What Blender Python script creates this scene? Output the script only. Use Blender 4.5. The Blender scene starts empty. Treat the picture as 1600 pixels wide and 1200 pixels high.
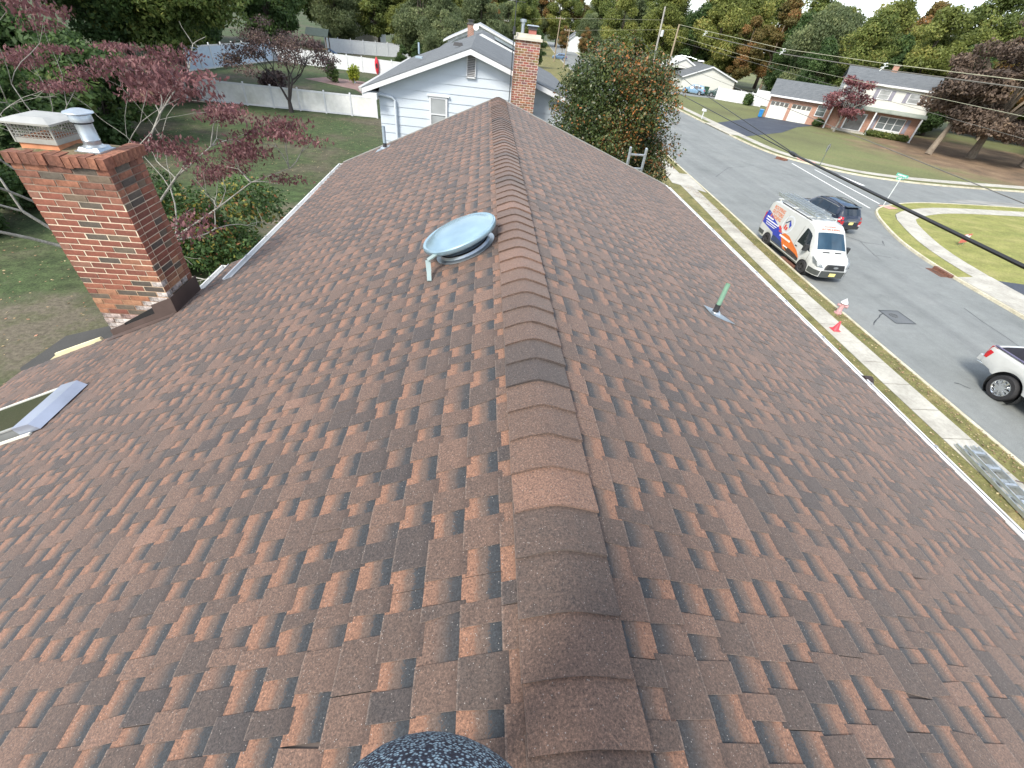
import bpy, math, random
import numpy as np
from mathutils import Vector, Matrix
rnd = random.Random(11)
scene = bpy.context.scene
col = scene.collection
R = math.radians

# ------------------------------------------------------------------ camera
cam_d = bpy.data.cameras.new('camera')
cam = bpy.data.objects.new('camera', cam_d)
col.objects.link(cam)
scene.camera = cam
cam_d.sensor_width = 36.0
cam_d.lens = 36.0 * 668.0 / 1600.0
cam_d.clip_start = 0.02
cam_d.clip_end = 3000
CX = Vector((0.9941257988, -0.0459687546, 0.0979835177))
CY = Vector((-0.0441275086, 0.6545036923, 0.7547699515))
CZ = Vector((-0.0988264094, -0.7546600495, 0.6486305193))
cm = Matrix((CX, CY, CZ)).transposed().to_4x4()
cm.translation = (0, 0, 9)
cam.matrix_world = cm

# ------------------------------------------------------------------ sky and sun
SUN_EL, SUN_DIR = R(44), Vector((-0.60, -0.68, 0))
world = bpy.data.worlds.new('World')
scene.world = world
world.use_nodes = True
wn, wl = world.node_tree.nodes, world.node_tree.links
wn.clear()
out = wn.new('ShaderNodeOutputWorld')
bg = wn.new('ShaderNodeBackground')
sky = wn.new('ShaderNodeTexSky')
sky.sky_type = 'NISHITA'
sky.sun_disc = False
sky.sun_elevation = SUN_EL
sky.sun_rotation = math.atan2(SUN_DIR.x, SUN_DIR.y)
sky.air_density = 1.0
sky.dust_density = 1.5
tc = wn.new('ShaderNodeTexCoord')
mp = wn.new('ShaderNodeMapping')
mp.inputs['Scale'].default_value = (1, 1, 2.6)
nz = wn.new('ShaderNodeTexNoise')
nz.inputs['Scale'].default_value = 2.2
nz.inputs['Detail'].default_value = 8
nz.inputs['Roughness'].default_value = 0.62
rp = wn.new('ShaderNodeValToRGB')
rp.color_ramp.elements[0].position = 0.40
rp.color_ramp.elements[1].position = 0.62
cl = wn.new('ShaderNodeMix')
cl.data_type = 'RGBA'
cl.inputs['B'].default_value = (8.6, 9.0, 9.6, 1)
wl.new(tc.outputs['Generated'], mp.inputs['Vector'])
wl.new(mp.outputs[0], nz.inputs['Vector'])
wl.new(nz.outputs[0], rp.inputs[0])
wl.new(rp.outputs[0], cl.inputs['Factor'])
wl.new(sky.outputs[0], cl.inputs['A'])
wl.new(cl.outputs['Result'], bg.inputs[0])
bg.inputs[1].default_value = 0.068
wl.new(bg.outputs[0], out.inputs[0])

sun_d = bpy.data.lights.new('sun', 'SUN')
sun = bpy.data.objects.new('sun', sun_d)
col.objects.link(sun)
sun_d.energy = 1.5
sun_d.angle = R(16)
sun_d.color = (1.0, 0.93, 0.82)
sv = SUN_DIR.normalized() * math.cos(SUN_EL) + Vector((0, 0, math.sin(SUN_EL)))
sun.rotation_euler = sv.to_track_quat('Z', 'Y').to_euler()

scene.view_settings.view_transform = 'Standard'
scene.view_settings.look = 'None'
scene.view_settings.exposure = 1.88
scene.view_settings.gamma = 1
scene.view_settings.use_curve_mapping = False
scene.render.engine = 'CYCLES'
scene.cycles.max_bounces = 5
scene.cycles.transparent_max_bounces = 4

# ------------------------------------------------------------------ materials
MATS = {}

def _new(name):
    m = bpy.data.materials.new(name)
    m.use_nodes = True
    nt = m.node_tree
    return m, nt.nodes, nt.links, nt.nodes['Principled BSDF']

def N(ns, t, **kw):
    n = ns.new(t)
    for k, v in kw.items():
        if k in n.inputs:
            n.inputs[k].default_value = v
        else:
            setattr(n, k, v)
    return n

def mixc(ns, ls, f, a, b, blend='MIX'):
    m = ns.new('ShaderNodeMix')
    m.data_type = 'RGBA'
    m.blend_type = blend
    for key, val in (('Factor', f), ('A', a), ('B', b)):
        s = m.inputs[key]
        if hasattr(val, 'is_linked'):
            ls.new(val, s)
        elif key == 'Factor':
            s.default_value = val
        else:
            s.default_value = (*val, 1) if len(val) == 3 else val
    return m.outputs['Result']

def ramp(ns, ls, fac, stops, interp='LINEAR'):
    r = ns.new('ShaderNodeValToRGB')
    r.color_ramp.interpolation = interp
    els = r.color_ramp.elements
    while len(els) < len(stops):
        els.new(0.5)
    for e, (p, c) in zip(els, stops):
        e.position = p
        e.color = (*c, 1) if len(c) == 3 else c
    ls.new(fac, r.inputs[0])
    return r.outputs[0]

def noise_out(ns, ls, scale, detail=4, rough=0.55, coord='Object', stretch=None):
    t = ns.new('ShaderNodeTexCoord')
    src = t.outputs[coord]
    if stretch:
        mpn = ns.new('ShaderNodeMapping')
        mpn.inputs['Scale'].default_value = stretch
        ls.new(src, mpn.inputs['Vector'])
        src = mpn.outputs[0]
    n = N(ns, 'ShaderNodeTexNoise', Scale=scale, Detail=detail, Roughness=rough)
    ls.new(src, n.inputs['Vector'])
    return n.outputs[0]

def add_bump(ns, ls, b, h, strength, dist=0.01):
    bp = N(ns, 'ShaderNodeBump', Strength=strength, Distance=dist)
    ls.new(h, bp.inputs['Height'])
    ls.new(bp.outputs[0], b.inputs['Normal'])

def mat(name, c, rough=0.6, metal=0.0, var=0.12, sc=3.0, bump=0.0, bsc=60, spec=0.5, tint=False, coat=0.0):
    if name in MATS:
        return MATS[name]
    m, ns, ls, b = _new(name)
    n1 = noise_out(ns, ls, sc, 5)
    lo = tuple(max(0, x * (1 - var * 1.6)) for x in c)
    hi = tuple(min(1, x * (1 + var * 1.6)) for x in c)
    o = ramp(ns, ls, n1, [(0.25, lo), (0.75, hi)])
    if tint:
        at = N(ns, 'ShaderNodeAttribute', attribute_name='tint')
        o = mixc(ns, ls, 1.0, o, at.outputs['Color'], 'MULTIPLY')
    ls.new(o, b.inputs['Base Color'])
    b.inputs['Roughness'].default_value = rough
    b.inputs['Metallic'].default_value = metal
    b.inputs['Specular IOR Level'].default_value = spec
    b.inputs['Coat Weight'].default_value = coat
    b.inputs['Coat Roughness'].default_value = 0.08
    if bump:
        add_bump(ns, ls, b, noise_out(ns, ls, bsc, 4), bump)
    MATS[name] = m
    return m

def noise_mat(name, stops, scale, fine=None, rough=0.9, bump=0.0, bsc=40, detail=6, stretch=None, bdist=0.02):
    """ground-like material: colour ramp over broad noise, broken up by a finer one"""
    m, ns, ls, b = _new(name)
    o = ramp(ns, ls, noise_out(ns, ls, scale, detail, 0.6, stretch=stretch), stops)
    for fs, amt in (fine or []):
        f = noise_out(ns, ls, fs, 3, 0.6)
        g = ramp(ns, ls, f, [(0.3, (1 - amt,) * 3), (0.7, (1 + amt,) * 3)])
        o = mixc(ns, ls, 1.0, o, g, 'MULTIPLY')
    ls.new(o, b.inputs['Base Color'])
    b.inputs['Roughness'].default_value = rough
    b.inputs['Specular IOR Level'].default_value = 0.3
    if bump:
        add_bump(ns, ls, b, noise_out(ns, ls, bsc, 4), bump, bdist)
    MATS[name] = m
    return m

def glass_mat(name, c=(0.02, 0.025, 0.03), rough=0.04):
    m, ns, ls, b = _new(name)
    o = ramp(ns, ls, noise_out(ns, ls, 0.9, 2), [(0.3, tuple(x * 0.7 for x in c)), (0.7, tuple(x * 1.3 for x in c))])
    ls.new(o, b.inputs['Base Color'])
    b.inputs['Roughness'].default_value = rough
    b.inputs['Specular IOR Level'].default_value = 0.8
    b.inputs['Coat Weight'].default_value = 0.4
    b.inputs['Coat Roughness'].default_value = 0.02
    MATS[name] = m
    return m

def leaf_mat(name, stops, trans=0.48, rough=0.6):
    m, ns, ls, b = _new(name)
    at = N(ns, 'ShaderNodeAttribute', attribute_name='tint')
    sp = ns.new('ShaderNodeSeparateColor')
    ls.new(at.outputs['Color'], sp.inputs[0])
    o = ramp(ns, ls, sp.outputs[0], stops)
    v = ramp(ns, ls, sp.outputs[1], [(0, (0.80,) * 3), (1, (1.55,) * 3)])
    o = mixc(ns, ls, 1.0, o, v, 'MULTIPLY')
    ls.new(o, b.inputs['Base Color'])
    b.inputs['Roughness'].default_value = rough
    b.inputs['Specular IOR Level'].default_value = 0.35
    tr = ns.new('ShaderNodeBsdfTranslucent')
    ls.new(o, tr.inputs[0])
    mx = N(ns, 'ShaderNodeMixShader')
    mx.inputs[0].default_value = trans
    ls.new(b.outputs[0], mx.inputs[1])
    ls.new(tr.outputs[0], mx.inputs[2])
    ls.new(mx.outputs[0], ns['Material Output'].inputs[0])
    MATS[name] = m
    return m

# ------------------------------------------------------------------ mesh helpers
def wm(o):
    m = Matrix.LocRotScale(o.location, o.rotation_euler, o.scale)
    if o.parent:
        return wm(o.parent) @ o.matrix_parent_inverse @ m
    return m

class MB:
    def __init__(self):
        self.v, self.f, self.mi, self.c, self.uv = [], [], [], [], []
        self.has_c = False
        self.has_uv = False

    def add(self, vs, fs, mi=0, c=None, uv=None):
        o = len(self.v)
        self.v.extend(tuple(p) for p in vs)
        for k, f in enumerate(fs):
            self.f.append(tuple(i + o for i in f))
            self.mi.append(mi)
            self.c.append(c)
            self.uv.append(uv[k] if uv else None)
        if c is not None:
            self.has_c = True
        if uv:
            self.has_uv = True
        return self

    def box(self, c, s, rz=0.0, mi=0, M=None, col=None, taper=1.0):
        x, y, z = s[0] / 2, s[1] / 2, s[2] / 2
        t = taper
        vs = [(-x, -y, -z), (x, -y, -z), (x, y, -z), (-x, y, -z), (-x * t, -y * t, z), (x * t, -y * t, z), (x * t, y * t, z), (-x * t, y * t, z)]
        m = M if M is not None else Matrix.Rotation(rz, 3, 'Z')
        vs = [m @ Vector(p) + Vector(c) for p in vs]
        return self.add(vs, [(3, 2, 1, 0), (4, 5, 6, 7), (0, 1, 5, 4), (1, 2, 6, 5), (2, 3, 7, 6), (3, 0, 4, 7)], mi, col)

    def bar(self, a, b, w, h=None, mi=0, col=None, up=(0, 0, 1)):
        a, b = Vector(a), Vector(b)
        d = b - a
        L = d.length
        if L < 1e-6:
            return self
        d.normalize()
        u = Vector(up)
        s = d.cross(u)
        if s.length < 1e-4:
            s = d.cross(Vector((1, 0, 0)))
        s.normalize()
        u = s.cross(d)
        m = Matrix((s, d, u)).transposed()
        return self.box((a + b) / 2, (w, L, h or w), M=m, mi=mi, col=col)

    def tube(self, pts, r, n=8, mi=0, cap=True, col=None):
        pts = [Vector(p) for p in pts]
        rs = r if isinstance(r, (list, tuple)) else [r] * len(pts)
        vs, fs = [], []
        prev = None
        for i, p in enumerate(pts):
            d = (pts[min(i + 1, len(pts) - 1)] - pts[max(i - 1, 0)]).normalized()
            if prev is None:
                s = d.cross(Vector((0, 0, 1)))
                if s.length < 1e-3:
                    s = d.cross(Vector((1, 0, 0)))
            else:
                s = prev - d * prev.dot(d)
            s.normalize()
            prev = s
            t = d.cross(s)
            for k in range(n):
                a = 2 * math.pi * k / n
                vs.append(p + (s * math.cos(a) + t * math.sin(a)) * rs[i])
        for i in range(len(pts) - 1):
            for k in range(n):
                fs.append((i * n + k, i * n + (k + 1) % n, (i + 1) * n + (k + 1) % n, (i + 1) * n + k))
        if cap:
            fs.append(tuple(range(n - 1, -1, -1)))
            fs.append(tuple(range((len(pts) - 1) * n, len(pts) * n)))
        return self.add(vs, fs, mi, col)

    def lathe(self, prof, n=24, M=None, mi=0, close=False, col=None):
        """prof: (radius, height) pairs turned round local Z"""
        vs, fs = [], []
        m = M or Matrix.Identity(4)
        for r, z in prof:
            for k in range(n):
                a = 2 * math.pi * k / n
                vs.append(m @ Vector((r * math.cos(a), r * math.sin(a), z)))
        for i in range(len(prof) - 1):
            for k in range(n):
                fs.append((i * n + k, i * n + (k + 1) % n, (i + 1) * n + (k + 1) % n, (i + 1) * n + k))
        if prof[0][0] > 1e-5 and close:
            fs.append(tuple(range(n - 1, -1, -1)))
        if prof[-1][0] > 1e-5 and close:
            fs.append(tuple(range((len(prof) - 1) * n, len(prof) * n)))
        return self.add(vs, fs, mi, col)

    def prism(self, pts, z0, z1, mi=0, col=None):
        n = len(pts)
        vs = [(p[0], p[1], z0) for p in pts] + [(p[0], p[1], z1) for p in pts]
        fs = [tuple(range(n - 1, -1, -1)), tuple(range(n, 2 * n))]
        fs += [(i, (i + 1) % n, n + (i + 1) % n, n + i) for i in range(n)]
        return self.add(vs, fs, mi, col)

    def extr(self, a, b, mi=0, col=None):
        """skin between two matching loops of 3D points, capped"""
        n = len(a)
        fs = [tuple(range(n - 1, -1, -1)), tuple(range(n, 2 * n))]
        fs += [(i, (i + 1) % n, n + (i + 1) % n, n + i) for i in range(n)]
        return self.add(list(a) + list(b), fs, mi, col)

    def quad(self, a, b, c, d, mi=0, col=None):
        return self.add([a, b, c, d], [(0, 1, 2, 3)], mi, col)

    def build(self, name, mats, parent=None, world=True, smooth=None, kind=None, link=True):
        me = bpy.data.meshes.new(name)
        me.from_pydata(self.v, [], self.f)
        if not isinstance(mats, (list, tuple)):
            mats = [mats]
        for m in mats:
            me.materials.append(m)
        if len(mats) > 1:
            me.polygons.foreach_set('material_index', self.mi)
        if self.has_c:
            at = me.color_attributes.new('tint', 'FLOAT_COLOR', 'CORNER')
            buf = []
            for f, c in zip(self.f, self.c):
                cc = (1, 1, 1, 1) if c is None else (c[0], c[1], c[2], 1)
                buf.extend(cc * len(f))
            at.data.foreach_set('color', buf)
        if self.has_uv:
            uvl = me.uv_layers.new(name='UVMap')
            buf = []
            for f, u in zip(self.f, self.uv):
                for k in range(len(f)):
                    buf.extend(u[k] if u else (0, 0))
            uvl.data.foreach_set('uv', buf)
        if smooth is not None:
            me.shade_smooth()
            me.set_sharp_from_angle(angle=R(smooth))
        me.update()
        o = bpy.data.objects.new(name, me)
        if link:
            col.objects.link(o)
        if parent is not None:
            o.parent = parent
            if world:
                o.matrix_parent_inverse = wm(parent).inverted()
        if kind:
            o['kind'] = kind
        return o

def tag(o, label=None, cat=None, group=None, kind=None):
    if label:
        o['label'] = label
    if cat:
        o['category'] = cat
    if group:
        o['group'] = group
    if kind:
        o['kind'] = kind
    return o

def thing(name, label, cat, loc=(0, 0, 0), rz=0.0, group=None):
    o = bpy.data.objects.new(name, None)
    o.empty_display_size = 0.3
    col.objects.link(o)
    o.location = loc
    o.rotation_euler = (0, 0, rz)
    return tag(o, label, cat, group)

def copy_tree(o, parent=None):
    c = o.copy()
    col.objects.link(c)
    if parent is not None:
        c.parent = parent
    for ch in list(o.children):
        copy_tree(ch, c)
    return c

def offset_path(pts, d):
    """offset a 2D polyline to its right by d"""
    res = []
    n = len(pts)
    for i in range(n):
        a = Vector(pts[max(i - 1, 0)][:2])
        b = Vector(pts[min(i + 1, n - 1)][:2])
        t = (b - a).normalized()
        res.append((pts[i][0] + t.y * d, pts[i][1] - t.x * d))
    return res

def smooth_path(pts, k=2):
    for _ in range(k):
        o = [pts[0]]
        for a, b in zip(pts[:-1], pts[1:]):
            o.append((a[0] * .75 + b[0] * .25, a[1] * .75 + b[1] * .25))
            o.append((a[0] * .25 + b[0] * .75, a[1] * .25 + b[1] * .75))
        o.append(pts[-1])
        pts = o
    return pts

def sheet(name, pts, z, m, kind='structure', parent=None):
    b = MB()
    b.add([(p[0], p[1], z) for p in pts], [tuple(range(len(pts)))])
    o = b.build(name, m, parent)
    if kind:
        o['kind'] = kind
    return o
# ================================================================== ground
grass_back = noise_mat('grass_back', [(0.28, (0.085, 0.076, 0.056)), (0.40, (0.072, 0.068, 0.042)), (0.48, (0.048, 0.064, 0.026)), (0.62, (0.040, 0.066, 0.022)), (0.74, (0.060, 0.066, 0.032)), (0.82, (0.11, 0.098, 0.068))], 0.15, [(2.3, 0.35), (14, 0.4)], bump=0.6, bsc=18)
grass_front = noise_mat('grass_front', [(0.25, (0.075, 0.085, 0.030)), (0.5, (0.110, 0.125, 0.042)), (0.65, (0.15, 0.155, 0.060)), (0.8, (0.19, 0.17, 0.085))], 0.6, [(3.0, 0.22), (13, 0.3)], bump=0.5, bsc=22)
grass_far = noise_mat('grass_far', [(0.25, (0.085, 0.085, 0.035)), (0.45, (0.11, 0.115, 0.042)), (0.6, (0.13, 0.14, 0.05)), (0.8, (0.15, 0.12, 0.06))], 0.10, [(1.2, 0.15), (7, 0.22)], bump=0.4, bsc=12)
grass_yellowish = noise_mat('grass_yellowish', [(0.25, (0.14, 0.16, 0.045)), (0.5, (0.20, 0.205, 0.062)), (0.75, (0.27, 0.25, 0.10))], 0.35, [(1.6, 0.16), (9, 0.25)], bump=0.4, bsc=16, stretch=(1, 2.2, 1))  # lighter yellow-green grass of the corner lawn
verge_mat = noise_mat('verge_grass', [(0.25, (0.085, 0.085, 0.032)), (0.5, (0.14, 0.135, 0.05)), (0.7, (0.20, 0.165, 0.075)), (0.85, (0.12, 0.08, 0.045))], 1.1, [(5.0, 0.25), (18, 0.3)], bump=0.5, bsc=25)
asphalt = noise_mat('asphalt', [(0.25, (0.135, 0.147, 0.145)), (0.42, (0.168, 0.181, 0.179)), (0.55, (0.178, 0.191, 0.189)), (0.75, (0.208, 0.218, 0.212))], 0.20, [(0.9, 0.07), (4, 0.06), (30, 0.14), (90, 0.16)], rough=0.86, bump=0.25, bsc=120, bdist=0.006)
def lane_wear(m):
    ns, ls = m.node_tree.nodes, m.node_tree.links
    b = ns['Principled BSDF']
    prev = b.inputs['Base Color'].links[0].from_socket
    w1 = ramp(ns, ls, noise_out(ns, ls, 1.0, 4, 0.6, stretch=(0.9, 0.035, 1)), [(0.3, (0.86, 0.86, 0.87)), (0.5, (1.0,) * 3), (0.7, (1.08, 1.08, 1.07))])
    o = mixc(ns, ls, 1.0, prev, w1, 'MULTIPLY')
    st = ramp(ns, ls, noise_out(ns, ls, 0.55, 5, 0.7), [(0.62, (1,) * 3), (0.72, (0.80, 0.80, 0.81))])
    o = mixc(ns, ls, 1.0, o, st, 'MULTIPLY')
    ls.new(o, b.inputs['Base Color'])
lane_wear(asphalt)
asphalt_dark = noise_mat('asphalt_dark', [(0.3, (0.036, 0.044, 0.062)), (0.7, (0.058, 0.068, 0.088))], 0.5, [(6, 0.12), (60, 0.15)], rough=0.8, bump=0.2, bsc=100, bdist=0.005)
concrete = noise_mat('concrete', [(0.25, (0.26, 0.25, 0.22)), (0.5, (0.36, 0.35, 0.31)), (0.75, (0.45, 0.44, 0.39))], 0.9, [(7, 0.12), (50, 0.1)], rough=0.9, bump=0.2, bsc=80, bdist=0.004)
kerb_mat = noise_mat('kerb_concrete', [(0.3, (0.36, 0.33, 0.24)), (0.7, (0.56, 0.53, 0.41))], 1.5, [(9, 0.15)], rough=0.9)
pink_conc = noise_mat('ramp_concrete', [(0.3, (0.42, 0.22, 0.19)), (0.7, (0.55, 0.33, 0.28))], 2.0, [(20, 0.1)])
paint_white = noise_mat('road_paint', [(0.3, (0.55, 0.56, 0.55)), (0.7, (0.78, 0.79, 0.78))], 3.0, [(25, 0.2)], rough=0.7)

def bare_patch(m, cx, cy, rx, ry, stops, lo, hi):
    ns, ls = m.node_tree.nodes, m.node_tree.links
    b = ns['Principled BSDF']
    prev = b.inputs['Base Color'].links[0].from_socket
    t = ns.new('ShaderNodeTexCoord')
    g = N(ns, 'ShaderNodeMapping')
    g.inputs['Location'].default_value = (-cx / rx, -cy / ry, 0)
    g.inputs['Scale'].default_value = (1 / rx, 1 / ry, 0)
    ls.new(t.outputs['Object'], g.inputs['Vector'])
    l_ = N(ns, 'ShaderNodeVectorMath', operation='LENGTH')
    ls.new(g.outputs[0], l_.inputs[0])
    a = N(ns, 'ShaderNodeMath', operation='ADD')
    ls.new(l_.outputs['Value'], a.inputs[0])
    ls.new(noise_out(ns, ls, 0.45, 6, 0.65), a.inputs[1])
    f = ramp(ns, ls, a.outputs[0], [(lo, (1, 1, 1)), (hi, (0, 0, 0))])
    soil = ramp(ns, ls, noise_out(ns, ls, 1.1, 6, 0.65), stops)
    gg_ = ramp(ns, ls, noise_out(ns, ls, 9, 4), [(0.3, (0.7,) * 3), (0.7, (1.3,) * 3)])
    ls.new(mixc(ns, ls, f, prev, mixc(ns, ls, 1.0, soil, gg_, 'MULTIPLY')), b.inputs['Base Color'])
soil_stops = [(0.25, (0.070, 0.064, 0.042)), (0.45, (0.115, 0.10, 0.074)), (0.6, (0.080, 0.080, 0.045)), (0.8, (0.165, 0.148, 0.115))]
bare_patch(grass_back, -13.5, 11.5, 9, 7, soil_stops, 0.75, 1.0)
bare_patch(grass_back, -8.0, 22.0, 6, 9, soil_stops, 0.72, 0.98)
bare_patch(grass_back, -20, 44.0, 13, 5, soil_stops, 0.70, 0.98)
base = sheet('ground', [(-900, -300), (900, -300), (900, 1500), (-900, 1500)], -0.06, grass_back)

L0 = [(17.35, -40), (17.2, 0), (17.15, 12), (17.3, 22), (17.9, 31), (18.3, 40), (19.4, 60), (21, 100), (23.3, 155), (28, 223), (36, 320)]
L = smooth_path(L0, 2)
RS0 = [(27.6, -40), (27.6, 5), (27.6, 17), (27.7, 22.5), (28.4, 26.5), (29.5, 29.4), (31.2, 33.0), (32.6, 34.6), (34.4, 35.7), (37.4, 37.1), (41, 38.0), (51.4, 39.2), (120, 46)]
RS = smooth_path(RS0, 2)
RN0 = [(120, 53.5), (58.7, 46.0), (46.4, 45.0), (41.5, 45.6), (38.7, 46.5), (36.6, 48.3), (35.0, 50.2), (33.4, 52.4), (32.6, 57), (32.5, 64), (32.3, 80), (33.2, 148), (38, 223), (47, 320)]
RN = smooth_path(RN0, 2)
sheet('road', L[:1] + RS + RN + L[::-1][:-1], 0.0, asphalt)
near_ground = sheet('back_lawn', [(-300, -40)] + [(-9, -40), (-7.5, 0), (-2.0, 12), (3, 24), (3, 340), (-300, 340)], 0.10, grass_back)
sheet('front_lawn', [(-9, -40)] + offset_path(L, -0.15) + [(3, 340), (3, 24), (-2.0, 12), (-7.5, 0)], 0.10, verge_mat)
sheet('corner_lawn', offset_path(RS, 0.15) + [(120, -40)], 0.10, grass_yellowish)

# the lawn of the brick house, brown with fallen leaves under the big trees
m, ns, ls, b = _new('lawn_with_leaf_litter')
tcn = ns.new('ShaderNodeTexCoord')
o1 = ramp(ns, ls, noise_out(ns, ls, 0.10, 6), [(0.25, (0.082, 0.082, 0.034)), (0.45, (0.105, 0.115, 0.042)), (0.6, (0.125, 0.14, 0.05)), (0.8, (0.15, 0.125, 0.06))])
o2 = ramp(ns, ls, noise_out(ns, ls, 0.35, 6), [(0.3, (0.085, 0.058, 0.034)), (0.55, (0.16, 0.105, 0.062)), (0.75, (0.23, 0.17, 0.10))])
gr = N(ns, 'ShaderNodeMapping', vector_type='POINT')
gr.inputs['Location'].default_value = (-2.55, -1.95, 0)
gr.inputs['Scale'].default_value = (1 / 29, 1 / 31, 0)
ls.new(tcn.outputs['Object'], gr.inputs['Vector'])
ln = N(ns, 'ShaderNodeVectorMath', operation='LENGTH')
ls.new(gr.outputs[0], ln.inputs[0])
ad = N(ns, 'ShaderNodeMath', operation='ADD')
ls.new(ln.outputs['Value'], ad.inputs[0])
ls.new(noise_out(ns, ls, 0.16, 5), ad.inputs[1])
fm = ramp(ns, ls, ad.outputs[0], [(0.0, (1, 1, 1)), (0.92, (1, 1, 1)), (1.0, (0, 0, 0))])
mk = N(ns, 'ShaderNodeMath', operation='MULTIPLY')
mk.inputs[1].default_value = 0.72
ls.new(ad.outputs[0], mk.inputs[0])
fm = ramp(ns, ls, mk.outputs[0], [(0.72, (1, 1, 1)), (0.98, (0, 0, 0))])
o = mixc(ns, ls, fm, o1, o2)
g2 = ramp(ns, ls, noise_out(ns, ls, 6, 3), [(0.3, (0.8,) * 3), (0.7, (1.2,) * 3)])
ls.new(mixc(ns, ls, 1.0, o, g2, 'MULTIPLY'), b.inputs['Base Color'])
b.inputs['Roughness'].default_value = 0.95
add_bump(ns, ls, b, noise_out(ns, ls, 10, 4), 0.4, 0.03)
lawn_litter = m
sheet('house_lawn', offset_path(RN, 0.15) + [(500, 340), (500, 60)], 0.10, lawn_litter)

def kerb(name, path):
    bld = MB()
    ia, ib = path, offset_path(path, 0.16)
    prof = [(p, q) for p, q in zip(ia, ib)]
    vs, fs = [], []
    for (p, q) in prof:
        vs += [(p[0], p[1], -0.02), (p[0] + (q[0] - p[0]) * 0.12, p[1] + (q[1] - p[1]) * 0.12, 0.125), (q[0], q[1], 0.13), (q[0], q[1], -0.02)]
    for i in range(len(prof) - 1):
        for k in range(3):
            a = i * 4 + k
            fs.append((a, a + 1, a + 5, a + 4))
    bld.add(vs, fs)
    return tag(bld.build(name, kerb_mat), kind='structure')

kerb('kerb', [(p[0], p[1]) for p in L[::-1]])
kerb('kerb', RS)
kerb('kerb', RN)

def slabs(name, path, width, step, m, zt=0.118, gap=0.014):
    """a pavement of separate slabs along a centre line"""
    root = MB()
    lw, rw = offset_path(path, -width / 2 - 0.01), offset_path(path, width / 2 + 0.01)
    vs, fs = [], []
    for p, q in zip(lw, rw):
        vs += [(p[0], p[1], 0.103), (q[0], q[1], 0.103)]
    for i in range(len(path) - 1):
        fs.append((2 * i, 2 * i + 1, 2 * i + 3, 2 * i + 2))
    root.add(vs, fs)
    base_o = tag(root.build(name, mat('slab_joint', (0.09, 0.085, 0.07), 0.95)), kind='structure')
    # walk the path
    acc = [0.0]
    for a, c in zip(path[:-1], path[1:]):
        acc.append(acc[-1] + math.dist(a, c))
    def at(s):
        for i in range(len(path) - 1):
            if acc[i + 1] >= s:
                t = (s - acc[i]) / max(1e-6, acc[i + 1] - acc[i])
                p = Vector(path[i]).lerp(Vector(path[i + 1]), t)
                d = (Vector(path[i + 1]) - Vector(path[i])).normalized()
                return p, d
        return Vector(path[-1]), Vector((1, 0))
    s = 0.0
    while s + step < acc[-1]:
        (p, d), (q, e) = at(s + gap), at(s + step - gap)
        n1, n2 = Vector((d.y, -d.x)) * width / 2, Vector((e.y, -e.x)) * width / 2
        dz = rnd.uniform(-0.004, 0.004)
        bb = MB()
        pts = [p - n1, p + n1, q + n2, q - n2]
        bb.prism(pts, 0.09, zt + dz)
        bb.build('slab', m, base_o)
        s += step
    return base_o

near_walk = smooth_path([(p[0] - 1.42 + (0.0), p[1]) for p in [(17.2, 0.5), (17.15, 12), (17.3, 22), (17.9, 31), (18.3, 40), (18.9, 50)]], 2)
slabs('pavement', near_walk, 1.06, 1.35, concrete)
rs_in = offset_path(RS, 2.05)
slabs('pavement', [p for p in rs_in if p[0] < 62 and p[1] > 8], 1.35, 1.6, concrete)
rn_in = offset_path(RN, 1.75)
slabs('pavement', [p for p in rn_in if p[0] < 75 and p[1] < 110], 1.2, 1.9, concrete)
sheet('driveway_apron', [(17.75, 34.2), (18.2, 39.4), (16.0, 39.6), (15.6, 36.2), (17.0, 35.0)], 0.124, concrete)
sheet('driveway_apron', [(32.45, 62.6), (32.3, 70.5), (34.6, 71.4), (34.5, 62.0)], 0.124, concrete)
sheet('driveway_apron', [(27.8, 16.4), (27.9, 21.6), (30.5, 22.0), (30.1, 17.6)], 0.124, concrete)
sheet('driveway', [(34.2, 62.0), (34.6, 71.6), (48.7, 84.75), (55.9, 80.6), (50.2, 76.3), (43.5, 69.0)], 0.114, asphalt_dark)
sheet('driveway', [(30.3, 21.55), (32.2, 21.25), (40, 20.2), (40, 13.8), (29.2, 17.5)], 0.114, asphalt_dark)
sheet('driveway', [(33.5, 104.5), (44, 112.5), (62, 112), (58, 104.9), (48, 105.6), (40, 105)], 0.114, asphalt)
sheet('driveway_litter', [(43.3, 39.2), (45.8, 40.4), (62, 41.6), (62, 40.4), (51.4, 39.35)], 0.004, noise_mat('pale_gravel', [(0.3, (0.13, 0.135, 0.13)), (0.7, (0.33, 0.33, 0.31))], 0.9, stretch=(0.3, 1.8, 1)))
sheet('kerb_ramp', [(35.3, 51.0), (35.9, 52.2), (36.9, 50.0), (36.0, 48.9)], 0.122, pink_conc)
sheet('kerb_ramp', [(33.2, 35.25), (33.6, 34.4), (34.7, 34.8), (34.3, 35.55)], 0.122, pink_conc)
sheet('patio', [(-11.7, 12.4), (-12.6, 11.7), (-12.7, 10.1), (-11.9, 9.2), (-5.4, 8.6), (-4.4, 12.4)], 0.106, noise_mat('patio_asphalt', [(0.3, (0.050, 0.050, 0.048)), (0.7, (0.075, 0.075, 0.072))], 0.8, [(30, 0.1)]))

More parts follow.
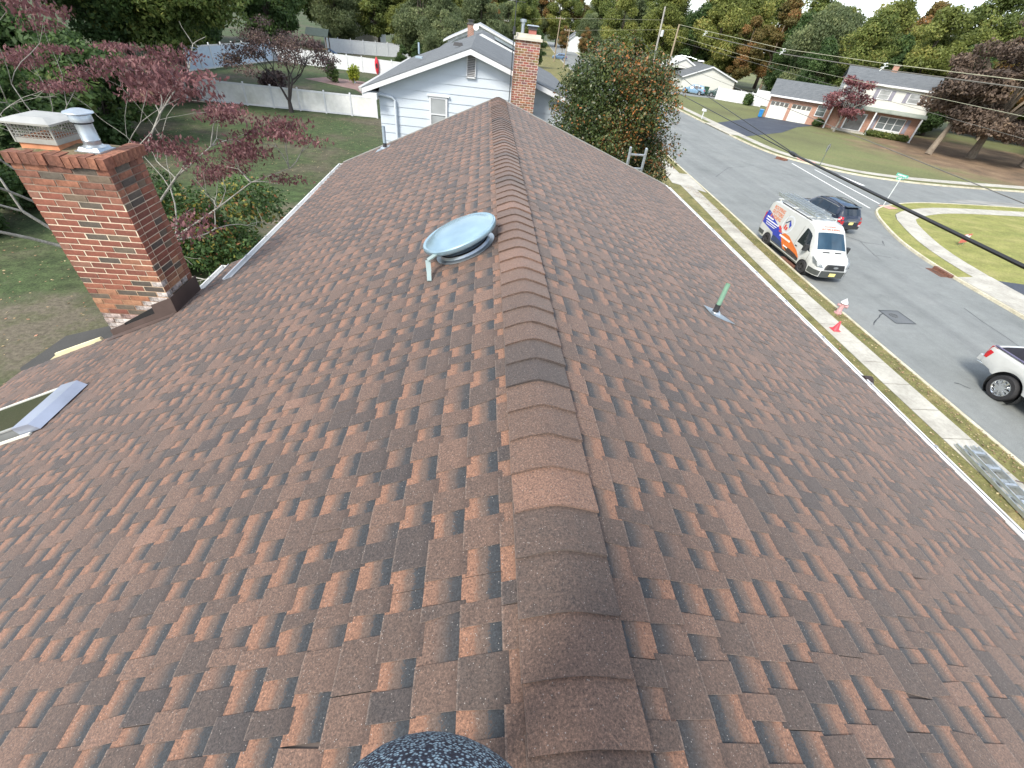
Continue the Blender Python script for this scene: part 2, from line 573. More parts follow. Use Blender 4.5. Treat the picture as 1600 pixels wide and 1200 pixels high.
# painted markings and old repairs in the road
pm = MB()
def stripe(b, p, q, w, z=0.004):
    p, q = Vector(p), Vector(q)
    d = (q - p).normalized()
    n = Vector((d.y, -d.x)) * w / 2
    b.add([(*(p - n), z), (*(p + n), z), (*(q + n), z), (*(q - n), z)], [(0, 1, 2, 3)])
stripe(pm, (33.6, 49.1), (32.05, 34.6), 0.15)
pm.build('crossing_line', paint_white).__setitem__('kind', 'structure')
pm = MB(); stripe(pm, (35.0, 47.1), (34.15, 36.2), 0.15)
pm.build('crossing_line', paint_white).__setitem__('kind', 'structure')
pm = MB(); stripe(pm, (36.6, 46.0), (37.0, 42.2), 0.5)
pm.build('stop_line', paint_white).__setitem__('kind', 'structure')
seal = mat('crack_sealant', (0.030, 0.033, 0.036), 0.6)
cb = MB()
def crack(pts, w):
    for p, q in zip(pts[:-1], pts[1:]):
        k = 3
        prev = Vector(p)
        for i in range(1, k + 1):
            t = i / k
            x = Vector(p).lerp(Vector(q), t) + Vector((rnd.uniform(-.06, .06), rnd.uniform(-.06, .06))) * (t < 1)
            stripe(cb, prev, x, w * rnd.uniform(0.5, 1.1))
            prev = x
crack([(24.9, 27.4), (25.4, 26.5), (26.9, 26.2), (27.35, 27.0)], 0.06)
crack([(25.35, 26.5), (24.8, 24.6), (24.6, 23.7)], 0.05)
crack([(24.8, 24.3), (25.7, 24.1)], 0.05)
crack([(19.6, 16.9), (18.7, 16.2), (18.2, 15.7)], 0.05)
crack([(18.1, 25.0), (17.6, 25.4)], 0.06)
crack([(23.5, 60), (25.2, 52), (28, 45), (31, 43)], 0.06)
crack([(21.0, 40), (24, 44), (27.5, 46.0)], 0.05)
crack([(19.0, 11.4), (18.6, 11.7)], 0.05)
crack([(21, 9), (24.5, 14), (25, 18)], 0.04)
cb.build('crack_seal', seal).__setitem__('kind', 'stuff')
pb = MB()
pb.add([(19.55, 17.15, .004), (20.6, 17.2, .004), (20.62, 16.05, .004), (19.55, 16.0, .004)], [(3, 2, 1, 0)])
for (a, c) in (((19.55, 17.15), (20.6, 17.2)), ((20.6, 17.2), (20.62, 16.05)), ((20.62, 16.05), (19.55, 16.0)), ((19.55, 16.0), (19.55, 17.15))):
    stripe(pb, a, c, 0.06, 0.007)
    pb.mi[-1] = 1
pb.build('asphalt_patch', [noise_mat('patch_asphalt', [(0.3, (0.10, 0.11, 0.118)), (0.7, (0.128, 0.138, 0.146))], 1.0, [(60, 0.12)]), seal]).__setitem__('kind', 'structure')
vc = thing('valve_cover', 'small round iron valve cover set in the square asphalt patch', 'manhole cover', (20.0, 16.72, 0))
b = MB(); b.lathe([(0.19, 0.004), (0.19, 0.02), (0.15, 0.022), (0.15, 0.012), (0.0, 0.012)], 24)
b.build('lid', mat('cast_iron', (0.10, 0.105, 0.105), 0.6, 0.3), vc, world=False)

def drain(loc, rz, lab):
    t = thing('storm_drain', lab, 'drain', loc, rz, 'storm drains in the kerb')
    iron = mat('rusty_iron', (0.16, 0.075, 0.05), 0.85, 0.1, 0.3, 8)
    fr = MB()
    for (c, s) in (((0, -.42, .01), (1.15, .05, .02)), ((0, .02, .01), (1.15, .05, .02)), ((-.55, -.2, .01), (.05, .40, .02)), ((.55, -.2, .01), (.05, .40, .02))):
        fr.box(c, s)
    fr.build('frame', iron, t, world=False)
    for k in range(9):
        bb = MB(); bb.box((-.46 + k * .115, -.2, .008), (.045, .40, .016)); bb.build('grate_bar', iron, t, world=False)
    h = MB(); h.box((0, -.2, .003), (1.05, .38, .004)); h.build('pit', mat('drain_pit', (0.02, 0.018, 0.016), 1.0), t, world=False)
    h = MB(); h.box((0, .16, .08), (1.25, .22, .17)); h.build('head_casting', iron, t, world=False)
drain((17.65, 21.9, 0), R(90), 'rusty storm drain in the near kerb just ahead of the white van')
drain((33.1, 50.5, 0), R(-56), 'rusty storm drain in the kerb at the corner lawn of the brick house')
drain((27.45, 22.3, 0), R(-91), 'rusty storm drain in the far kerb below the corner lawn by the driveway')
# ================================================================== the near house with the shingle roof
XR, ZR = 0.333, 7.665
SLT, SRT = 0.46, 0.336
aL, aR = math.atan(SLT), math.atan(SRT)
YEND, YBEG = 10.9, -4.0

def roof_pt(side, s, y, h=0.0):
    if side == 'L':
        return Vector((XR - s * math.cos(aL) - h * math.sin(aL), y, ZR - s * math.sin(aL) + h * math.cos(aL)))
    return Vector((XR + s * math.cos(aR) + h * math.sin(aR), y, ZR - s * math.sin(aR) + h * math.cos(aR)))

def sL(x):
    return (XR - x) / math.cos(aL)
def sR(x):
    return (x - XR) / math.cos(aR)
def eaveL(y):
    return -3.255 + 0.016 * y
def eaveR(y):
    return 4.30 + 0.024 * y

# shingle granules: printed colour bands, granule speckle, shade painted at tab tops
m, ns, ls, b = _new('shingle')
at = N(ns, 'ShaderNodeAttribute', attribute_name='tint')
sp = ns.new('ShaderNodeSeparateColor')
ls.new(at.outputs['Color'], sp.inputs[0])
uvn = ns.new('ShaderNodeUVMap')
sx = ns.new('ShaderNodeSeparateXYZ')
ls.new(uvn.outputs[0], sx.inputs[0])
gran = noise_out(ns, ls, 135, 3, 0.85)
mid = noise_out(ns, ls, 28, 4, 0.65)
def math_n(op, a, bb):
    n = ns.new('ShaderNodeMath')
    n.operation = op
    for i, x in enumerate((a, bb)):
        if hasattr(x, 'is_linked'):
            ls.new(x, n.inputs[i])
        else:
            n.inputs[i].default_value = x
    return n.outputs[0]
j1 = math_n('MULTIPLY', math_n('SUBTRACT', gran, 0.5), 0.7)
j2 = math_n('MULTIPLY', math_n('SUBTRACT', mid, 0.5), 0.25)
vv = math_n('ADD', sx.outputs[1], math_n('ADD', j1, j2))
tone = math_n('ADD', sp.outputs[1], math_n('MULTIPLY', math_n('SUBTRACT', mid, 0.5), 0.35))
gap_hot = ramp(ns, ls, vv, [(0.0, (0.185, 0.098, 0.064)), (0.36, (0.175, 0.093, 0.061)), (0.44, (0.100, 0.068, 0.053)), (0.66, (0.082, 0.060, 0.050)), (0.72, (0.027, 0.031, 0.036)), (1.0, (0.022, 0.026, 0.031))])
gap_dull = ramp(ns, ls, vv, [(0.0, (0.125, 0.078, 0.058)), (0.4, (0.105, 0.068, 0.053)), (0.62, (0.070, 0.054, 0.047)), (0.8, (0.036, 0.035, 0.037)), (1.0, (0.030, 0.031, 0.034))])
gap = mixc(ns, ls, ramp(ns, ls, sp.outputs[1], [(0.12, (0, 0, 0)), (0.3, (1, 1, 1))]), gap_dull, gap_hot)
tooth = ramp(ns, ls, tone, [(0.0, (0.045, 0.038, 0.037)), (0.25, (0.062, 0.047, 0.041)), (0.5, (0.092, 0.061, 0.048)), (0.8, (0.122, 0.076, 0.057)), (1.0, (0.155, 0.091, 0.066))])
tooth = mixc(ns, ls, ramp(ns, ls, sx.outputs[1], [(0.018, (0.32,) * 3), (0.045, (0, 0, 0))]), tooth, (0.20, 0.16, 0.135))
tooth = mixc(ns, ls, 1.0, tooth, ramp(ns, ls, vv, [(0.70, (1, 1, 1)), (0.92, (0.70, 0.71, 0.74))]), 'MULTIPLY')  # tab tops darkened below the next butt: printed band plus painted-in occlusion
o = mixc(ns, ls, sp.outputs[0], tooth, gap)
gcol = ramp(ns, ls, gran, [(0.30, (0.30, 0.31, 0.34)), (0.5, (0.95, 0.95, 0.95)), (0.60, (1.35, 1.32, 1.28)), (0.74, (2.5, 2.4, 2.3))])
o = mixc(ns, ls, 1.0, o, gcol, 'MULTIPLY')
tx = ns.new('ShaderNodeTexCoord')
wv = N(ns, 'ShaderNodeTexVoronoi', Scale=230.0)
ls.new(tx.outputs['Object'], wv.inputs['Vector'])
spc = N(ns, 'ShaderNodeSeparateColor')
ls.new(wv.outputs['Color'], spc.inputs[0])
speck = ramp(ns, ls, spc.outputs[0], [(0.965, (0, 0, 0)), (0.975, (1, 1, 1))])
near_c = ramp(ns, ls, wv.outputs['Distance'], [(0.22, (1, 1, 1)), (0.4, (0, 0, 0))])
spf = mixc(ns, ls, 1.0, speck, near_c, 'MULTIPLY')
o = mixc(ns, ls, spf, o, (0.30, 0.275, 0.255))
# chalk scuffs
sc = ramp(ns, ls, noise_out(ns, ls, 1.3, 6, 0.75), [(0.70, (0, 0, 0)), (0.80, (0.35, 0.35, 0.35))])
sc2 = mixc(ns, ls, 1.0, sc, ramp(ns, ls, gran, [(0.45, (0, 0, 0)), (0.6, (1, 1, 1))]), 'MULTIPLY')
o = mixc(ns, ls, sc2, o, (0.34, 0.31, 0.29))
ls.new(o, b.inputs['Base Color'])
b.inputs['Roughness'].default_value = 0.82
b.inputs['Specular IOR Level'].default_value = 0.42
b.inputs['Sheen Weight'].default_value = 0.13
b.inputs['Sheen Roughness'].default_value = 0.5
b.inputs['Sheen Tint'].default_value = (0.95, 0.86, 0.82, 1)
add_bump(ns, ls, b, gran, 0.55, 0.004)
shingle_m = m

white_vinyl = mat('white_vinyl', (0.60, 0.62, 0.64), 0.45, var=0.05)
white_metal = mat('white_metal', (0.64, 0.65, 0.65), 0.35, var=0.05)
brown_metal = mat('brown_metal', (0.085, 0.060, 0.053), 0.55, 0.1, 0.15, 4)
galv = mat('galvanised_metal', (0.42, 0.47, 0.51), 0.34, 0.7, 0.12, 6)
alu = mat('aluminium', (0.50, 0.54, 0.56), 0.35, 0.75, 0.10, 6)
rubber = mat('black_rubber', (0.018, 0.018, 0.02), 0.75)

house = thing('house', 'near house under a brown shingle roof seen from its ridge', 'house', (0.7, 2, 0))
wb = MB()
wb.prism([(-2.8, -4), (4.0, -4), (4.0, 10.55), (-2.8, 10.55)], 0.0, 6.1)
# gable triangle
wb.extr([(-2.8, 10.55, 6.1), (4.0, 10.55, 6.1), (XR, 10.55, ZR - 0.14)], [(-2.8, 10.45, 6.1), (4.0, 10.45, 6.1), (XR, 10.45, ZR - 0.14)])
wb.prism([(-5.6, -4), (-2.81, -4), (-2.81, 4.45), (-5.6, 4.45)], 0.0, 4.6)
wb.prism([(-3.62, 4.46), (-2.82, 4.46), (-2.82, 6.35), (-3.62, 6.35)], 0.0, 5.5)
wb.build('wall', mat('cream_siding', (0.55, 0.54, 0.48), 0.6, var=0.06), house)

# decking: the solid body of the roof, which carries the shingles
rb = MB()
def deck(side, s0a, s0b, s1a, s1b, ya, yb, h1=0.0, th=0.16):
    top = [roof_pt(side, s0a, ya, h1), roof_pt(side, s1a, ya, h1), roof_pt(side, s1b, yb, h1), roof_pt(side, s0b, yb, h1)]
    bot = [p + Vector((0, 0, -th)) for p in top]
    rb.extr(top, bot)
deck('R', 0, 0, sR(eaveR(YBEG)), sR(eaveR(YEND)), YBEG, YEND)
deck('L', 0, 0, sL(eaveL(5.3)), sL(eaveL(YEND)), 5.3, YEND)
deck('L', 0, 0, sL(-3.60), sL(-3.60), 4.745, 5.3)
deck('L', 0, 0, sL(-6.03), sL(-6.03), YBEG, 4.745)
deck('L', sL(-3.0), sL(-3.0), sL(-3.94), sL(-3.94), 5.3, 6.60, -0.13, 0.12)
roof = rb.build('roof', mat('roof_deck', (0.07, 0.055, 0.048), 0.9), house)

EXPO = 0.1429
def shingle_geo(b, side, k, s_off, y0, y1, h0=0.0):
    """one laminated shingle: recessed colour bands between raised tabs with cut edges"""
    sk = s_off + k * EXPO
    st = sk - EXPO - 0.018
    rr = random.Random((k * 7919 + int(round(y0 * 100)) * 104729 + (side == 'L') * 15485863) & 0xffffff)
    base_tone = rr.uniform(0.32, 0.62)
    y = y0
    gap_next = rr.random() < 0.5
    while y < y1 - 0.005:
        w = rr.uniform(0.062, 0.135) if gap_next else rr.choice((rr.uniform(0.055, 0.11), rr.uniform(0.09, 0.19)))
        ye = min(y + w, y1)
        if y1 - ye < 0.04:
            ye = y1
        da = rr.choice((0, 0, rr.uniform(-0.022, 0.022)))
        if gap_next:
            tone = min(1, max(0, rr.gauss(0.45, 0.28)))
            c = (1.0, tone, rr.random())
            P = lambda s, yy, h: roof_pt(side, s, yy, h + h0)
            ga, gb = max(y0, y - 0.025), min(y1, ye + 0.025)
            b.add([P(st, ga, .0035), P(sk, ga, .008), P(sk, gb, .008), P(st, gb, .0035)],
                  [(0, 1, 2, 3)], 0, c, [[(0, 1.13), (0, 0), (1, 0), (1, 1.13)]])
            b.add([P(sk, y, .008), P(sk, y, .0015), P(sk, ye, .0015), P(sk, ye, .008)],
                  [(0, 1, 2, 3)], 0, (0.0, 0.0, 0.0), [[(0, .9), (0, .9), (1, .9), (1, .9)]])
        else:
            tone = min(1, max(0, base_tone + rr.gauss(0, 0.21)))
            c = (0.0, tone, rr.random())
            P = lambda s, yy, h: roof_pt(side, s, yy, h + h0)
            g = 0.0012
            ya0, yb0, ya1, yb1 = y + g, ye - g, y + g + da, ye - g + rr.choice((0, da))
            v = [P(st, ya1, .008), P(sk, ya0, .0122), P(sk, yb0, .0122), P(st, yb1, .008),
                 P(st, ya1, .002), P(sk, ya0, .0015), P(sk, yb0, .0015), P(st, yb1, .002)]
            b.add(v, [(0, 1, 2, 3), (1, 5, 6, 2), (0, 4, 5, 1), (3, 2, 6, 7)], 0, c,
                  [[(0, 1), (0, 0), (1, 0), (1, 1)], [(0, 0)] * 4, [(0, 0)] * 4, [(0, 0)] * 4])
        y = ye
        gap_next = not gap_next

jobs = []
def course(side, k, s_off, ya, yb, h0=0.0):
    rr = random.Random(k * 31 + (side == 'L') * 977 + 3)
    y = ya - rr.uniform(0, 0.98)
    while y < yb:
        a, e = max(y, ya), min(y + 0.985, yb)
        if e - a > 0.03:
            jobs.append((side, k, s_off, a + 0.001, e - 0.001, h0))
        y += 0.985
for k in range(1, 45):
    s_off = 0.143
    sk = s_off + k * EXPO
    x = XR + (sk - 0.06) * math.cos(aR)
    ymin = (x - 4.30) / 0.024 if x > eaveR(YBEG) else YBEG
    if ymin < YEND - 0.1 and sk < 4.6:
        course('R', k, s_off, max(YBEG, ymin), YEND)
for k in range(1, 50):
    s_off = 0.073
    sk = s_off + k * EXPO
    x = XR - (sk - 0.06) * math.cos(aL)
    if x < -6.02:
        continue
    if x > eaveL(5.3):
        course('L', k, s_off, YBEG, YEND)
    elif x > eaveL(YEND):
        course('L', k, s_off, YBEG, 5.3)
        course('L', k, s_off, max(5.3, (x + 3.255) / 0.016), YEND)
    elif x > -3.62:
        course('L', k, s_off, YBEG, 5.3)
    else:
        course('L', k, s_off, YBEG, 4.74)
    if -3.95 < x < -3.0:
        course('L', k, s_off, 5.31, 6.60, -0.13)

def view_weight(p):
    v = p - Vector((0, 0, 9))
    xc, yc, zc = v.dot(CX), v.dot(CY), -v.dot(CZ)
    if zc < 0.05:
        return 0
    u, w = 668 * xc / zc, 668 * yc / zc
    if abs(u) > 830 or abs(w) > 630:
        return 0
    return 1 / zc ** 2
scored = []
for j in jobs:
    side, k, so, a, e, h0 = j
    p = roof_pt(side, so + k * EXPO - 0.07, (a + e) / 2, 0.01)
    nrm = Vector((-math.sin(aL), 0, math.cos(aL))) if side == 'L' else Vector((math.sin(aR), 0, math.cos(aR)))
    d = Vector((0, 0, 9)) - p
    scored.append((view_weight(p) * abs(d.normalized().dot(nrm)) * (e - a), j))
scored.sort(key=lambda t: -t[0])
for w, j in scored[:300]:
    b = MB()
    shingle_geo(b, *j)
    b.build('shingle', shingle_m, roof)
b = MB()
for w, j in scored[300:]:
    shingle_geo(b, *j)
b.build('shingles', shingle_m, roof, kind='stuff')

# ridge caps, each a bent shingle lapped over the one nearer the camera
ycap = [-0.35, -0.17, 0.0, 0.191, 0.343, 0.507, 0.698, 0.869]
while ycap[-1] < YEND - 0.2:
    ycap.append(ycap[-1] + 0.1735)
def cap_prof(x, extra):
    a = abs(x)
    slope = SLT if x < 0 else SRT
    soft = math.sqrt(x * x + 0.032 ** 2) - 0.032
    return -slope * soft + extra
for i, y in enumerate(ycap):
    b = MB()
    yb = min(y + 0.235, YEND + 0.01)
    xs = [-0.152 + 0.312 * t / 8 for t in range(9)]
    sk = rnd.uniform(-0.006, 0.006)
    tone = min(1, max(0, rnd.gauss(0.58, 0.22)))
    if i in (5, 6):
        tone = 0.34
    if i == 7:
        tone = 0.98
    vs = []
    for (yy, e) in ((y, 0.031), (yb, 0.013)):
        for x in xs:
            vs.append((XR + x + (sk if yy == y else 0), yy + rnd.uniform(-.002, .002), ZR + cap_prof(x, e) + rnd.uniform(-.0012, .0012)))
    for x in xs:
        vs.append((XR + x + sk, y + 0.001, ZR + cap_prof(x, 0.018)))
    fs = [(k, k + 1, 10 + k, 9 + k) for k in range(8)] + [(18 + k, 19 + k, k + 1, k) for k in range(8)]
    for x, yy, e in ((xs[0], y, .015), (xs[0], yb, .004), (xs[-1], y, .015), (xs[-1], yb, .004)):
        vs.append((XR + x + (sk if yy == y else 0), yy, ZR + cap_prof(x, e)))
    fs += [(0, 9, 28, 27), (8, 29, 30, 17)]
    b.add(vs, fs, 0, (0.0, tone, 0.5), [[(0, 0.4)] * len(f) for f in fs])
    b.build('ridge_cap', shingle_m, roof, smooth=40)

# drip edge along the far rake, cream rake board of the low roof
b = MB()
grey_drip = mat('drip_edge', (0.27, 0.27, 0.25), 0.5)
for side, s1 in (('R', sR(eaveR(YEND))), ('L', sL(eaveL(YEND)))):
    a, c = roof_pt(side, 0.0, YEND + 0.006, 0.004), roof_pt(side, s1, YEND + 0.006, 0.004)
    b.bar(a + Vector((0, .02, -.03)), c + Vector((0, .02, -.03)), 0.04, 0.09)
b.build('drip_edge', grey_drip, house)
b = MB()
a, c = roof_pt('L', sL(-4.72), 4.775, -0.01), roof_pt('L', sL(-5.40), 4.775, 0.006)
b.bar(a, c, 0.035, 0.10)
c2 = roof_pt('L', sL(-5.55), 4.765, -0.03)
b.bar(c, c2, 0.03, 0.06)
b.build('rake_board', mat('cream_board', (0.66, 0.60, 0.38), 0.5), house)

# gutters
def gutter(p, q, outw, hang=0.6, straps=True):
    p, q, outw = Vector(p), Vector(q), Vector(outw)
    prof = [(0.0, 0.03), (0.0, -0.11), (0.075, -0.11), (0.112, -0.05), (0.116, 0.0), (0.098, 0.0)]
    inn = [(0.101, -0.006), (0.110, -0.006), (0.104, -0.05), (0.070, -0.104), (0.006, -0.104), (0.006, 0.03)]
    loop = prof + inn
    A = [p + outw * x + Vector((0, 0, z)) for x, z in loop]
    B = [q + outw * x + Vector((0, 0, z)) for x, z in loop]
    g = MB()
    g.extr(A, B)
    d = (q - p)
    for e in (p, q):
        g.box(e + outw * 0.057 + Vector((0, 0, -0.055)), (0.004 + abs(outw.x) * 0.11, 0.004, 0.108))
    go = g.build('gutter', white_metal, house)
    n = max(2, int(d.length / hang))
    if straps:
        for i in range(1, n):
            s = MB()
            x = p + d * (i / n)
            s.bar(x + outw * -0.01 + Vector((0, 0, 0.012)), x + outw * 0.118 + Vector((0, 0, 0.004)), 0.03, 0.004)
            s.build('hanger', mat('hanger_metal', (0.35, 0.35, 0.36), 0.5, 0.4), go)
    return go
def eave_line(side, y, dz=-0.02):
    x = eaveR(y) if side == 'R' else eaveL(y)
    s = sR(x) if side == 'R' else sL(x)
    return roof_pt(side, s, y) + Vector((0.0, 0, dz))
gutter(eave_line('R', YBEG), eave_line('R', YEND - 0.02), (1, 0, 0), 0.9, True)
gutter(eave_line('L', 5.31), eave_line('L', YEND - 0.02), (-1, 0, 0), 0.62)
gutter(roof_pt('L', sL(-3.94), 5.32, -0.13) + Vector((0, 0, -.015)), roof_pt('L', sL(-3.94), 6.58, -0.13) + Vector((0, 0, -.015)), (-1, 0, 0), 0.35)
gutter(roof_pt('L', sL(-6.03), YBEG) + Vector((0, 0, -.015)), roof_pt('L', sL(-6.03), 4.45) + Vector((0, 0, -.015)), (-1, 0, 0), 0.6)
b = MB()
for ya, yb in ((YBEG, YEND - .02),):
    b.bar(eave_line('R', ya, 0.012), eave_line('R', yb, 0.012), 0.03, 0.012)
b.build('drip_edge', white_metal, house)

# ---------------------------------------------------------------- chimney (bricks one by one)
def brick_mat(name, stops, dirt=0.25):
    m, ns, ls, b = _new(name)
    oi = ns.new('ShaderNodeObjectInfo')
    o = ramp(ns, ls, oi.outputs['Random'], stops)
    n1 = noise_out(ns, ls, 14, 5, 0.7)
    g = ramp(ns, ls, n1, [(0.3, (1 - dirt * 1.4,) * 3), (0.7, (1 + dirt,) * 3)])
    o = mixc(ns, ls, 1.0, o, g, 'MULTIPLY')
    ls.new(o, b.inputs['Base Color'])
    b.inputs['Roughness'].default_value = 0.88
    b.inputs['Specular IOR Level'].default_value = 0.3
    add_bump(ns, ls, b, noise_out(ns, ls, 90, 4), 0.5, 0.004)
    return m
bm_red = brick_mat('brick_red', [(0.0, (0.165, 0.068, 0.050)), (0.45, (0.215, 0.080, 0.056)), (0.8, (0.26, 0.105, 0.068)), (1, (0.21, 0.115, 0.085))])
bm_top = brick_mat('brick_weathered', [(0.0, (0.15, 0.075, 0.055)), (0.5, (0.23, 0.10, 0.066)), (1, (0.28, 0.13, 0.08))], 0.4)
bm_org = brick_mat('brick_orange', [(0.0, (0.23, 0.115, 0.075)), (0.5, (0.30, 0.135, 0.078)), (0.8, (0.35, 0.20, 0.12)), (1, (0.24, 0.09, 0.06))], 0.3)
bm_dark = brick_mat('brick_dark', [(0.0, (0.085, 0.072, 0.062)), (0.5, (0.115, 0.098, 0.078)), (1, (0.16, 0.12, 0.085))])
bm_white = brick_mat('brick_painted', [(0.0, (0.34, 0.30, 0.28)), (0.6, (0.50, 0.46, 0.43)), (1, (0.27, 0.19, 0.17))], 0.75)
def brick_mesh(name, L_, H_, D_, mm):
    b = MB()
    b.box((0, 0, 0), (L_, D_, H_))
    me = bpy.data.meshes.new(name)
    me.from_pydata(b.v, [], b.f)
    me.materials.append(mm)
    return me
BR, BH, BD = 0.2030, 0.0560, 0.10
CX0, CX1, CY0, CY1, CZT = -4.51, -3.64, 4.74, 5.29, 7.47
m, ns, ls, b = _new('chimney_mortar')
tcn = ns.new('ShaderNodeTexCoord'); sxx = ns.new('ShaderNodeSeparateXYZ'); ls.new(tcn.outputs['Object'], sxx.inputs[0])
zz = N(ns, 'ShaderNodeMath', operation='MULTIPLY_ADD'); zz.inputs[1].default_value = 0.5; zz.inputs[2].default_value = -2.95
ls.new(sxx.outputs[2], zz.inputs[0])
za = N(ns, 'ShaderNodeMath', operation='ADD'); ls.new(zz.outputs[0], za.inputs[0])
zn = N(ns, 'ShaderNodeMath', operation='MULTIPLY'); ls.new(noise_out(ns, ls, 5, 5), zn.inputs[0]); zn.inputs[1].default_value = 0.16
ls.new(zn.outputs[0], za.inputs[1])
o = ramp(ns, ls, za.outputs[0], [(0.0, (0.22, 0.15, 0.11)), (0.14, (0.32, 0.19, 0.11)), (0.27, (0.66, 0.56, 0.42)), (0.66, (0.64, 0.55, 0.42)), (0.76, (0.22, 0.17, 0.13)), (1, (0.15, 0.12, 0.10))])
ls.new(o, b.inputs['Base Color']); b.inputs['Roughness'].default_value = 0.95
mortar_m = m
core = MB()
core.prism([(CX0 + .004, CY0 + .004), (CX1 - .004, CY0 + .004), (CX1 - .004, CY1 - .004), (CX0 + .004, CY1 - .004)], 0.0, CZT)
chimney = core.build('chimney', mortar_m, house)
meshes = {}
def bm_of(kind, L_):
    key = (kind, round(L_, 3))
    if key not in meshes:
        meshes[key] = brick_mesh('brick', L_, BH, BD, {'red': bm_red, 'org': bm_org, 'dark': bm_dark, 'white': bm_white, 'top': bm_top}[kind])
    return meshes[key]
def put_brick(kind, L_, loc, rz):
    o = bpy.data.objects.new('brick', bm_of(kind, L_))
    col.objects.link(o)
    o.location = loc
    o.rotation_euler = (rnd.uniform(-.012, .012), rnd.uniform(-.008, .008), rz + rnd.uniform(-.008, .008))
    o.parent = chimney
    o.matrix_parent_inverse = wm(chimney).inverted()
rear = MB()
CH = 0.0677
rb_ = random.Random(5)
for i in range(32):
    z = CZT - CH * (i + 0.5)
    half = i % 2
    def kind_for(zrel, edge):
        r = rb_.random()
        if i < 4:
            return 'top' if r < 0.85 else 'dark'
        if zrel < 0.26:
            return 'white' if r < 0.80 else 'dark'
        if zrel < 0.55:
            return 'org' if r < 0.72 else ('dark' if r < 0.86 else 'red')
        return 'red' if r < 0.89 else 'dark'
    # front, running bond
    x = CX0 + (0.0 if half else -0.107)
    while x < CX1 - 0.02:
        a, e = max(x, CX0), min(x + BR, CX1)
        if e - a > 0.03:
            L_ = e - a
            L_ = round(L_, 3)
            xc = (a + e) / 2
            roofz = ZR - SLT * (XR - xc)
            if z > roofz - 0.05:
                put_brick(kind_for(z - roofz - (0.22 if xc > -3.95 else 0.0), 0), L_, (xc + rnd.uniform(-.002, .002), CY0 + BD / 2 + rnd.uniform(-.002, .002), z + rnd.uniform(-.001, .001)), 0)
        x += 0.217
    # right return
    y = CY0 + (0.0 if not half else -0.107)
    y += BD + 0.0115 if not half else 0
    first = True
    while y < CY1 - 0.02:
        a, e = max(y, CY0 + 0.004), min(y + BR, CY1)
        if e - a > 0.03:
            L_ = e - a
            L_ = round(L_, 3)
            yc = (a + e) / 2
            if z > 5.80:
                kk = kind_for(z - 5.84, 0)
                if kk == 'white' and rb_.random() < 0.4:
                    kk = 'dark'
                put_brick(kk, L_, (CX1 - BD / 2 + 0.001 + rnd.uniform(-.002, .002), yc, z), R(90))
        y += 0.217
    # left and rear faces, away from the camera
    y = CY0 + 0.11
    while y < CY1:
        rear.box((CX0 + .05, min(y + .1, CY1 - .06), z), (0.10, 0.19, BH))
        y += 0.215
    x = CX0 + 0.05
    while x < CX1 - 0.1:
        rear.box((x + .09, CY1 - .052, z), (0.18, 0.10, BH))
        x += 0.215
rear.build('bricks', bm_red, chimney, kind='stuff')
# soldier course on top and mossy mortar crown
for k in range(12):
    o = bpy.data.objects.new('brick', meshes.setdefault('row', brick_mesh('brick', 0.068, 0.098, 0.14, bm_top)))
    col.objects.link(o)
    o.location = (CX0 - 0.012 + 0.034 + k * 0.0755, CY0 + 0.045 + rnd.uniform(-.006, .006), CZT + 0.050 + rnd.uniform(-.008, .006))
    o.rotation_euler = (rnd.uniform(-.05, .05), rnd.uniform(-.03, .03), rnd.uniform(-.03, .03))
    o.parent = chimney
    o.matrix_parent_inverse = wm(chimney).inverted()
for k in range(7):
    o = bpy.data.objects.new('brick', meshes.setdefault('row2', brick_mesh('brick', 0.068, 0.098, 0.14, bm_top)))
    col.objects.link(o)
    o.location = (CX1 - 0.045, CY0 + 0.15 + k * 0.0725, CZT + 0.052)
    o.rotation_euler = (rnd.uniform(-.04, .04), rnd.uniform(-.03, .03), R(90))
    o.parent = chimney
    o.matrix_parent_inverse = wm(chimney).inverted()
cr = MB()
nx, ny = 12, 8
vs, fs = [], []
for j in range(ny + 1):
    for i in range(nx + 1):
        u, v = i / nx, j / ny
        e = min(u, 1 - u, v, 1 - v) * 2
        vs.append((CX0 + 0.02 + u * (CX1 - CX0 - .04), CY0 + 0.03 + v * (CY1 - CY0 - .03), CZT + 0.088 + 0.03 * min(1, e * 1.6) + rnd.uniform(-.005, .005)))
for j in range(ny):
    for i in range(nx):
        a = j * (nx + 1) + i
        fs.append((a, a + 1, a + nx + 2, a + nx + 1))
cr.add(vs, fs)
cr.build('crown', noise_mat('mossy_mortar', [(0.3, (0.10, 0.08, 0.05)), (0.5, (0.17, 0.135, 0.085)), (0.62, (0.095, 0.10, 0.045)), (0.8, (0.26, 0.22, 0.16))], 9, [(60, 0.25)], bump=0.5, bsc=60), chimney, smooth=60)
ZC = CZT + 0.11
b = MB(); b.box((-4.255, 5.03, ZC + 0.02), (0.34, 0.34, 0.12))
b.build('flue_tile', mat('terracotta', (0.46, 0.20, 0.10), 0.8, var=0.2, sc=10), chimney)
cap_m = mat('stainless_cap', (0.40, 0.40, 0.37), 0.42, 0.4, 0.1, 8)
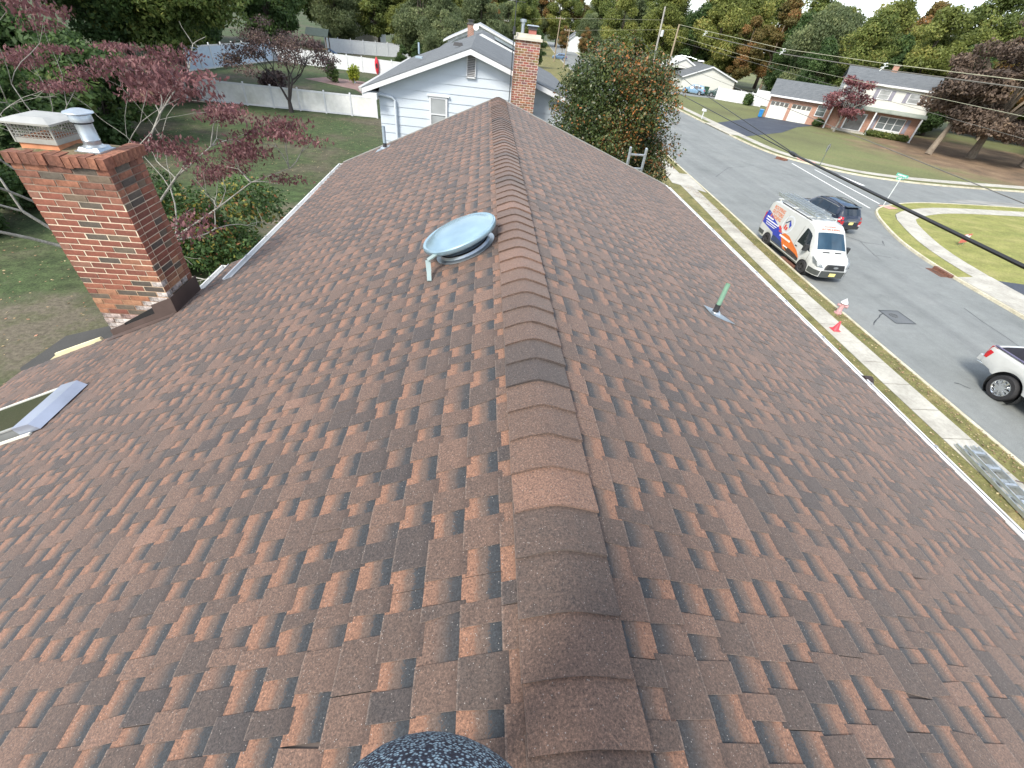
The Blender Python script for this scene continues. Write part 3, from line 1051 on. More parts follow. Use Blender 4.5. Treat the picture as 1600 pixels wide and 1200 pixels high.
def cage(cx, cy, w, d, z0, z1):
    f = MB()
    x0, x1, y0, y1 = cx - w / 2, cx + w / 2, cy - d / 2, cy + d / 2
    for (ax, ay, bx, by) in ((x0, y0, x1, y0), (x1, y0, x1, y1), (x1, y1, x0, y1), (x0, y1, x0, y0)):
        f.bar((ax, ay, z0 + .02), (bx, by, z0 + .02), 0.006, 0.045)
        f.bar((ax, ay, z1 - .006), (bx, by, z1 - .006), 0.006, 0.016)
    for ax, ay in ((x0, y0), (x1, y0), (x1, y1), (x0, y1)):
        f.bar((ax, ay, z0), (ax, ay, z1), 0.014)
    f.build('flue_cap_frame', cap_m, chimney)
    s = MB()
    n = 11
    for k in range(1, n):
        t = k / n
        for (ax, ay, bx, by) in ((x0, y0, x1, y0), (x1, y0, x1, y1), (x1, y1, x0, y1), (x0, y1, x0, y0)):
            px_, py_ = ax + (bx - ax) * t, ay + (by - ay) * t
            s.bar((px_, py_, z0), (px_, py_, z1), 0.0045)
    for k in range(1, 7):
        z = z0 + (z1 - z0) * k / 7
        for (ax, ay, bx, by) in ((x0, y0, x1, y0), (x1, y0, x1, y1), (x1, y1, x0, y1), (x0, y1, x0, y0)):
            s.bar((ax, ay, z), (bx, by, z), 0.0045)
    s.build('flue_cap_screen', cap_m, chimney)
    l = MB()
    ov = 0.055
    top = [(x0 - ov, y0 - ov, z1 + .004), (x1 + ov, y0 - ov, z1 + .004), (x1 + ov, y1 + ov, z1 + .004), (x0 - ov, y1 + ov, z1 + .004)]
    up = [(x0 + .05, y0 + .05, z1 + .038), (x1 - .05, y0 + .05, z1 + .038), (x1 - .05, y1 - .05, z1 + .038), (x0 + .05, y1 - .05, z1 + .038)]
    lo = [(p[0], p[1], p[2] - 0.016) for p in top]
    l.add(lo + top + up, [(0, 1, 5, 4), (1, 2, 6, 5), (2, 3, 7, 6), (3, 0, 4, 7), (4, 5, 9, 8), (5, 6, 10, 9), (6, 7, 11, 10), (7, 4, 8, 11), (8, 9, 10, 11), (3, 2, 1, 0)])
    l.build('flue_cap_lid', cap_m, chimney)
cage(-4.255, 5.03, 0.36, 0.36, ZC + 0.045, ZC + 0.225)
PXC, PYC = -3.845, 4.985
b = MB(); b.box((PXC, PYC, ZC - 0.01), (0.235, 0.235, 0.03)); b.box((PXC, PYC, ZC + 0.018), (0.20, 0.20, 0.03), taper=0.86)
b.build('vent_base', galv, chimney)
TP = Matrix.Translation((PXC, PYC, ZC + 0.03))
b = MB(); b.lathe([(0.10, 0.0), (0.078, 0.015), (0.072, 0.02), (0.072, 0.055), (0.076, 0.06), (0.072, 0.065), (0.070, 0.20)], 28, TP)
b.build('vent_pipe', galv, chimney, smooth=40)
b = MB(); b.lathe([(0.062, 0.195), (0.062, 0.225)], 24, TP)
b.build('vent_gap', mat('dark_gap', (0.02, 0.02, 0.022), 0.8), chimney)
b = MB(); b.lathe([(0.088, 0.215), (0.092, 0.218), (0.092, 0.285), (0.088, 0.29)], 28, TP)
b.build('vent_collar', galv, chimney, smooth=40)
b = MB(); b.lathe([(0.118, 0.286), (0.122, 0.29), (0.118, 0.298), (0.05, 0.322), (0.0, 0.328)], 28, TP); b.lathe([(0.118, 0.286), (0.0, 0.288)], 28, TP)
b.build('vent_cap', galv, chimney, smooth=25)
# step flashing and the torn counter flashing
b = MB()
def strip_wall(p, q, h0, h1, out_, th=0.006):
    p, q, out_ = Vector(p), Vector(q), Vector(out_)
    a = [p, q, q + Vector((0, 0, h1)), p + Vector((0, 0, h0))]
    b.extr([x + out_ * th for x in a], [x + out_ * (th - 0.004) for x in a])
rz_ = lambda x: ZR - SLT * (XR - x) + 0.012
strip_wall((CX0 - .01, CY0, rz_(CX0)), (-4.30, CY0, rz_(-4.30)), 0.085, 0.10, (0, -1, 0), 0.012)
strip_wall((-4.30, CY0, rz_(-4.30)), (-3.86, CY0, rz_(-3.86)), 0.075, 0.08, (0, -1, 0), 0.014)
strip_wall((-3.86, CY0 - .02, rz_(-3.86)), (-3.60, CY0 - .02, rz_(-3.60)), 0.20, 0.20, (0, -1, 0), 0.014)
strip_wall((-3.605, CY0 - .034, rz_(-3.60)), (-3.605, CY1, rz_(-3.60)), 0.20, 0.20, (1, 0, 0), 0.010)
# apron on the shingles
b.add([roof_pt('L', sL(CX0 - .02), CY0 - .13, .016), roof_pt('L', sL(CX0 - .02), CY0, .016), roof_pt('L', sL(-3.6), CY0 - .034, .016), roof_pt('L', sL(-3.6), CY0 - .13, .016)], [(0, 1, 2, 3)])
b.build('flashing', brown_metal, chimney)
b = MB()
p, q = Vector((-4.31, CY0 - 0.003, rz_(-4.31) + 0.075)), Vector((-3.86, CY0 - 0.003, rz_(-3.86) + 0.075))
b.add([p, q, q + Vector((0, 0, .085)), p + Vector((0, 0, .03))], [(0, 1, 2, 3)])
b.build('flashing_gap', mat('gap_black', (0.012, 0.012, 0.013), 0.9), chimney)  # black sheet painting the dark inside the open gap at the torn flashing

# ---------------------------------------------------------------- round attic vent on the left slope
vent = MB()
vs_, vy_ = sL(-0.17 + 0.09), 3.50
V0 = roof_pt('L', vs_, vy_, 0.0)
ez = Vector((-math.sin(aL), 0, math.cos(aL)))
ey = Vector((0, 1, 0))
ex = ey.cross(ez)
VM = Matrix((ex, ey, ez)).transposed().to_4x4(); VM.translation = V0
b = MB(); b.lathe([(0.262, 0.014), (0.262, 0.018), (0.225, 0.024), (0.215, 0.04), (0.215, 0.045)], 40, VM)
vent_o = b.build('attic_vent', galv, house, smooth=40)
b = MB(); b.lathe([(0.20, 0.05), (0.20, 0.15)], 40, VM)
for k in range(3):
    b.lathe([(0.232, 0.07 + k * .028), (0.222, 0.062 + k * .028)], 40, VM)
b.build('louvre', mat('vent_louvre', (0.10, 0.15, 0.20), 0.4, 0.6), vent_o, smooth=40)
b = MB(); b.lathe([(0.27, 0.118), (0.318, 0.122), (0.325, 0.134), (0.323, 0.156), (0.314, 0.164), (0.302, 0.158), (0.292, 0.160), (0.25, 0.178), (0.21, 0.198), (0.19, 0.201), (0.13, 0.210), (0.06, 0.214), (0.0, 0.215)], 56, VM)
b.build('dome', mat('galvanised_dome', (0.27, 0.39, 0.46), 0.27, 0.55, 0.12, 3), vent_o, smooth=40)
b = MB()
k1, k2 = VM @ Vector((-0.15, -0.24, 0.145)), VM @ Vector((-0.26, -0.285, 0.13))
k3, k4 = VM @ Vector((-0.28, -0.33, 0.06)), VM @ Vector((-0.285, -0.42, 0.022))
b.bar(k1, k2, 0.04, 0.010); b.bar(k2, k3, 0.038, 0.010); b.bar(k3, k4, 0.034, 0.010)
b.build('bracket', mat('pale_bracket', (0.30, 0.38, 0.37), 0.4, 0.3), vent_o)

# ---------------------------------------------------------------- vent pipes
def pipe(loc, side, h, r, mcol, flash, lab=None):
    P0 = Vector(loc)
    nrm = Vector((-math.sin(aL), 0, math.cos(aL))) if side == 'L' else Vector((math.sin(aR), 0, math.cos(aR)))
    ss = sL(P0.x) if side == 'L' else sR(P0.x)
    b = MB(); b.tube([P0 + Vector((0, 0, .07)), P0 + Vector((0, 0, h))], r, 16, cap=False)
    b.tube([P0 + Vector((0, 0, h)), P0 + Vector((0, 0, .07))], r * 0.82, 16, cap=False)
    po = b.build('vent_pipe', mcol, house, smooth=40)
    b = MB(); b.lathe([(r * 1.9, 0.0), (r * 1.35, 0.03), (r * 1.14, 0.045), (r * 1.12, 0.105)], 16, Matrix.Translation(P0))
    b.build('boot', rubber, po, smooth=40)
    b = MB()
    pts = [roof_pt(side, ss + a, P0.y + c, 0.0165) for a, c in flash]
    b.extr(pts, [p - nrm * 0.003 for p in pts])
    b.lathe([(r * 3.0, 0.0), (r * 2.0, 0.028), (r * 1.5, 0.03)], 16, Matrix.Translation(P0 + Vector((0, 0, .0))))
    b.build('flashing', galv, po)
    b = MB(); b.lathe([(r * 0.82, h - .03), (0, h - .03)], 16, Matrix.Translation(P0))
    b.build('bore', mat('dark_gap', (0.02, 0.02, 0.022), 0.8), po)
pipe(roof_pt('R', sR(2.38), 3.56), 'R', 0.32, 0.022, mat('verdigris_pipe', (0.20, 0.36, 0.26), 0.5, 0.2, 0.15, 12), [(-0.10, -0.10), (-0.12, 0.06), (0.02, 0.07), (0.20, -0.10), (0.05, -0.12)])
pipe(roof_pt('L', sL(-2.05), 10.5), 'L', 0.42, 0.035, mat('grey_pipe', (0.30, 0.38, 0.44), 0.5, 0.3), [(-0.12, -0.14), (-0.12, 0.12), (0.20, 0.12), (0.20, -0.14)])

# ---------------------------------------------------------------- skylight
SY0, SY1, SS0, SS1 = 2.88, 3.44, sL(-3.83), sL(-5.05)
def sk(s, y, h):
    return roof_pt('L', s, y, h)
def sbox(b, s0, s1, y0, y1, h0, h1):
    A = [sk(s0, y0, h0), sk(s1, y0, h0), sk(s1, y1, h0), sk(s0, y1, h0)]
    B = [sk(s0, y0, h1), sk(s1, y0, h1), sk(s1, y1, h1), sk(s0, y1, h1)]
    b.extr(A, B)
b = MB(); sbox(b, SS0 + .06, SS1, SY0, SY1, -0.05, 0.085)
skyl = b.build('skylight', mat('skylight_curb', (0.17, 0.18, 0.18), 0.6), house)
b = MB(); sbox(b, SS0 + .26, SS1 - .05, SY0 + .035, SY1 - .03, 0.086, 0.094)
b.build('pane', glass_mat('bronze_glass', (0.030, 0.026, 0.016), 0.10), skyl)
b = MB(); sbox(b, SS0 + .24, SS1, SY1 - .022, SY1 + .008, 0.087, 0.10)
b.build('frame', mat('bright_frame', (0.62, 0.63, 0.58), 0.4, 0.3), skyl)
b = MB(); sbox(b, SS0 + .24, SS1, SY0 - .008, SY0 + .022, 0.087, 0.10)
b.build('frame', mat('frame_shade', (0.33, 0.34, 0.33), 0.4, 0.3), skyl)  # near rail of the same frame, with shade put into its colour
b = MB()
A = [sk(SS0 + .01, SY0 - .025, 0.020), sk(SS0 + .055, SY0 - .025, 0.098), sk(SS0 + .25, SY0 - .025, 0.108), sk(SS0 + .25, SY1 + .025, 0.108), sk(SS0 + .055, SY1 + .025, 0.098), sk(SS0 + .01, SY1 + .025, 0.020)]
b.add(A, [(0, 1, 4, 5), (1, 2, 3, 4)])
for y_ in (SY0 - .025, SY1 + .025):
    b.add([sk(SS0 + .01, y_, 0.02), sk(SS0 + .055, y_, 0.098), sk(SS0 + .25, y_, 0.108), sk(SS0 + .25, y_, 0.01)], [(0, 1, 2, 3)])
b.build('head_flashing', mat('skylight_head', (0.36, 0.40, 0.49), 0.4, 0.6), skyl)
b = MB(); b.bar(sk(SS0 + .10, SY0 - .055, 0.02), sk(SS1, SY0 - .055, 0.02), 0.03, 0.016)
b.build('side_flashing', mat('pale_flashing', (0.66, 0.66, 0.58), 0.5), skyl)

# short dark outlet pipe under the front gutter
b = MB(); p = eave_line('R', 3.55, -.06) + Vector((0.17, 0, 0))
b.tube([p + Vector((-.08, 0, 0)), p, p + Vector((.05, 0, -.06)), p + Vector((.06, 0, -.5))], .055, 12)
b.build('outlet_pipe', mat('dark_brown_pipe', (0.03, 0.018, 0.016), 0.6), house)
# ================================================================== neighbouring houses
grey_roof = noise_mat('grey_shingles', [(0.3, (0.085, 0.095, 0.104)), (0.7, (0.135, 0.146, 0.155))], 1.2, [(9, 0.18), (40, 0.2)], bump=0.3, bsc=30, stretch=(1, 3, 1))
def brickwork(name, c1, c2, mortar, scale=1.0, rot=None):
    m, ns, ls, b = _new(name)
    t = ns.new('ShaderNodeTexCoord')
    mpn = ns.new('ShaderNodeMapping')
    ls.new(t.outputs['Object'], mpn.inputs[0])
    mpn.inputs['Rotation'].default_value = rot or (R(90), 0, 0)
    bt = N(ns, 'ShaderNodeTexBrick', Scale=scale)
    bt.inputs['Color1'].default_value = (*c1, 1)
    bt.inputs['Color2'].default_value = (*c2, 1)
    bt.inputs['Mortar'].default_value = (*mortar, 1)
    bt.inputs['Brick Width'].default_value = 0.215
    bt.inputs['Row Height'].default_value = 0.0725
    bt.inputs['Mortar Size'].default_value = 0.011
    ls.new(mpn.outputs[0], bt.inputs['Vector'])
    ls.new(bt.outputs[0], b.inputs['Base Color'])
    b.inputs['Roughness'].default_value = 0.9
    return m

# ---------- white house just beyond the gable
wh = thing('white_house', 'white sided house with grey roof and gable vent just beyond the shingle roof', 'house', (-0.4, 20, 0))
GY = 20.0
PK = (-0.49, 7.98)
EL, ER = (-4.50, 6.44), (4.25, 6.50)
def wh_roof_z(x):
    return PK[1] - (PK[0] - x) * (PK[1] - EL[1]) / (PK[0] - EL[0]) if x < PK[0] else PK[1] - (x - PK[0]) * (PK[1] - ER[1]) / (ER[0] - PK[0])
wallx0, wallx1 = -3.97, 3.8
siding = mat('white_siding', (0.50, 0.56, 0.62), 0.5, var=0.05, sc=1.2)
core = MB()
core.extr([(wallx0, GY + .03, 0), (wallx1, GY + .03, 0), (wallx1, GY + .03, wh_roof_z(wallx1) - .25), (PK[0], GY + .03, PK[1] - .25), (wallx0, GY + .03, wh_roof_z(wallx0) - .25)],
          [(wallx0, 33, 0), (wallx1, 33, 0), (wallx1, 33, wh_roof_z(wallx1) - .25), (PK[0], 33, PK[1] - .25), (wallx0, 33, wh_roof_z(wallx0) - .25)])
core_o = core.build('wall', mat('white_sheathing', (0.55, 0.57, 0.59), 0.7), wh)
z = 0.4
row = 0.305
while z < PK[1] - 0.3:
    z1 = z + row
    def span(zz):
        x0, x1 = wallx0, wallx1
        k = 0.16
        if wh_roof_z(x0) - k < zz:
            x0 = PK[0] - (PK[1] - k - zz) * (PK[0] - EL[0]) / (PK[1] - EL[1])
        if wh_roof_z(x1) - k < zz:
            x1 = PK[0] + (PK[1] - k - zz) * (ER[0] - PK[0]) / (PK[1] - ER[1])
        return x0, x1
    a0, a1 = span(z + .004)
    b0, b1 = span(min(z1, PK[1] - .17))
    if a1 - a0 > 0.1:
        zt = min(z1 + .015, PK[1] - .17)
        b = MB()
        # 1.2 m shakes side by side make the course
        b.extr([(a0, GY - .020, z), (a1, GY - .020, z), (b1, GY + .004, zt), (b0, GY + .004, zt)],
               [(a0, GY + .02, z), (a1, GY + .02, z), (b1, GY + .02, zt), (b0, GY + .02, zt)])
        x = a0 + rnd.uniform(0.3, 1.2)
        b.build('siding_board', siding, core_o)
    z = z1
b = MB()
for (p, q) in ((EL, PK), (PK, ER)):
    b.extr([(p[0], GY - .42, p[1] + .03), (q[0], GY - .42, q[1] + .03), (q[0], GY - .42, q[1] - .12), (p[0], GY - .42, p[1] - .12)],
           [(p[0], 33.4, p[1] + .03), (q[0], 33.4, q[1] + .03), (q[0], 33.4, q[1] - .12), (p[0], 33.4, p[1] - .12)])
wroof = b.build('roof', grey_roof, wh)
b = MB()
for (p, q) in ((EL, PK), (PK, ER)):
    d = 0.02
    b.extr([(p[0], GY - .45, p[1] - .01), (q[0], GY - .45, q[1] - .01), (q[0], GY - .45, q[1] - .165), (p[0], GY - .45, p[1] - .165)],
           [(p[0], GY - .42, p[1] - .01), (q[0], GY - .42, q[1] - .01), (q[0], GY - .42, q[1] - .165), (p[0], GY - .42, p[1] - .165)])
    b.extr([(p[0], GY - .42, p[1] - .14), (q[0], GY - .42, q[1] - .14), (q[0], GY - .42, q[1] - .17), (p[0], GY - .42, p[1] - .17)],
           [(p[0], GY + .02, p[1] - .14), (q[0], GY + .02, q[1] - .14), (q[0], GY + .02, q[1] - .17), (p[0], GY + .02, p[1] - .17)])
b.build('rake_board', white_vinyl, wh)
b = MB()
b.extr([(EL[0] - .01, GY - .42, EL[1] - .12), (wallx0, GY - .42, EL[1] - .12), (wallx0, GY - .42, EL[1] - .33), (EL[0] - .01, GY - .42, EL[1] - .28)],
       [(EL[0] - .01, 33.4, EL[1] - .12), (wallx0, 33.4, EL[1] - .12), (wallx0, 33.4, EL[1] - .33), (EL[0] - .01, 33.4, EL[1] - .28)])
b.build('soffit', white_vinyl, wh)
b = MB()
b.extr([(EL[0] - .13, GY - .4, EL[1] + .02), (EL[0] - .02, GY - .4, EL[1] + .02), (EL[0] - .02, GY - .4, EL[1] - .11), (EL[0] - .09, GY - .4, EL[1] - .11)],
       [(EL[0] - .13, 33.4, EL[1] + .02), (EL[0] - .02, 33.4, EL[1] + .02), (EL[0] - .02, 33.4, EL[1] - .11), (EL[0] - .09, 33.4, EL[1] - .11)])
b.build('gutter', mat('weathered_gutter', (0.42, 0.42, 0.40), 0.5, 0.3), wh)
b = MB()
b.tube([(EL[0] - .06, GY - .3, EL[1] - .1), (-4.1, GY - .12, 6.40 - .12), (-3.48, GY - .10, 6.20), (-3.36, GY - .09, 6.10), (-3.35, GY - .09, 0.3)], 0.05, 8)
b.build('downspout', siding, wh)
# gable vent with slats
b = MB()
for (c, s) in (((-.46, GY - .05, 7.79), (.36, .08, .04)), ((-.46, GY - .05, 7.10), (.36, .08, .05)), ((-.62, GY - .05, 7.445), (.035, .08, .7)), ((-.30, GY - .05, 7.445), (.035, .08, .7))):
    b.box(c, s)
gv = b.build('gable_vent', white_vinyl, wh)
b = MB(); b.box((-.46, GY - .045, 7.445), (.30, .01, .66)); b.build('screen', mat('vent_screen', (0.10, 0.10, 0.11), 0.8), gv)
for k in range(12):
    s = MB(); s.bar((-.60, GY - .06, 7.16 + k * .053), (-.32, GY - .06, 7.16 + k * .053), 0.04, 0.012, up=(0, -0.7, 0.7)); s.build('slat', mat('vent_slat', (0.36, 0.36, 0.36), 0.6), gv)
# sash window
def window(parent, x0, x1, z0, z1, M, sash=True, cols=1, fr=0.07, frame_m=None, gl=None, shutters=None, dep=0.05):
    """double hung window in local X-Z plane facing -Y of M"""
    fm = frame_m or white_vinyl
    b = MB()
    def bx(bb, xa, xb, za, zb, ya, yb):
        pts = [(xa, ya, za), (xb, ya, za), (xb, ya, zb), (xa, ya, zb)]
        pt2 = [(xa, yb, za), (xb, yb, za), (xb, yb, zb), (xa, yb, zb)]
        bb.extr([M @ Vector(p) for p in pts], [M @ Vector(p) for p in pt2])
    bx(b, x0 - fr, x1 + fr, z1, z1 + fr, -dep, .0)
    bx(b, x0 - fr * 1.3, x1 + fr * 1.3, z0 - fr, z0, -dep * 1.5, .0)
    bx(b, x0 - fr, x0, z0, z1, -dep, .0)
    bx(b, x1, x1 + fr, z0, z1, -dep, .0)
    for k in range(1, cols):
        xm = x0 + (x1 - x0) * k / cols
        bx(b, xm - fr * .6, xm + fr * .6, z0, z1, -dep, .0)
    wo = b.build('window', fm, parent)
    for k in range(cols):
        xa = x0 + (x1 - x0) * k / cols + (fr * .6 if k else 0)
        xb = x0 + (x1 - x0) * (k + 1) / cols - (fr * .6 if k < cols - 1 else 0)
        zm = (z0 + z1) / 2
        for (za, zb, yy) in ((z0, zm, -dep * .45), (zm, z1, -dep * .7)):
            b = MB(); bx(b, xa, xb, za, zb, yy, yy + .01); b.build('pane', gl or glass_window, wo)
            b = MB(); bx(b, xa, xb, za - .02, za + .02, yy - .015, yy + .012); b.build('sash_rail', fm, wo)
    return wo
glass_window = glass_mat('window_glass', (0.10, 0.12, 0.13), 0.06)
glass_blind = glass_mat('window_blind', (0.30, 0.32, 0.33), 0.12)
window(wh, -1.98, -1.42, 5.25, 6.30, Matrix.Translation((0, GY - .02, 0)), gl=glass_blind)
b = MB(); b.box((-1.7, GY - .06, 6.40), (.86, .10, .05)); b.build('window_head', white_vinyl, wh)
# brick chimney of the white house; bricks only 3 px tall, joined
cw = mat('buff_mortar', (0.62, 0.54, 0.46), 0.95)
b = MB(); b.prism([(1.10, 19.12), (1.95, 19.12), (1.95, 19.58), (1.10, 19.58)], 0, 8.46)
wch = b.build('chimney', cw, wh)
b = MB()
n = 0
for i in range(62):
    z = 8.42 - .0745 * (i + .5)
    x = 1.10 + (0 if i % 2 else -.107)
    while x < 1.94:
        a, e = max(x, 1.10), min(x + .19, 1.95)
        if e - a > .04:
            b.box(((a + e) / 2, 19.12 + .04, z), (e - a, .10, .054), col=tuple(v * rnd.uniform(.7, 1.25) for v in (1, 1, 1)))
        x += .2125
    for y in (19.24, 19.46):
        b.box((1.945, y, z), (.03, .19, .054), col=(1, 1, 1))
        b.box((1.105, y, z), (.03, .19, .054), col=(1, 1, 1))
b.build('bricks', mat('chimney_brick_far', (0.24, 0.115, 0.075), 0.9, var=0.25, sc=6, tint=True), wch, kind='stuff')
b = MB(); b.prism([(1.04, 19.05), (2.01, 19.05), (2.01, 19.65), (1.04, 19.65)], 8.42, 8.50); b.prism([(1.10, 19.12), (1.95, 19.12), (1.95, 19.58), (1.10, 19.58)], 8.50, 8.60)
b.build('crown', mat('pale_crown', (0.50, 0.47, 0.40), 0.9), wch)
b = MB(); b.lathe([(0.06, 8.58), (0.06, 8.90), (0.11, 8.90), (0.11, 8.97), (0.0, 8.98)], 16, Matrix.Translation((1.30, 19.3, 0))); b.build('flue_pipe', galv, wch)
b = MB(); b.box((1.65, 19.35, 8.66), (.26, .26, .12)); b.build('flue_tile', mat('red_flue', (0.30, 0.11, 0.09), 0.8), wch)
b = MB(); b.box((1.65, 19.35, 8.77), (.30, .30, .10)); b.build('flue_screen', mat('dark_screen', (0.09, 0.09, 0.09), 0.6, 0.4), wch)
b = MB(); b.box((1.65, 19.35, 8.835), (.42, .42, .03), taper=.8); b.build('flue_lid', galv, wch)
b = MB(); b.lathe([(0.04, 7.35), (0.04, 7.75), (0.0, 7.75)], 12, Matrix.Translation((-2.86, 24, 0))); b.box((-2.86, 23.95, 7.24), (.3, .3, .06)); b.build('vent_pipe', mat('grey_pipe', (0.3, 0.38, 0.44)), wh)
b = MB(); b.box((-1.15, 24, 7.86), (.42, .42, .12), taper=.8); b.build('roof_vent', mat('black_vent', (0.03, 0.03, 0.033), 0.6), wh)

ant = thing('antenna_mast', 'thin dark antenna mast standing beside the brick chimney of the white house', 'antenna', (1.0, 19.0, 0))
b = MB(); b.tube([(1.0, 19.0, 6.2), (0.99, 19.0, 9.6)], 0.018, 6); b.tube([(0.99, 19.0, 8.55), (0.99, 19.0, 8.75)], 0.05, 8)
b.build('mast', mat('dark_steel', (0.05, 0.055, 0.06), 0.5, 0.5), ant)
b = MB(); b.tube([(0.7, 19.0, 9.4), (1.3, 19.0, 9.4)], 0.008, 6); b.tube([(0.8, 19.0, 9.5), (1.2, 19.0, 9.5)], 0.008, 6); b.build('aerial', mat('dark_steel', (0.05, 0.055, 0.06)), ant)

# ---------- second house beyond, pale green gable
h2 = thing('green_house', 'pale green sided house with grey roof beyond the white house', 'house', (-0.2, 48, 0))
def simple_gable(root, y0, y1, xl, xr, xp, zl, zr, zp, wm_, rm, ov=.4, wall_in=.5):
    b = MB()
    b.extr([(xl + wall_in, y0, 0), (xr - wall_in, y0, 0), (xr - wall_in, y0, zr - .1), (xp, y0, zp - .15), (xl + wall_in, y0, zl - .1)],
           [(xl + wall_in, y1, 0), (xr - wall_in, y1, 0), (xr - wall_in, y1, zr - .1), (xp, y1, zp - .15), (xl + wall_in, y1, zl - .1)])
    w = b.build('wall', wm_, root)
    b = MB()
    for (p, q) in (((xl, zl), (xp, zp)), ((xp, zp), (xr, zr))):
        b.extr([(p[0], y0 - ov, p[1]), (q[0], y0 - ov, q[1]), (q[0], y0 - ov, q[1] - .12), (p[0], y0 - ov, p[1] - .12)],
               [(p[0], y1 + ov, p[1]), (q[0], y1 + ov, q[1]), (q[0], y1 + ov, q[1] - .12), (p[0], y1 + ov, p[1] - .12)])
    r_ = b.build('roof', rm, root)
    b = MB()
    for (p, q) in (((xl, zl), (xp, zp)), ((xp, zp), (xr, zr))):
        b.extr([(p[0], y0 - ov - .03, p[1] - .02), (q[0], y0 - ov - .03, q[1] - .02), (q[0], y0 - ov - .03, q[1] - .22), (p[0], y0 - ov - .03, p[1] - .22)],
               [(p[0], y0 - ov, p[1] - .02), (q[0], y0 - ov, q[1] - .02), (q[0], y0 - ov, q[1] - .22), (p[0], y0 - ov, p[1] - .22)])
    b.build('rake_board', white_vinyl, root)
    return w, r_
green_sid = noise_mat('green_siding', [(0.3, (0.40, 0.48, 0.46)), (0.7, (0.48, 0.56, 0.54))], 0.4, rough=0.6, stretch=(.1, .1, 30))
w, r_ = simple_gable(h2, 48, 58, -4.2, 4.2, -0.25, 6.15, 6.15, 7.66, green_sid, grey_roof)
b = MB(); b.box((-.15, 47.97, 7.1), (.42, .05, .62)); b.build('gable_vent', mat('cream_vent', (0.62, 0.63, 0.50), 0.6), h2)
b = MB(); b.prism([(-1.55, 49.2), (-1.0, 49.2), (-1.0, 49.8), (-1.55, 49.8)], 6.4, 8.12); hc = b.build('chimney', brickwork('brick_far', (0.30, 0.12, 0.08), (0.20, 0.08, 0.06), (0.4, 0.34, 0.28)), h2)
b = MB(); b.box((-1.28, 49.5, 8.16), (.7, .7, .08)); b.box((-1.28, 49.5, 8.30), (.42, .42, .2)); b.box((-1.28, 49.5, 8.43), (.62, .62, .04)); b.build('flue_cap', mat('dark_screen', (0.09, 0.09, 0.09)), hc)
b = MB(); b.lathe([(0.0, 0.0), (0.15, 0.015), (0.24, 0.05)], 20, Matrix.Translation((-.82, 49.1, 7.98)) @ Matrix.Rotation(R(70), 4, 'X')); b.tube([(-.82, 49.12, 7.9), (-1.0, 49.3, 7.7)], .025, 6)
b.build('satellite_dish', mat('dish_grey', (0.58, 0.58, 0.58), 0.5), h2)
solar = MB()
def r2(x, off=0.02):
    return (7.66 - (-.25 - x) * (7.66 - 6.15) / 3.95 if x < -.25 else 7.66 - (x + .25) * (7.66 - 6.15) / 4.45) + off
for (xa, xb) in ((-3.0, -1.75), (0.9, 3.6)):
    solar.extr([(xa, 48.2, r2(xa, .08)), (xb, 48.2, r2(xb, .08)), (xb, 56, r2(xb, .08)), (xa, 56, r2(xa, .08))], [(xa, 48.2, r2(xa, .03)), (xb, 48.2, r2(xb, .03)), (xb, 56, r2(xb, .03)), (xa, 56, r2(xa, .03))])
solar.build('solar_panel', mat('solar_black', (0.015, 0.017, 0.022), 0.2), h2)
h3 = thing('grey_house', 'third house down the row with only its pale ridge showing', 'house', (-0.6, 72, 0))
simple_gable(h3, 70, 80, -5.2, 4.4, -0.75, 6.0, 6.2, 7.95, mat('pale_siding', (0.58, 0.60, 0.60), 0.6), noise_mat('light_shingles', [(0.3, (0.26, 0.28, 0.30)), (0.7, (0.34, 0.36, 0.38))], 1.0))
h4 = thing('distant_house', 'small white house with a dark roof beside the road behind the holly', 'house', (24, 120, 0))
simple_gable(h4, 232, 240, 35.5, 42.5, 39, 4.2, 4.2, 6.8, mat('pale_siding', (0.6, 0.6, 0.6)), grey_roof)
h5 = thing('backyard_house', 'white house glimpsed between the trees behind the back fence', 'house', (-30, 128, 0))
simple_gable(h5, 128, 138, -31, -24, -27.5, 4.6, 4.6, 6.2, mat('white_paint_wall', (0.72, 0.72, 0.70), 0.6), grey_roof)

# ---------- brick house with double garage
A0 = Vector((49.16, 84.7, 0)); dF = Vector((67.2 - 49.16, 73.5 - 84.7, 0)).normalized(); nB = Vector((-dF.y, dF.x, 0))
HM = Matrix((dF, nB, Vector((0, 0, 1)))).transposed().to_4x4(); HM.translation = A0    # local x along the front, y away from us
bh = thing('brick_house', 'brick and white two storey house with a double garage across the street', 'house', (60, 83, 0))
bw = brickwork('red_brickwork', (0.36, 0.16, 0.10), (0.28, 0.115, 0.075), (0.42, 0.33, 0.27), rot=(R(90), 0, 0))
def hbox(b, x0, x1, y0, y1, z0, z1, mi=0):
    pts = [(x0, y0), (x1, y0), (x1, y1), (x0, y1)]
    lo = [HM @ Vector((p[0], p[1], z0)) for p in pts]
    hi = [HM @ Vector((p[0], p[1], z1)) for p in pts]
    b.extr(lo, hi, mi)
def hext(b, prof, x0, x1, mi=0):
    """profile in (y,z) swept along the front direction"""
    b.extr([HM @ Vector((x0, y, z)) for y, z in prof], [HM @ Vector((x1, y, z)) for y, z in prof], mi)
for mm in (bw,):
    for nd in mm.node_tree.nodes:
        if nd.type == 'MAPPING':
            nd.inputs['Rotation'].default_value = (R(90), 0, math.atan2(dF.y, dF.x) * -1)
b = MB()
hbox(b, -0.35, 0.0, 0, 8, 0, 3.35); hbox(b, 2.85, 3.35, 0, 8, 0, 3.35); hbox(b, 6.35, 9.3, 0, 8, 0, 3.35)
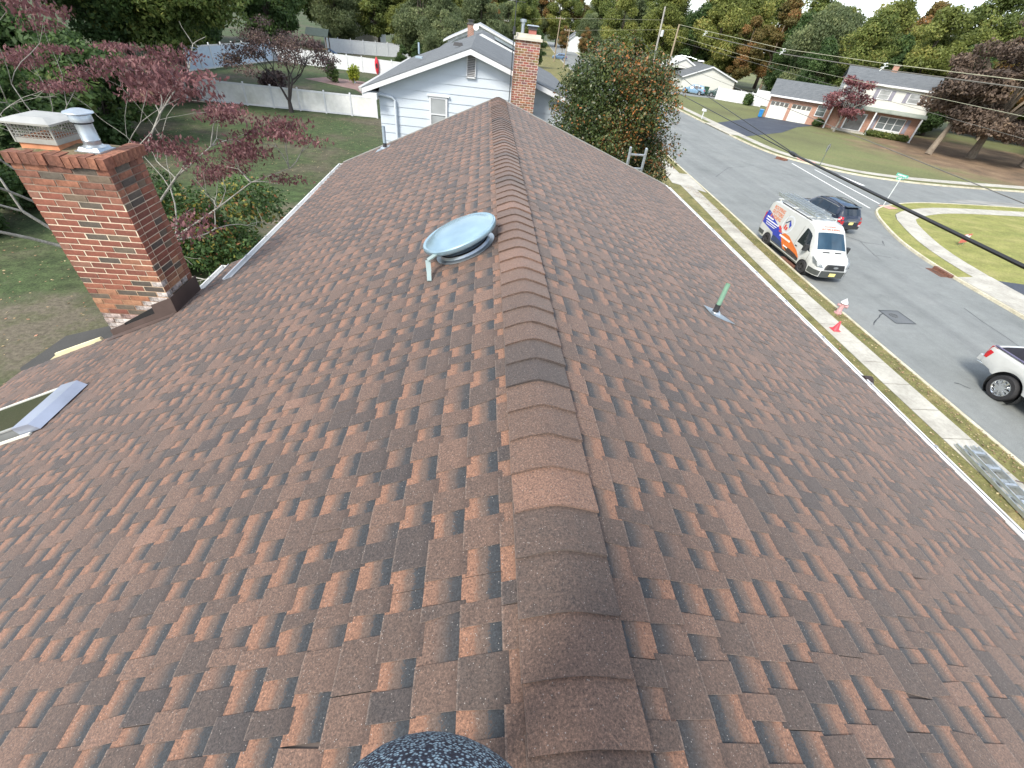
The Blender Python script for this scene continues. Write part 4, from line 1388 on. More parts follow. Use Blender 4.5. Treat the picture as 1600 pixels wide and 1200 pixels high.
hbox(b, 0.0, 2.85, 0, 8, 2.55, 3.35); hbox(b, 3.35, 6.35, 0, 8, 2.55, 3.35)
hbox(b, 9.3, 21.6, 0.6, 8.6, 0, 3.4)
bhw = b.build('brick_wall', bw, bh)
b = MB(); hbox(b, 0.0, 2.85, .35, 7.9, 0, 2.5); hbox(b, 3.35, 6.35, .35, 7.9, 0, 2.5); b.build('garage_inside', mat('dark_room', (0.05, 0.05, 0.05), 0.9), bh)
gd_m = mat('garage_door_white', (0.60, 0.61, 0.58), 0.5, var=0.04)
for (xa, xb) in ((0.0, 2.85), (3.35, 6.35)):
    b = MB(); hbox(b, xa, xb, .12, .16, 0.0, 2.55)
    gdo = b.build('garage_door', gd_m, bh)
    for r_i in range(4):
        for k in range(4):
            w_ = (xb - xa) / 4
            b = MB(); hbox(b, xa + k * w_ + .07, xa + (k + 1) * w_ - .07, .09, .12, .08 + r_i * .63, .56 + r_i * .63)
            if r_i == 3:
                b.build('door_window', glass_mat('garage_glass', (0.10, 0.10, 0.10)) if 'garage_glass' not in MATS else MATS['garage_glass'], gdo)
            else:
                b.build('door_panel', gd_m, gdo)
b = MB(); hext(b, [(-0.55, 3.30), (-0.55, 3.42), (4.3, 5.45), (9.0, 3.42), (9.0, 3.30), (4.3, 5.30)], -0.7, 9.0)
b.build('garage_roof', grey_roof, bh)
b = MB(); hext(b, [(-0.62, 3.18), (-0.62, 3.42), (-0.55, 3.42), (-0.55, 3.18)], -0.7, 9.0); hext(b, [(-0.55, 3.18), (0, 3.18), (0, 3.22), (-0.55, 3.22)], -0.7, 9.0); b.build('gutter', white_vinyl, bh)
b = MB(); hbox(b, 9.3, 21.6, 0.0, 8.9, 3.45, 6.70)
hext(b, [(0.0, 6.68), (8.9, 6.68), (4.4, 8.2)], 9.3, 21.6)
vsid = noise_mat('white_clapboard', [(0.3, (0.50, 0.51, 0.48)), (0.7, (0.60, 0.61, 0.58))], 0.6, [(20, .05)], rough=0.6, stretch=(.2, .2, 12))
b.build('upper_wall', vsid, bh)
b = MB(); hext(b, [(-0.45, 6.60), (-0.45, 6.72), (4.4, 8.42), (9.3, 6.72), (9.3, 6.60), (4.4, 8.28)], 9.0, 21.9); b.build('roof', grey_roof, bh)
b = MB(); hext(b, [(-0.52, 6.50), (-0.52, 6.74), (-0.45, 6.74), (-0.45, 6.50)], 9.0, 21.9); hext(b, [(-0.45, 6.5), (0, 6.5), (0, 6.54), (-0.45, 6.54)], 9.0, 21.9); b.build('gutter', white_vinyl, bh)
b = MB(); hext(b, [(-0.75, 3.28), (-0.75, 3.40), (0.0, 3.78), (0.0, 3.28)], 9.0, 21.9); b.build('porch_roof', noise_mat('green_shingles', [(0.3, (0.17, 0.20, 0.18)), (0.7, (0.24, 0.27, 0.24))], 1.0), bh)
for x in (9.2, 15.3, 21.45):
    b = MB(); hbox(b, x - .1, x + .1, -.7, -.5, 0, 3.3); hbox(b, x - .15, x + .15, -.75, -.45, 0, .18); b.build('porch_post', white_vinyl, bh)
shut = mat('grey_shutter', (0.22, 0.22, 0.27), 0.6)
for (xa, xb) in ((14.4, 15.75), (18.4, 19.75), (10.3, 11.6)):
    window(bh, xa, xb, 4.95, 6.05, HM, cols=1, fr=.09, gl=glass_blind)
    for xs in (xa - .66, xb + .14):
        b = MB(); hbox(b, xs, xs + .52, -.05, .0, 4.85, 6.12); b.build('shutter', shut, bh)
M6 = HM @ Matrix.Translation((0, .6, 0))
window(bh, 16.3, 19.7, 1.15, 2.75, M6, cols=3, fr=.10, gl=glass_window)
b = MB(); hbox(b, 16.2, 19.8, .54, .6, .5, 1.1); b.build('window_panel', vsid, bh)
for xs in (15.55, 19.95):
    b = MB(); hbox(b, xs, xs + .5, .55, .6, 1.0, 2.85); b.build('shutter', shut, bh)
window(bh, 7.2, 8.45, 1.5, 2.85, HM, cols=1, fr=.09, gl=glass_window)
b = MB(); hbox(b, 11.7, 14.5, .50, .6, .35, 2.75); dr = b.build('door_surround', white_vinyl, bh)
b = MB(); hbox(b, 11.9, 14.3, .46, .52, .45, 2.6); b.build('glazed_door', glass_mat('door_glass', (0.07, 0.075, 0.085), 0.2), dr)
b = MB(); hbox(b, 10.4, 15.8, -.6, .6, 0, .32); b.build('step', concrete, bh)
b = MB(); hbox(b, 14.85, 15.6, 4.0, 4.7, 7.9, 9.1); b.build('chimney', bw, bh)
b = MB(); hbox(b, 14.75, 15.7, 3.9, 4.8, 9.1, 9.25); b.build('chimney_cap', concrete, bh)

# ---------- white ranch house and its fence further up
rh = thing('ranch_house', 'white low house with grey gable roof behind a white picket fence', 'house', (50, 116, 0))
rA = Vector((45.2, 118.0, 0)); rD = Vector((0.86, -0.10, 0)).normalized(); rN = Vector((-rD.y, rD.x, 0))
RM = Matrix((rD, rN, Vector((0, 0, 1)))).transposed().to_4x4(); RM.translation = rA
b = MB()
b.extr([RM @ Vector(p) for p in ((0.3, 0, 0), (12.2, 0, 0), (12.2, 0, 2.9), (6.2, 0, 4.75), (0.3, 0, 2.6))], [RM @ Vector(p) for p in ((0.3, 14, 0), (12.2, 14, 0), (12.2, 14, 2.9), (6.2, 14, 4.75), (0.3, 14, 2.6))])
b.build('wall', vsid, rh)
for nm, lp, mm in (('roof', [(-.1, 2.55), (6.2, 5.0), (12.6, 2.9), (12.6, 2.78), (6.2, 4.86), (-.1, 2.43)], grey_roof),):
    b = MB(); b.extr([RM @ Vector((x, -.4, z)) for x, z in lp], [RM @ Vector((x, 16, z)) for x, z in lp]); b.build(nm, mm, rh)
b = MB()
for (p, q) in (((-.1, 2.53), (6.2, 4.98)), ((6.2, 4.98), (12.6, 2.88))):
    b.extr([RM @ Vector((p[0], -.43, p[1])), RM @ Vector((q[0], -.43, q[1])), RM @ Vector((q[0], -.43, q[1] - .25)), RM @ Vector((p[0], -.43, p[1] - .25))],
           [RM @ Vector((p[0], -.4, p[1])), RM @ Vector((q[0], -.4, q[1])), RM @ Vector((q[0], -.4, q[1] - .25)), RM @ Vector((p[0], -.4, p[1] - .25))])
b.build('rake_board', white_vinyl, rh)
b = MB(); b.extr([RM @ Vector((x, 9, z)) for x, z in ((-2.5, 3.6), (2.0, 5.5), (6.5, 3.6))], [RM @ Vector((x, 18, z)) for x, z in ((-2.5, 3.6), (2.0, 5.5), (6.5, 3.6))]); b.build('rear_gable', vsid, rh)
b = MB()
for (p, q) in (((-2.9, 3.5), (2.0, 5.7)), ((2.0, 5.7), (6.9, 3.5))):
    b.extr([RM @ Vector((p[0], 8.7, p[1])), RM @ Vector((q[0], 8.7, q[1])), RM @ Vector((q[0], 8.7, q[1] - .3)), RM @ Vector((p[0], 8.7, p[1] - .3))],
           [RM @ Vector((p[0], 18, p[1])), RM @ Vector((q[0], 18, q[1])), RM @ Vector((q[0], 18, q[1] - .3)), RM @ Vector((p[0], 18, p[1] - .3))])
b.build('rear_roof', white_vinyl, rh)

# ================================================================== fences
def vinyl_fence(name, label, p, q, n, h, group=None, m=None, stain=False, board=0.0):
    p, q = Vector((*p, 0.1)), Vector((*q, 0.1))
    t = thing(name, label, 'fence', (p + q) / 2, 0, group)
    d = (q - p) / n
    u = d.normalized()
    s = Vector((u.y, -u.x, 0))
    m = m or white_vinyl
    for i in range(n + 1):
        c = p + d * i
        b = MB(); b.box(c + Vector((0, 0, h * .52)), (.13, .13, h * 1.04), rz=math.atan2(u.y, u.x)); b.box(c + Vector((0, 0, h * 1.06)), (.17, .17, .05), rz=math.atan2(u.y, u.x), taper=.3)
        b.build('post', white_vinyl, t)
    for i in range(n):
        a, e = p + d * i + u * .07, p + d * (i + 1) - u * .07
        b = MB()
        b.bar(a + Vector((0, 0, h * .5)), e + Vector((0, 0, h * .5)), .03, h * .9)
        po = b.build('panel', m, t)
        for zz in (.12, h * .95):
            r_ = MB(); r_.bar(a + Vector((0, 0, zz)), e + Vector((0, 0, zz)), .06, .15); r_.build('rail', white_vinyl, po)
    return t
stained = noise_mat('stained_vinyl', [(0.3, (0.52, 0.53, 0.49)), (0.55, (0.68, 0.69, 0.67)), (0.75, (0.76, 0.77, 0.77))], 0.35, [(3, .08)], rough=0.5)
vinyl_fence('privacy_fence', 'long white vinyl fence across the back lawn behind the purple tree', (-31.9, 49.3), (-10.2, 49.7), 9, 1.78, m=stained)
vinyl_fence('privacy_fence', 'white vinyl fence at the back of the neighbouring yard with a red kayak', (-32.6, 85.4), (-9.5, 82.3), 10, 1.95)
blue_vinyl = mat('bluish_vinyl', (0.48, 0.58, 0.70), 0.35, var=0.06)
vinyl_fence('privacy_fence', 'bluish white side fence of the neighbouring yard under the dark trees', (-35.5, 66.0), (-32.7, 85.2), 8, 2.5, m=blue_vinyl)
vinyl_fence('privacy_fence', 'farthest white fence by the play set with dark trees behind', (-31.0, 108.5), (-15.5, 115.5), 7, 2.3)
vinyl_fence('picket_fence', 'tall white picket fence beside the lawn of the low white house', (48.4, 104.5), (55.9, 99.7), 4, 2.1)
vinyl_fence('picket_fence', 'white lattice topped fence behind the picket fence next to the garage', (56.3, 103.5), (64.5, 96.5), 4, 2.6)

# garden things in the neighbouring yard
sheet('patio', [(-23.5, 70.5), (-21.5, 74.5), (-8, 72), (-8, 62), (-13, 60.5), (-16, 66)], 0.112, noise_mat('red_pavers', [(0.3, (0.16, 0.105, 0.095)), (0.7, (0.26, 0.18, 0.165))], 1.2, [(8, .15)]))
kay = thing('kayak', 'red kayak standing upright against the white back fence', 'kayak', (-16.4, 83.0, 0.1))
kay.scale = (.85, .85, .9)
prof = [(0.02, 0.0), (0.20, .25), (.32, .8), (.36, 1.3), (.32, 1.8), (.2, 2.25), (.02, 2.5)]
b = MB(); b.lathe(prof, 14, Matrix.Diagonal((1, .6, 1, 1))); b.build('hull', mat('kayak_red', (0.55, 0.03, 0.05), 0.35), kay, world=False, smooth=50)
b = MB(); b.lathe([(.22, 0), (.2, .04), (.15, .02), (0, .0)], 14, Matrix.Translation((0, -.22, 1.25)) @ Matrix.Rotation(R(90), 4, 'X') @ Matrix.Diagonal((.8, 1.7, 1, 1))); b.build('cockpit', rubber, kay, world=False)
play = thing('play_set', 'wooden play set with a dark green roof and blue slide by the far fence', 'play set', (-29.0, 98, 0.1))
wood = mat('brown_wood', (0.12, 0.085, 0.055), 0.8)
for x, y in ((-1.4, -1), (1.4, -1), (-1.4, 1), (1.4, 1)):
    b = MB(); b.bar((x, y, 0), (x, y, 3.2), .14); b.build('post', wood, play, world=False)
b = MB(); b.box((0, 0, 1.3), (3.0, 2.2, .12)); b.build('deck', wood, play, world=False)
b = MB(); b.extr([(-1.9, -1.4, 3.1), (1.9, -1.4, 3.1), (1.9, 0, 4.1), (-1.9, 0, 4.1)], [(-1.9, -1.4, 3.02), (1.9, -1.4, 3.02), (1.9, 0, 4.02), (-1.9, 0, 4.02)]); b.extr([(-1.9, 1.4, 3.1), (1.9, 1.4, 3.1), (1.9, 0, 4.1), (-1.9, 0, 4.1)], [(-1.9, 1.4, 3.02), (1.9, 1.4, 3.02), (1.9, 0, 4.02), (-1.9, 0, 4.02)])
b.build('roof', mat('dark_green_tarp', (0.02, 0.035, 0.03), 0.6), play, world=False)
b = MB(); b.bar((1.5, 0, 1.35), (4.2, -.2, .15), .7, .1); b.build('slide', mat('slide_blue', (0.03, 0.07, 0.16), 0.35), play, world=False)
# ================================================================== trees and shrubs
bark = noise_mat('bark', [(0.3, (0.050, 0.040, 0.032)), (0.7, (0.105, 0.088, 0.072))], 3, [(18, .3)], bump=0.6, bsc=20, stretch=(2, 2, .5))
bark_pale = noise_mat('bark_pale', [(0.3, (0.17, 0.16, 0.14)), (0.6, (0.30, 0.29, 0.26)), (0.8, (0.38, 0.38, 0.34))], 5, [(30, .25)], bump=0.5, bsc=40)
bark_tan = noise_mat('bark_tan', [(0.3, (0.13, 0.105, 0.08)), (0.7, (0.24, 0.20, 0.155))], 2, [(14, .25)], bump=0.5, bsc=20)

def leaf_cloud(blobs, n, size, seed, droop=0.0, shell=(0.55, 1.05), patch=1.0, aspect=1.6, tint_fn=None):
    """n leaf quads spread through a set of ellipsoid clumps"""
    g = np.random.default_rng(seed)
    B = np.array([[*c, *r_] for c, r_ in blobs], float)
    w = (B[:, 3] * B[:, 4]) ** 0.8
    idx = g.choice(len(B), n, p=w / w.sum())
    d = g.normal(size=(n, 3)); d /= np.linalg.norm(d, axis=1)[:, None]
    rr = shell[0] + (shell[1] - shell[0]) * g.random(n) ** 0.6
    rr *= 1 + 0.12 * np.sin(d[:, 0] * 7 + idx) + 0.10 * np.sin(d[:, 2] * 9 + idx * 2)
    C = B[idx, :3] + d * rr[:, None] * B[idx, 3:6]
    nrm = d * 0.8 + g.normal(size=(n, 3)) * 0.75 + np.array([0, 0, 0.35])
    nrm /= np.linalg.norm(nrm, axis=1)[:, None]
    a = np.cross(nrm, g.normal(size=(n, 3))); a /= np.linalg.norm(a, axis=1)[:, None]
    if droop:
        a = a * (1 - droop) + np.array([0, 0, -1.0]) * droop + g.normal(size=(n, 3)) * 0.15
        a /= np.linalg.norm(a, axis=1)[:, None]
    t = np.cross(nrm, a); t /= np.linalg.norm(t, axis=1)[:, None] + 1e-9
    s = size * (0.55 + 0.9 * g.random(n))
    a = a * (s * aspect * 0.5)[:, None]; t = t * (s * 0.5)[:, None]
    V = np.empty((n, 4, 3))
    V[:, 0], V[:, 1], V[:, 2], V[:, 3] = C - a, C + t * 0.9 - a * .1, C + a, C - t * 0.9 - a * .1
    bt = g.random(len(B))
    tint = np.clip(bt[idx] * 0.55 * patch + 0.45 * g.random(n) + (1 - patch) * .2, 0, 1)
    if tint_fn is not None:
        tint = np.clip(tint_fn(C, tint, g), 0, 1)
    br = np.clip(0.5 + g.normal(size=n) * 0.22 + (bt[idx] - .5) * .3, 0, 1)
    return V.reshape(-1, 3), tint, br

def leaf_mesh(name, data, m):
    V, tint, br = data
    n = len(tint)
    me = bpy.data.meshes.new(name)
    me.vertices.add(4 * n)
    me.vertices.foreach_set('co', V.ravel())
    me.loops.add(4 * n)
    me.loops.foreach_set('vertex_index', np.arange(4 * n))
    me.polygons.add(n)
    me.polygons.foreach_set('loop_start', np.arange(0, 4 * n, 4))
    at = me.color_attributes.new('tint', 'FLOAT_COLOR', 'POINT')
    cbuf = np.ones((4 * n, 4)); cbuf[:, 0] = np.repeat(tint, 4); cbuf[:, 1] = np.repeat(br, 4)
    at.data.foreach_set('color', cbuf.ravel())
    me.materials.append(m)
    me.update(calc_edges=True)
    return me

def grow(b, p, d, r, L_, depth, g, tips, n_child=(2, 3), spread=0.55, trop=0.12, wig=0.12, shrink=0.72, nside=6):
    pts, rs = [Vector(p)], [r]
    d = Vector(d).normalized()
    for i in range(4):
        d = (d + Vector((g.uniform(-wig, wig), g.uniform(-wig, wig), g.uniform(-wig, wig) + trop * .3))).normalized()
        pts.append(pts[-1] + d * L_ / 4)
        rs.append(r * (1 - 0.33 * (i + 1) / 4))
    b.tube(pts, rs, nside if r > .03 else 4, cap=depth == 0)
    if depth == 0:
        tips.append((pts[-1], d))
        return
    k = g.randint(*n_child)
    for i in range(k):
        ax = d.cross(Vector((g.gauss(0, 1), g.gauss(0, 1), g.gauss(0, 1)))).normalized()
        nd = (Matrix.Rotation(g.uniform(.5, 1.2) * spread, 3, ax) @ d + Vector((0, 0, trop))).normalized()
        st = pts[-1] if i < 2 else pts[g.randint(2, 3)]
        grow(b, st, nd, rs[-1] * g.uniform(.7, .95), L_ * shrink * g.uniform(.75, 1.2), depth - 1, g, tips, n_child, spread, trop, wig, shrink, nside)

def blobs_round(h0, h1, rad, n, seed, br=(0.25, 0.45), top=0.75):
    g = random.Random(seed)
    res = []
    for _ in range(n):
        t = g.random()
        z = h0 + (h1 - h0) * t
        prof = math.sin(math.pi * min(1, max(0.08, (t * .86 + .14)))) ** top
        a = g.uniform(0, 2 * math.pi)
        rr = rad * prof * math.sqrt(g.uniform(.15, 1)) * .85
        s = rad * g.uniform(*br) * (0.7 + .3 * prof)
        res.append(((rr * math.cos(a), rr * math.sin(a), z), (s, s, s * g.uniform(.55, .85))))
    return res
def blobs_cone(h0, h1, rad, n, seed):
    g = random.Random(seed)
    res = []
    for i in range(n):
        t = (i + .5) / n
        z = h0 + (h1 - h0) * t
        R_ = rad * (1 - t) + .25
        a = i * 2.4
        rr = R_ * g.uniform(.35, .75)
        s = R_ * g.uniform(.4, .6) + .2
        res.append(((rr * math.cos(a), rr * math.sin(a), z), (s, s, s * .5)))
    return res

def make_tree(name, label, cat, blobs, n, size, m, seed, trunk_h, trunk_r, bk, group=None, droop=0.0, limbs=5, top=None, aspect=1.6, tint_fn=None, patch=1.0, shell=(0.5, 1.05)):
    t = thing(name, label, cat, (0, 0, 0), 0, group)
    me = leaf_mesh('crown', leaf_cloud(blobs, n, size, seed, droop, aspect=aspect, tint_fn=tint_fn, patch=patch, shell=shell), m)
    o = bpy.data.objects.new('crown', me); col.objects.link(o); o.parent = t
    g = random.Random(seed)
    b = MB()
    zt = top or max(c[2] for c, _ in blobs)
    pts = [(0, 0, 0), (g.uniform(-.1, .1), g.uniform(-.1, .1), trunk_h * .5), (g.uniform(-.2, .2), g.uniform(-.2, .2), trunk_h), (g.uniform(-.4, .4), g.uniform(-.4, .4), (trunk_h + zt) / 2), (0, 0, zt)]
    b.tube(pts, [trunk_r * 1.35, trunk_r, trunk_r * .85, trunk_r * .5, trunk_r * .1], 8)
    for k in range(limbs):
        c, r_ = blobs[g.randrange(len(blobs))]
        z0 = trunk_h * g.uniform(.75, 1.25)
        mid = (c[0] * .5, c[1] * .5, (z0 + c[2]) / 2 + .2)
        b.tube([(0, 0, z0), mid, c], [trunk_r * .5, trunk_r * .3, trunk_r * .08], 6)
    b.build('trunk', bk, t, world=False)
    return t

def place(t, loc, rz, s, label=None, group=None, zs=1.0):
    t.location = (*loc, 0.08) if len(loc) == 2 else loc
    t.rotation_euler = (0, 0, rz)
    t.scale = (s, s, s * zs)
    if label:
        t['label'] = label
    if group:
        t['group'] = group
    return t

lm_green = leaf_mat('leaf_green', [(0.0, (0.0732, 0.1037, 0.0293)), (0.5, (0.1122, 0.1488, 0.0415)), (0.8, (0.1525, 0.183, 0.0488)), (1, (0.2196, 0.2074, 0.0561))])
lm_oak = leaf_mat('leaf_oak', [(0.0, (0.0546, 0.0884, 0.026)), (0.5, (0.0936, 0.1404, 0.039)), (0.8, (0.1365, 0.1755, 0.0468)), (1, (0.195, 0.182, 0.052))])
lm_yell = leaf_mat('leaf_yellowgreen', [(0.0, (0.092, 0.1207, 0.0322)), (0.4, (0.1437, 0.1725, 0.0437)), (0.75, (0.2012, 0.2185, 0.0575)), (1, (0.2875, 0.2357, 0.069))])
lm_dark = leaf_mat('leaf_dark', [(0.0, (0.0364, 0.0676, 0.0234)), (0.5, (0.0598, 0.1066, 0.0338)), (0.85, (0.0936, 0.1404, 0.0416)), (1, (0.143, 0.156, 0.0455))])
lm_grey = leaf_mat('leaf_greygreen', [(0.0, (0.065, 0.0884, 0.0416)), (0.5, (0.1105, 0.143, 0.065)), (1, (0.195, 0.2145, 0.0975))])
lm_autumn = leaf_mat('leaf_autumn', [(0.0, (0.0862, 0.0862, 0.0287)), (0.4, (0.1495, 0.1265, 0.0403)), (0.7, (0.2185, 0.138, 0.0517)), (1, (0.2875, 0.1323, 0.0575))])
lm_brown = leaf_mat('leaf_brown', [(0.0, (0.046, 0.0345, 0.0276)), (0.45, (0.0805, 0.0575, 0.0437)), (0.8, (0.1207, 0.0862, 0.0621)), (1, (0.1725, 0.1265, 0.0862))], 0.2)
lm_purple = leaf_mat('leaf_purple', [(0.0, (0.042, 0.028, 0.029)), (0.5, (0.070, 0.044, 0.044)), (0.85, (0.105, 0.072, 0.06)), (1, (0.18, 0.13, 0.06))], 0.2)
lm_maple = leaf_mat('leaf_maple', [(0.0, (0.085, 0.034, 0.038)), (0.5, (0.14, 0.052, 0.058)), (1, (0.21, 0.095, 0.095))], 0.25)
lm_dog = leaf_mat('leaf_dogwood', [(0.0, (0.0792, 0.0319, 0.0346)), (0.45, (0.1314, 0.0571, 0.0605)), (0.8, (0.185, 0.0905, 0.0919)), (0.93, (0.2196, 0.1251, 0.1049)), (1, (0.1737, 0.1737, 0.0792))], 0.3)
lm_holly = leaf_mat('leaf_holly', [(0.0, (0.017, 0.0306, 0.0102)), (0.4, (0.0323, 0.051, 0.0136)), (0.66, (0.0638, 0.0782, 0.0204)), (0.76, (0.102, 0.0808, 0.0255)), (0.86, (0.17, 0.0808, 0.0272)), (1, (0.272, 0.1062, 0.0298))], 0.15, 0.42)
lm_shrub = leaf_mat('leaf_shrub', [(0.0, (0.0299, 0.0598, 0.0172)), (0.5, (0.0517, 0.1012, 0.0253)), (0.8, (0.0862, 0.1357, 0.0322)), (0.92, (0.23, 0.1955, 0.0345)), (1, (0.1955, 0.0633, 0.0345))], 0.2)
lm_lime = leaf_mat('leaf_lime', [(0.0, (0.13, 0.20, 0.02)), (1, (0.36, 0.38, 0.05))])

# prototypes of the woodland trees
protos = {}
def proto(key, builder):
    protos[key] = [builder(s) for s in (1, 2)]
proto('green', lambda s: make_tree('broadleaf_tree', 'x', 'tree', blobs_round(4.5, 20, 6.2, 46, s), 30000, .27, lm_green, s, 6, .34, bark))
proto('yellow', lambda s: make_tree('broadleaf_tree', 'x', 'tree', blobs_round(4, 19, 6.4, 44, s + 10), 30000, .28, lm_yell, s + 10, 6, .32, bark))
proto('grey', lambda s: make_tree('willow_tree', 'x', 'tree', blobs_round(2.5, 17, 6.6, 50, s + 20), 30000, .26, lm_grey, s + 20, 5, .34, bark, droop=.5))
proto('autumn', lambda s: make_tree('broadleaf_tree', 'x', 'tree', blobs_round(5, 20, 5.6, 40, s + 30, (.22, .4)), 24000, .27, lm_autumn, s + 30, 7, .30, bark_tan))
proto('dark', lambda s: make_tree('evergreen_tree', 'x', 'tree', blobs_round(1.2, 14, 4.6, 44, s + 40), 28000, .24, lm_dark, s + 40, 3, .28, bark))
used = set()
KW = {'green': 'mid green broadleaf', 'yellow': 'pale yellow green', 'grey': 'grey green drooping', 'autumn': 'orange brown turning', 'dark': 'dense dark green'}
def tree(kind, v, x, y, s, label, group, zs=1.0):
    label = KW[kind] + ' ' + label
    group = KW[kind] + ' ' + group
    p = protos[kind][v]
    if (kind, v) in used:
        t = copy_tree(p)
    else:
        used.add((kind, v)); t = p
    return place(t, (x, y), rnd.uniform(0, 6.28), s, label, group, zs)

# wood behind the brick house and the low white house
LB = 'tree in the wood behind the brick house'
GB = 'trees in the wood behind the brick house'
kinds = ['green', 'yellow', 'green', 'autumn', 'dark', 'green', 'yellow', 'grey']
k = 0
for row_, (off, st, sc_) in enumerate(((15, 4.5, .82), (24, 4, .89), (35, -1, .97))):
    t_ = st
    while t_ < 78:
        p = A0 + dF * (t_ + rnd.uniform(-1.5, 1.5)) + nB * (off + rnd.uniform(-2, 2))
        kd = kinds[(k * 5 + row_ * 3) % 8]
        if row_ == 0 and (t_ < -4 or t_ > 30):
            t_ += 7.5; k += 1
            continue
        if row_ == 0:
            kd = ('dark', 'green', 'dark', 'yellow')[k % 4]
        s = sc_ * rnd.uniform(.85, 1.1)
        tree(kd, k % 2, p.x, p.y, s, LB, GB)
        t_ += 7.6 if row_ else 5.5
        k += 1
# trees by the poles and behind the low white house
LC, GC = 'tree behind the low white house', 'trees behind the ranch house'
for (x, y, kd, s) in ((33.5, 136, 'yellow', .8), (46, 140, 'yellow', .95), (57, 132, 'yellow', .95), (70, 128, 'autumn', .9), (62, 146, 'autumn', 1.1), (80, 132, 'green', 1.0), (59, 140, 'green', 1.0), (66, 136, 'yellow', .95), (73, 124, 'dark', 1.1), (62, 126, 'autumn', .7), (69, 150, 'green', 1.2), (54, 138, 'dark', 1.1), (78, 146, 'green', 1.2), (50, 156, 'green', 1.1), (39, 150, 'grey', .95), (90, 118, 'green', .9)):
    tree(kd, rnd.randrange(2), x, y, s, LC, GC)
# right edge beyond the brown tree
LD, GD = 'tree at the right edge beyond the beech', 'trees at the right edge'
for (x, y, kd, s) in ((88, 66, 'green', .75), (97, 72, 'green', .95), (103, 60, 'dark', 1.1), (112, 70, 'green', 1.0), (92, 55, 'dark', .7), (122, 62, 'yellow', 1.0), (100, 84, 'yellow', 1.05), (112, 88, 'green', 1.15)):
    tree(kd, rnd.randrange(2), x, y, s, LD, GD)
# far treeline down the road
LE, GE = 'tree in the far tree line', 'far tree line'
x = -50
k = 0
while x < 95:
    kd = ['green', 'grey', 'autumn', 'yellow', 'green', 'autumn'][k % 6]
    tree(kd, k % 2, x + rnd.uniform(-2, 2), 255 + rnd.uniform(-12, 18), rnd.uniform(.95, 1.2), LE, GE)
    x += 5.6; k += 1
LF, GF = 'tree along the far part of the street', 'street trees far up the road'
for (x, y, kd, s) in ((34.5, 188, 'autumn', .42), (12, 175, 'green', .7), (2, 165, 'autumn', .62), (-8, 150, 'green', .8), (44, 170, 'grey', .8), (52, 176, 'grey', .85), (61, 182, 'green', .85), (39, 205, 'grey', .75), (29.5, 205, 'autumn', .4), (8, 200, 'grey', .75), (18, 215, 'yellow', .62), (70, 190, 'yellow', .8), (4, 120, 'grey', .42), (12.5, 130, 'dark', .5)):
    tree(kd, rnd.randrange(2), x, y, s, LF, GF)
# dark trees behind the back fences
LG, GG = 'tree behind the white back yard fences', 'trees behind the back yards'
for (x, y, kd, s) in ((-12, 104, 'grey', .80), (-7.5, 96, 'grey', .62), (-19, 126, 'green', 1.0), (-9, 124, 'green', .95), (-1, 118, 'grey', .72), (-34, 124, 'green', 1.05), (-44, 118, 'dark', 1.5), (-54, 108, 'green', 1.1), (-38, 100, 'dark', 1.25), (-47, 92, 'dark', 1.3), (-25, 134, 'yellow', .95), (-23, 121, 'green', .8), (-30.5, 118, 'grey', .75), (-60, 92, 'green', 1.1), (-42, 80, 'dark', 1.0), (-50, 74, 'green', 1.0), (-17.5, 119, 'yellow', .55), (-13.5, 90, 'dark', .25), (-11, 91, 'dark', .3), (-5.5, 84, 'grey', .5)):
    tree(kd, rnd.randrange(2), x, y, s, LG, GG)

# big dark trees at the left, by the front fence
def bigleft(s):
    return make_tree('oak_tree', 'x', 'tree', blobs_round(5.0, 17, 6.6, 60, s + 50, (.22, .38)), 60000, .19, lm_oak if s == 1 else lm_dark, s + 50, 4.5, .30, bark)
t1 = place(bigleft(1), (-26.5, 48.6), .4, 1.0, 'big green oak whose dark trunk stands against the back fence')
t2 = place(bigleft(2), (-30.2, 47.6), 2.0, .95, 'big dark oak with a tan trunk near the left end of the back fence')
for (x, y, s, src, lab) in ((-37, 40, .95, t2, 'dark oak left of the fence end behind the dogwood'), (-44, 50, 1.15, t1, 'tall oak beyond the left end of the back fence'), (-34, 33, .62, t2, 'dark tree at far left above the chimney cap'), (-46, 36, 1.0, t1, 'dark tree in the top left corner of the yard'), (-33, 60, 1.0, t2, 'oak just behind the left end of the back fence')):
    place(copy_tree(src), (x, y), rnd.uniform(0, 6), s, lab)
# dark bushes along the left side of the lawn
bush = make_tree('evergreen_bush', 'x', 'bush', blobs_round(.4, 3.2, 2.0, 26, 77, (.3, .5)), 18000, .11, lm_dark, 77, .6, .08, bark)
place(bush, (-21.5, 22.5), 0, 1.25, 'dark evergreen bush left of the near chimney')
for (x, y, s, lab) in ((-25.5, 27, 1.6, 'larger dark bush behind the first one left of the chimney'), (-20.5, 18.8, .95, 'low dark bush at the left edge of the lawn'), (-24, 33, 1.7, 'tall dark bush behind the red dogwood'), (-29, 36, 1.9, 'tallest dark bush at the left end of the hedge row')):
    place(copy_tree(bush), (x, y), rnd.uniform(0, 6), s, lab)

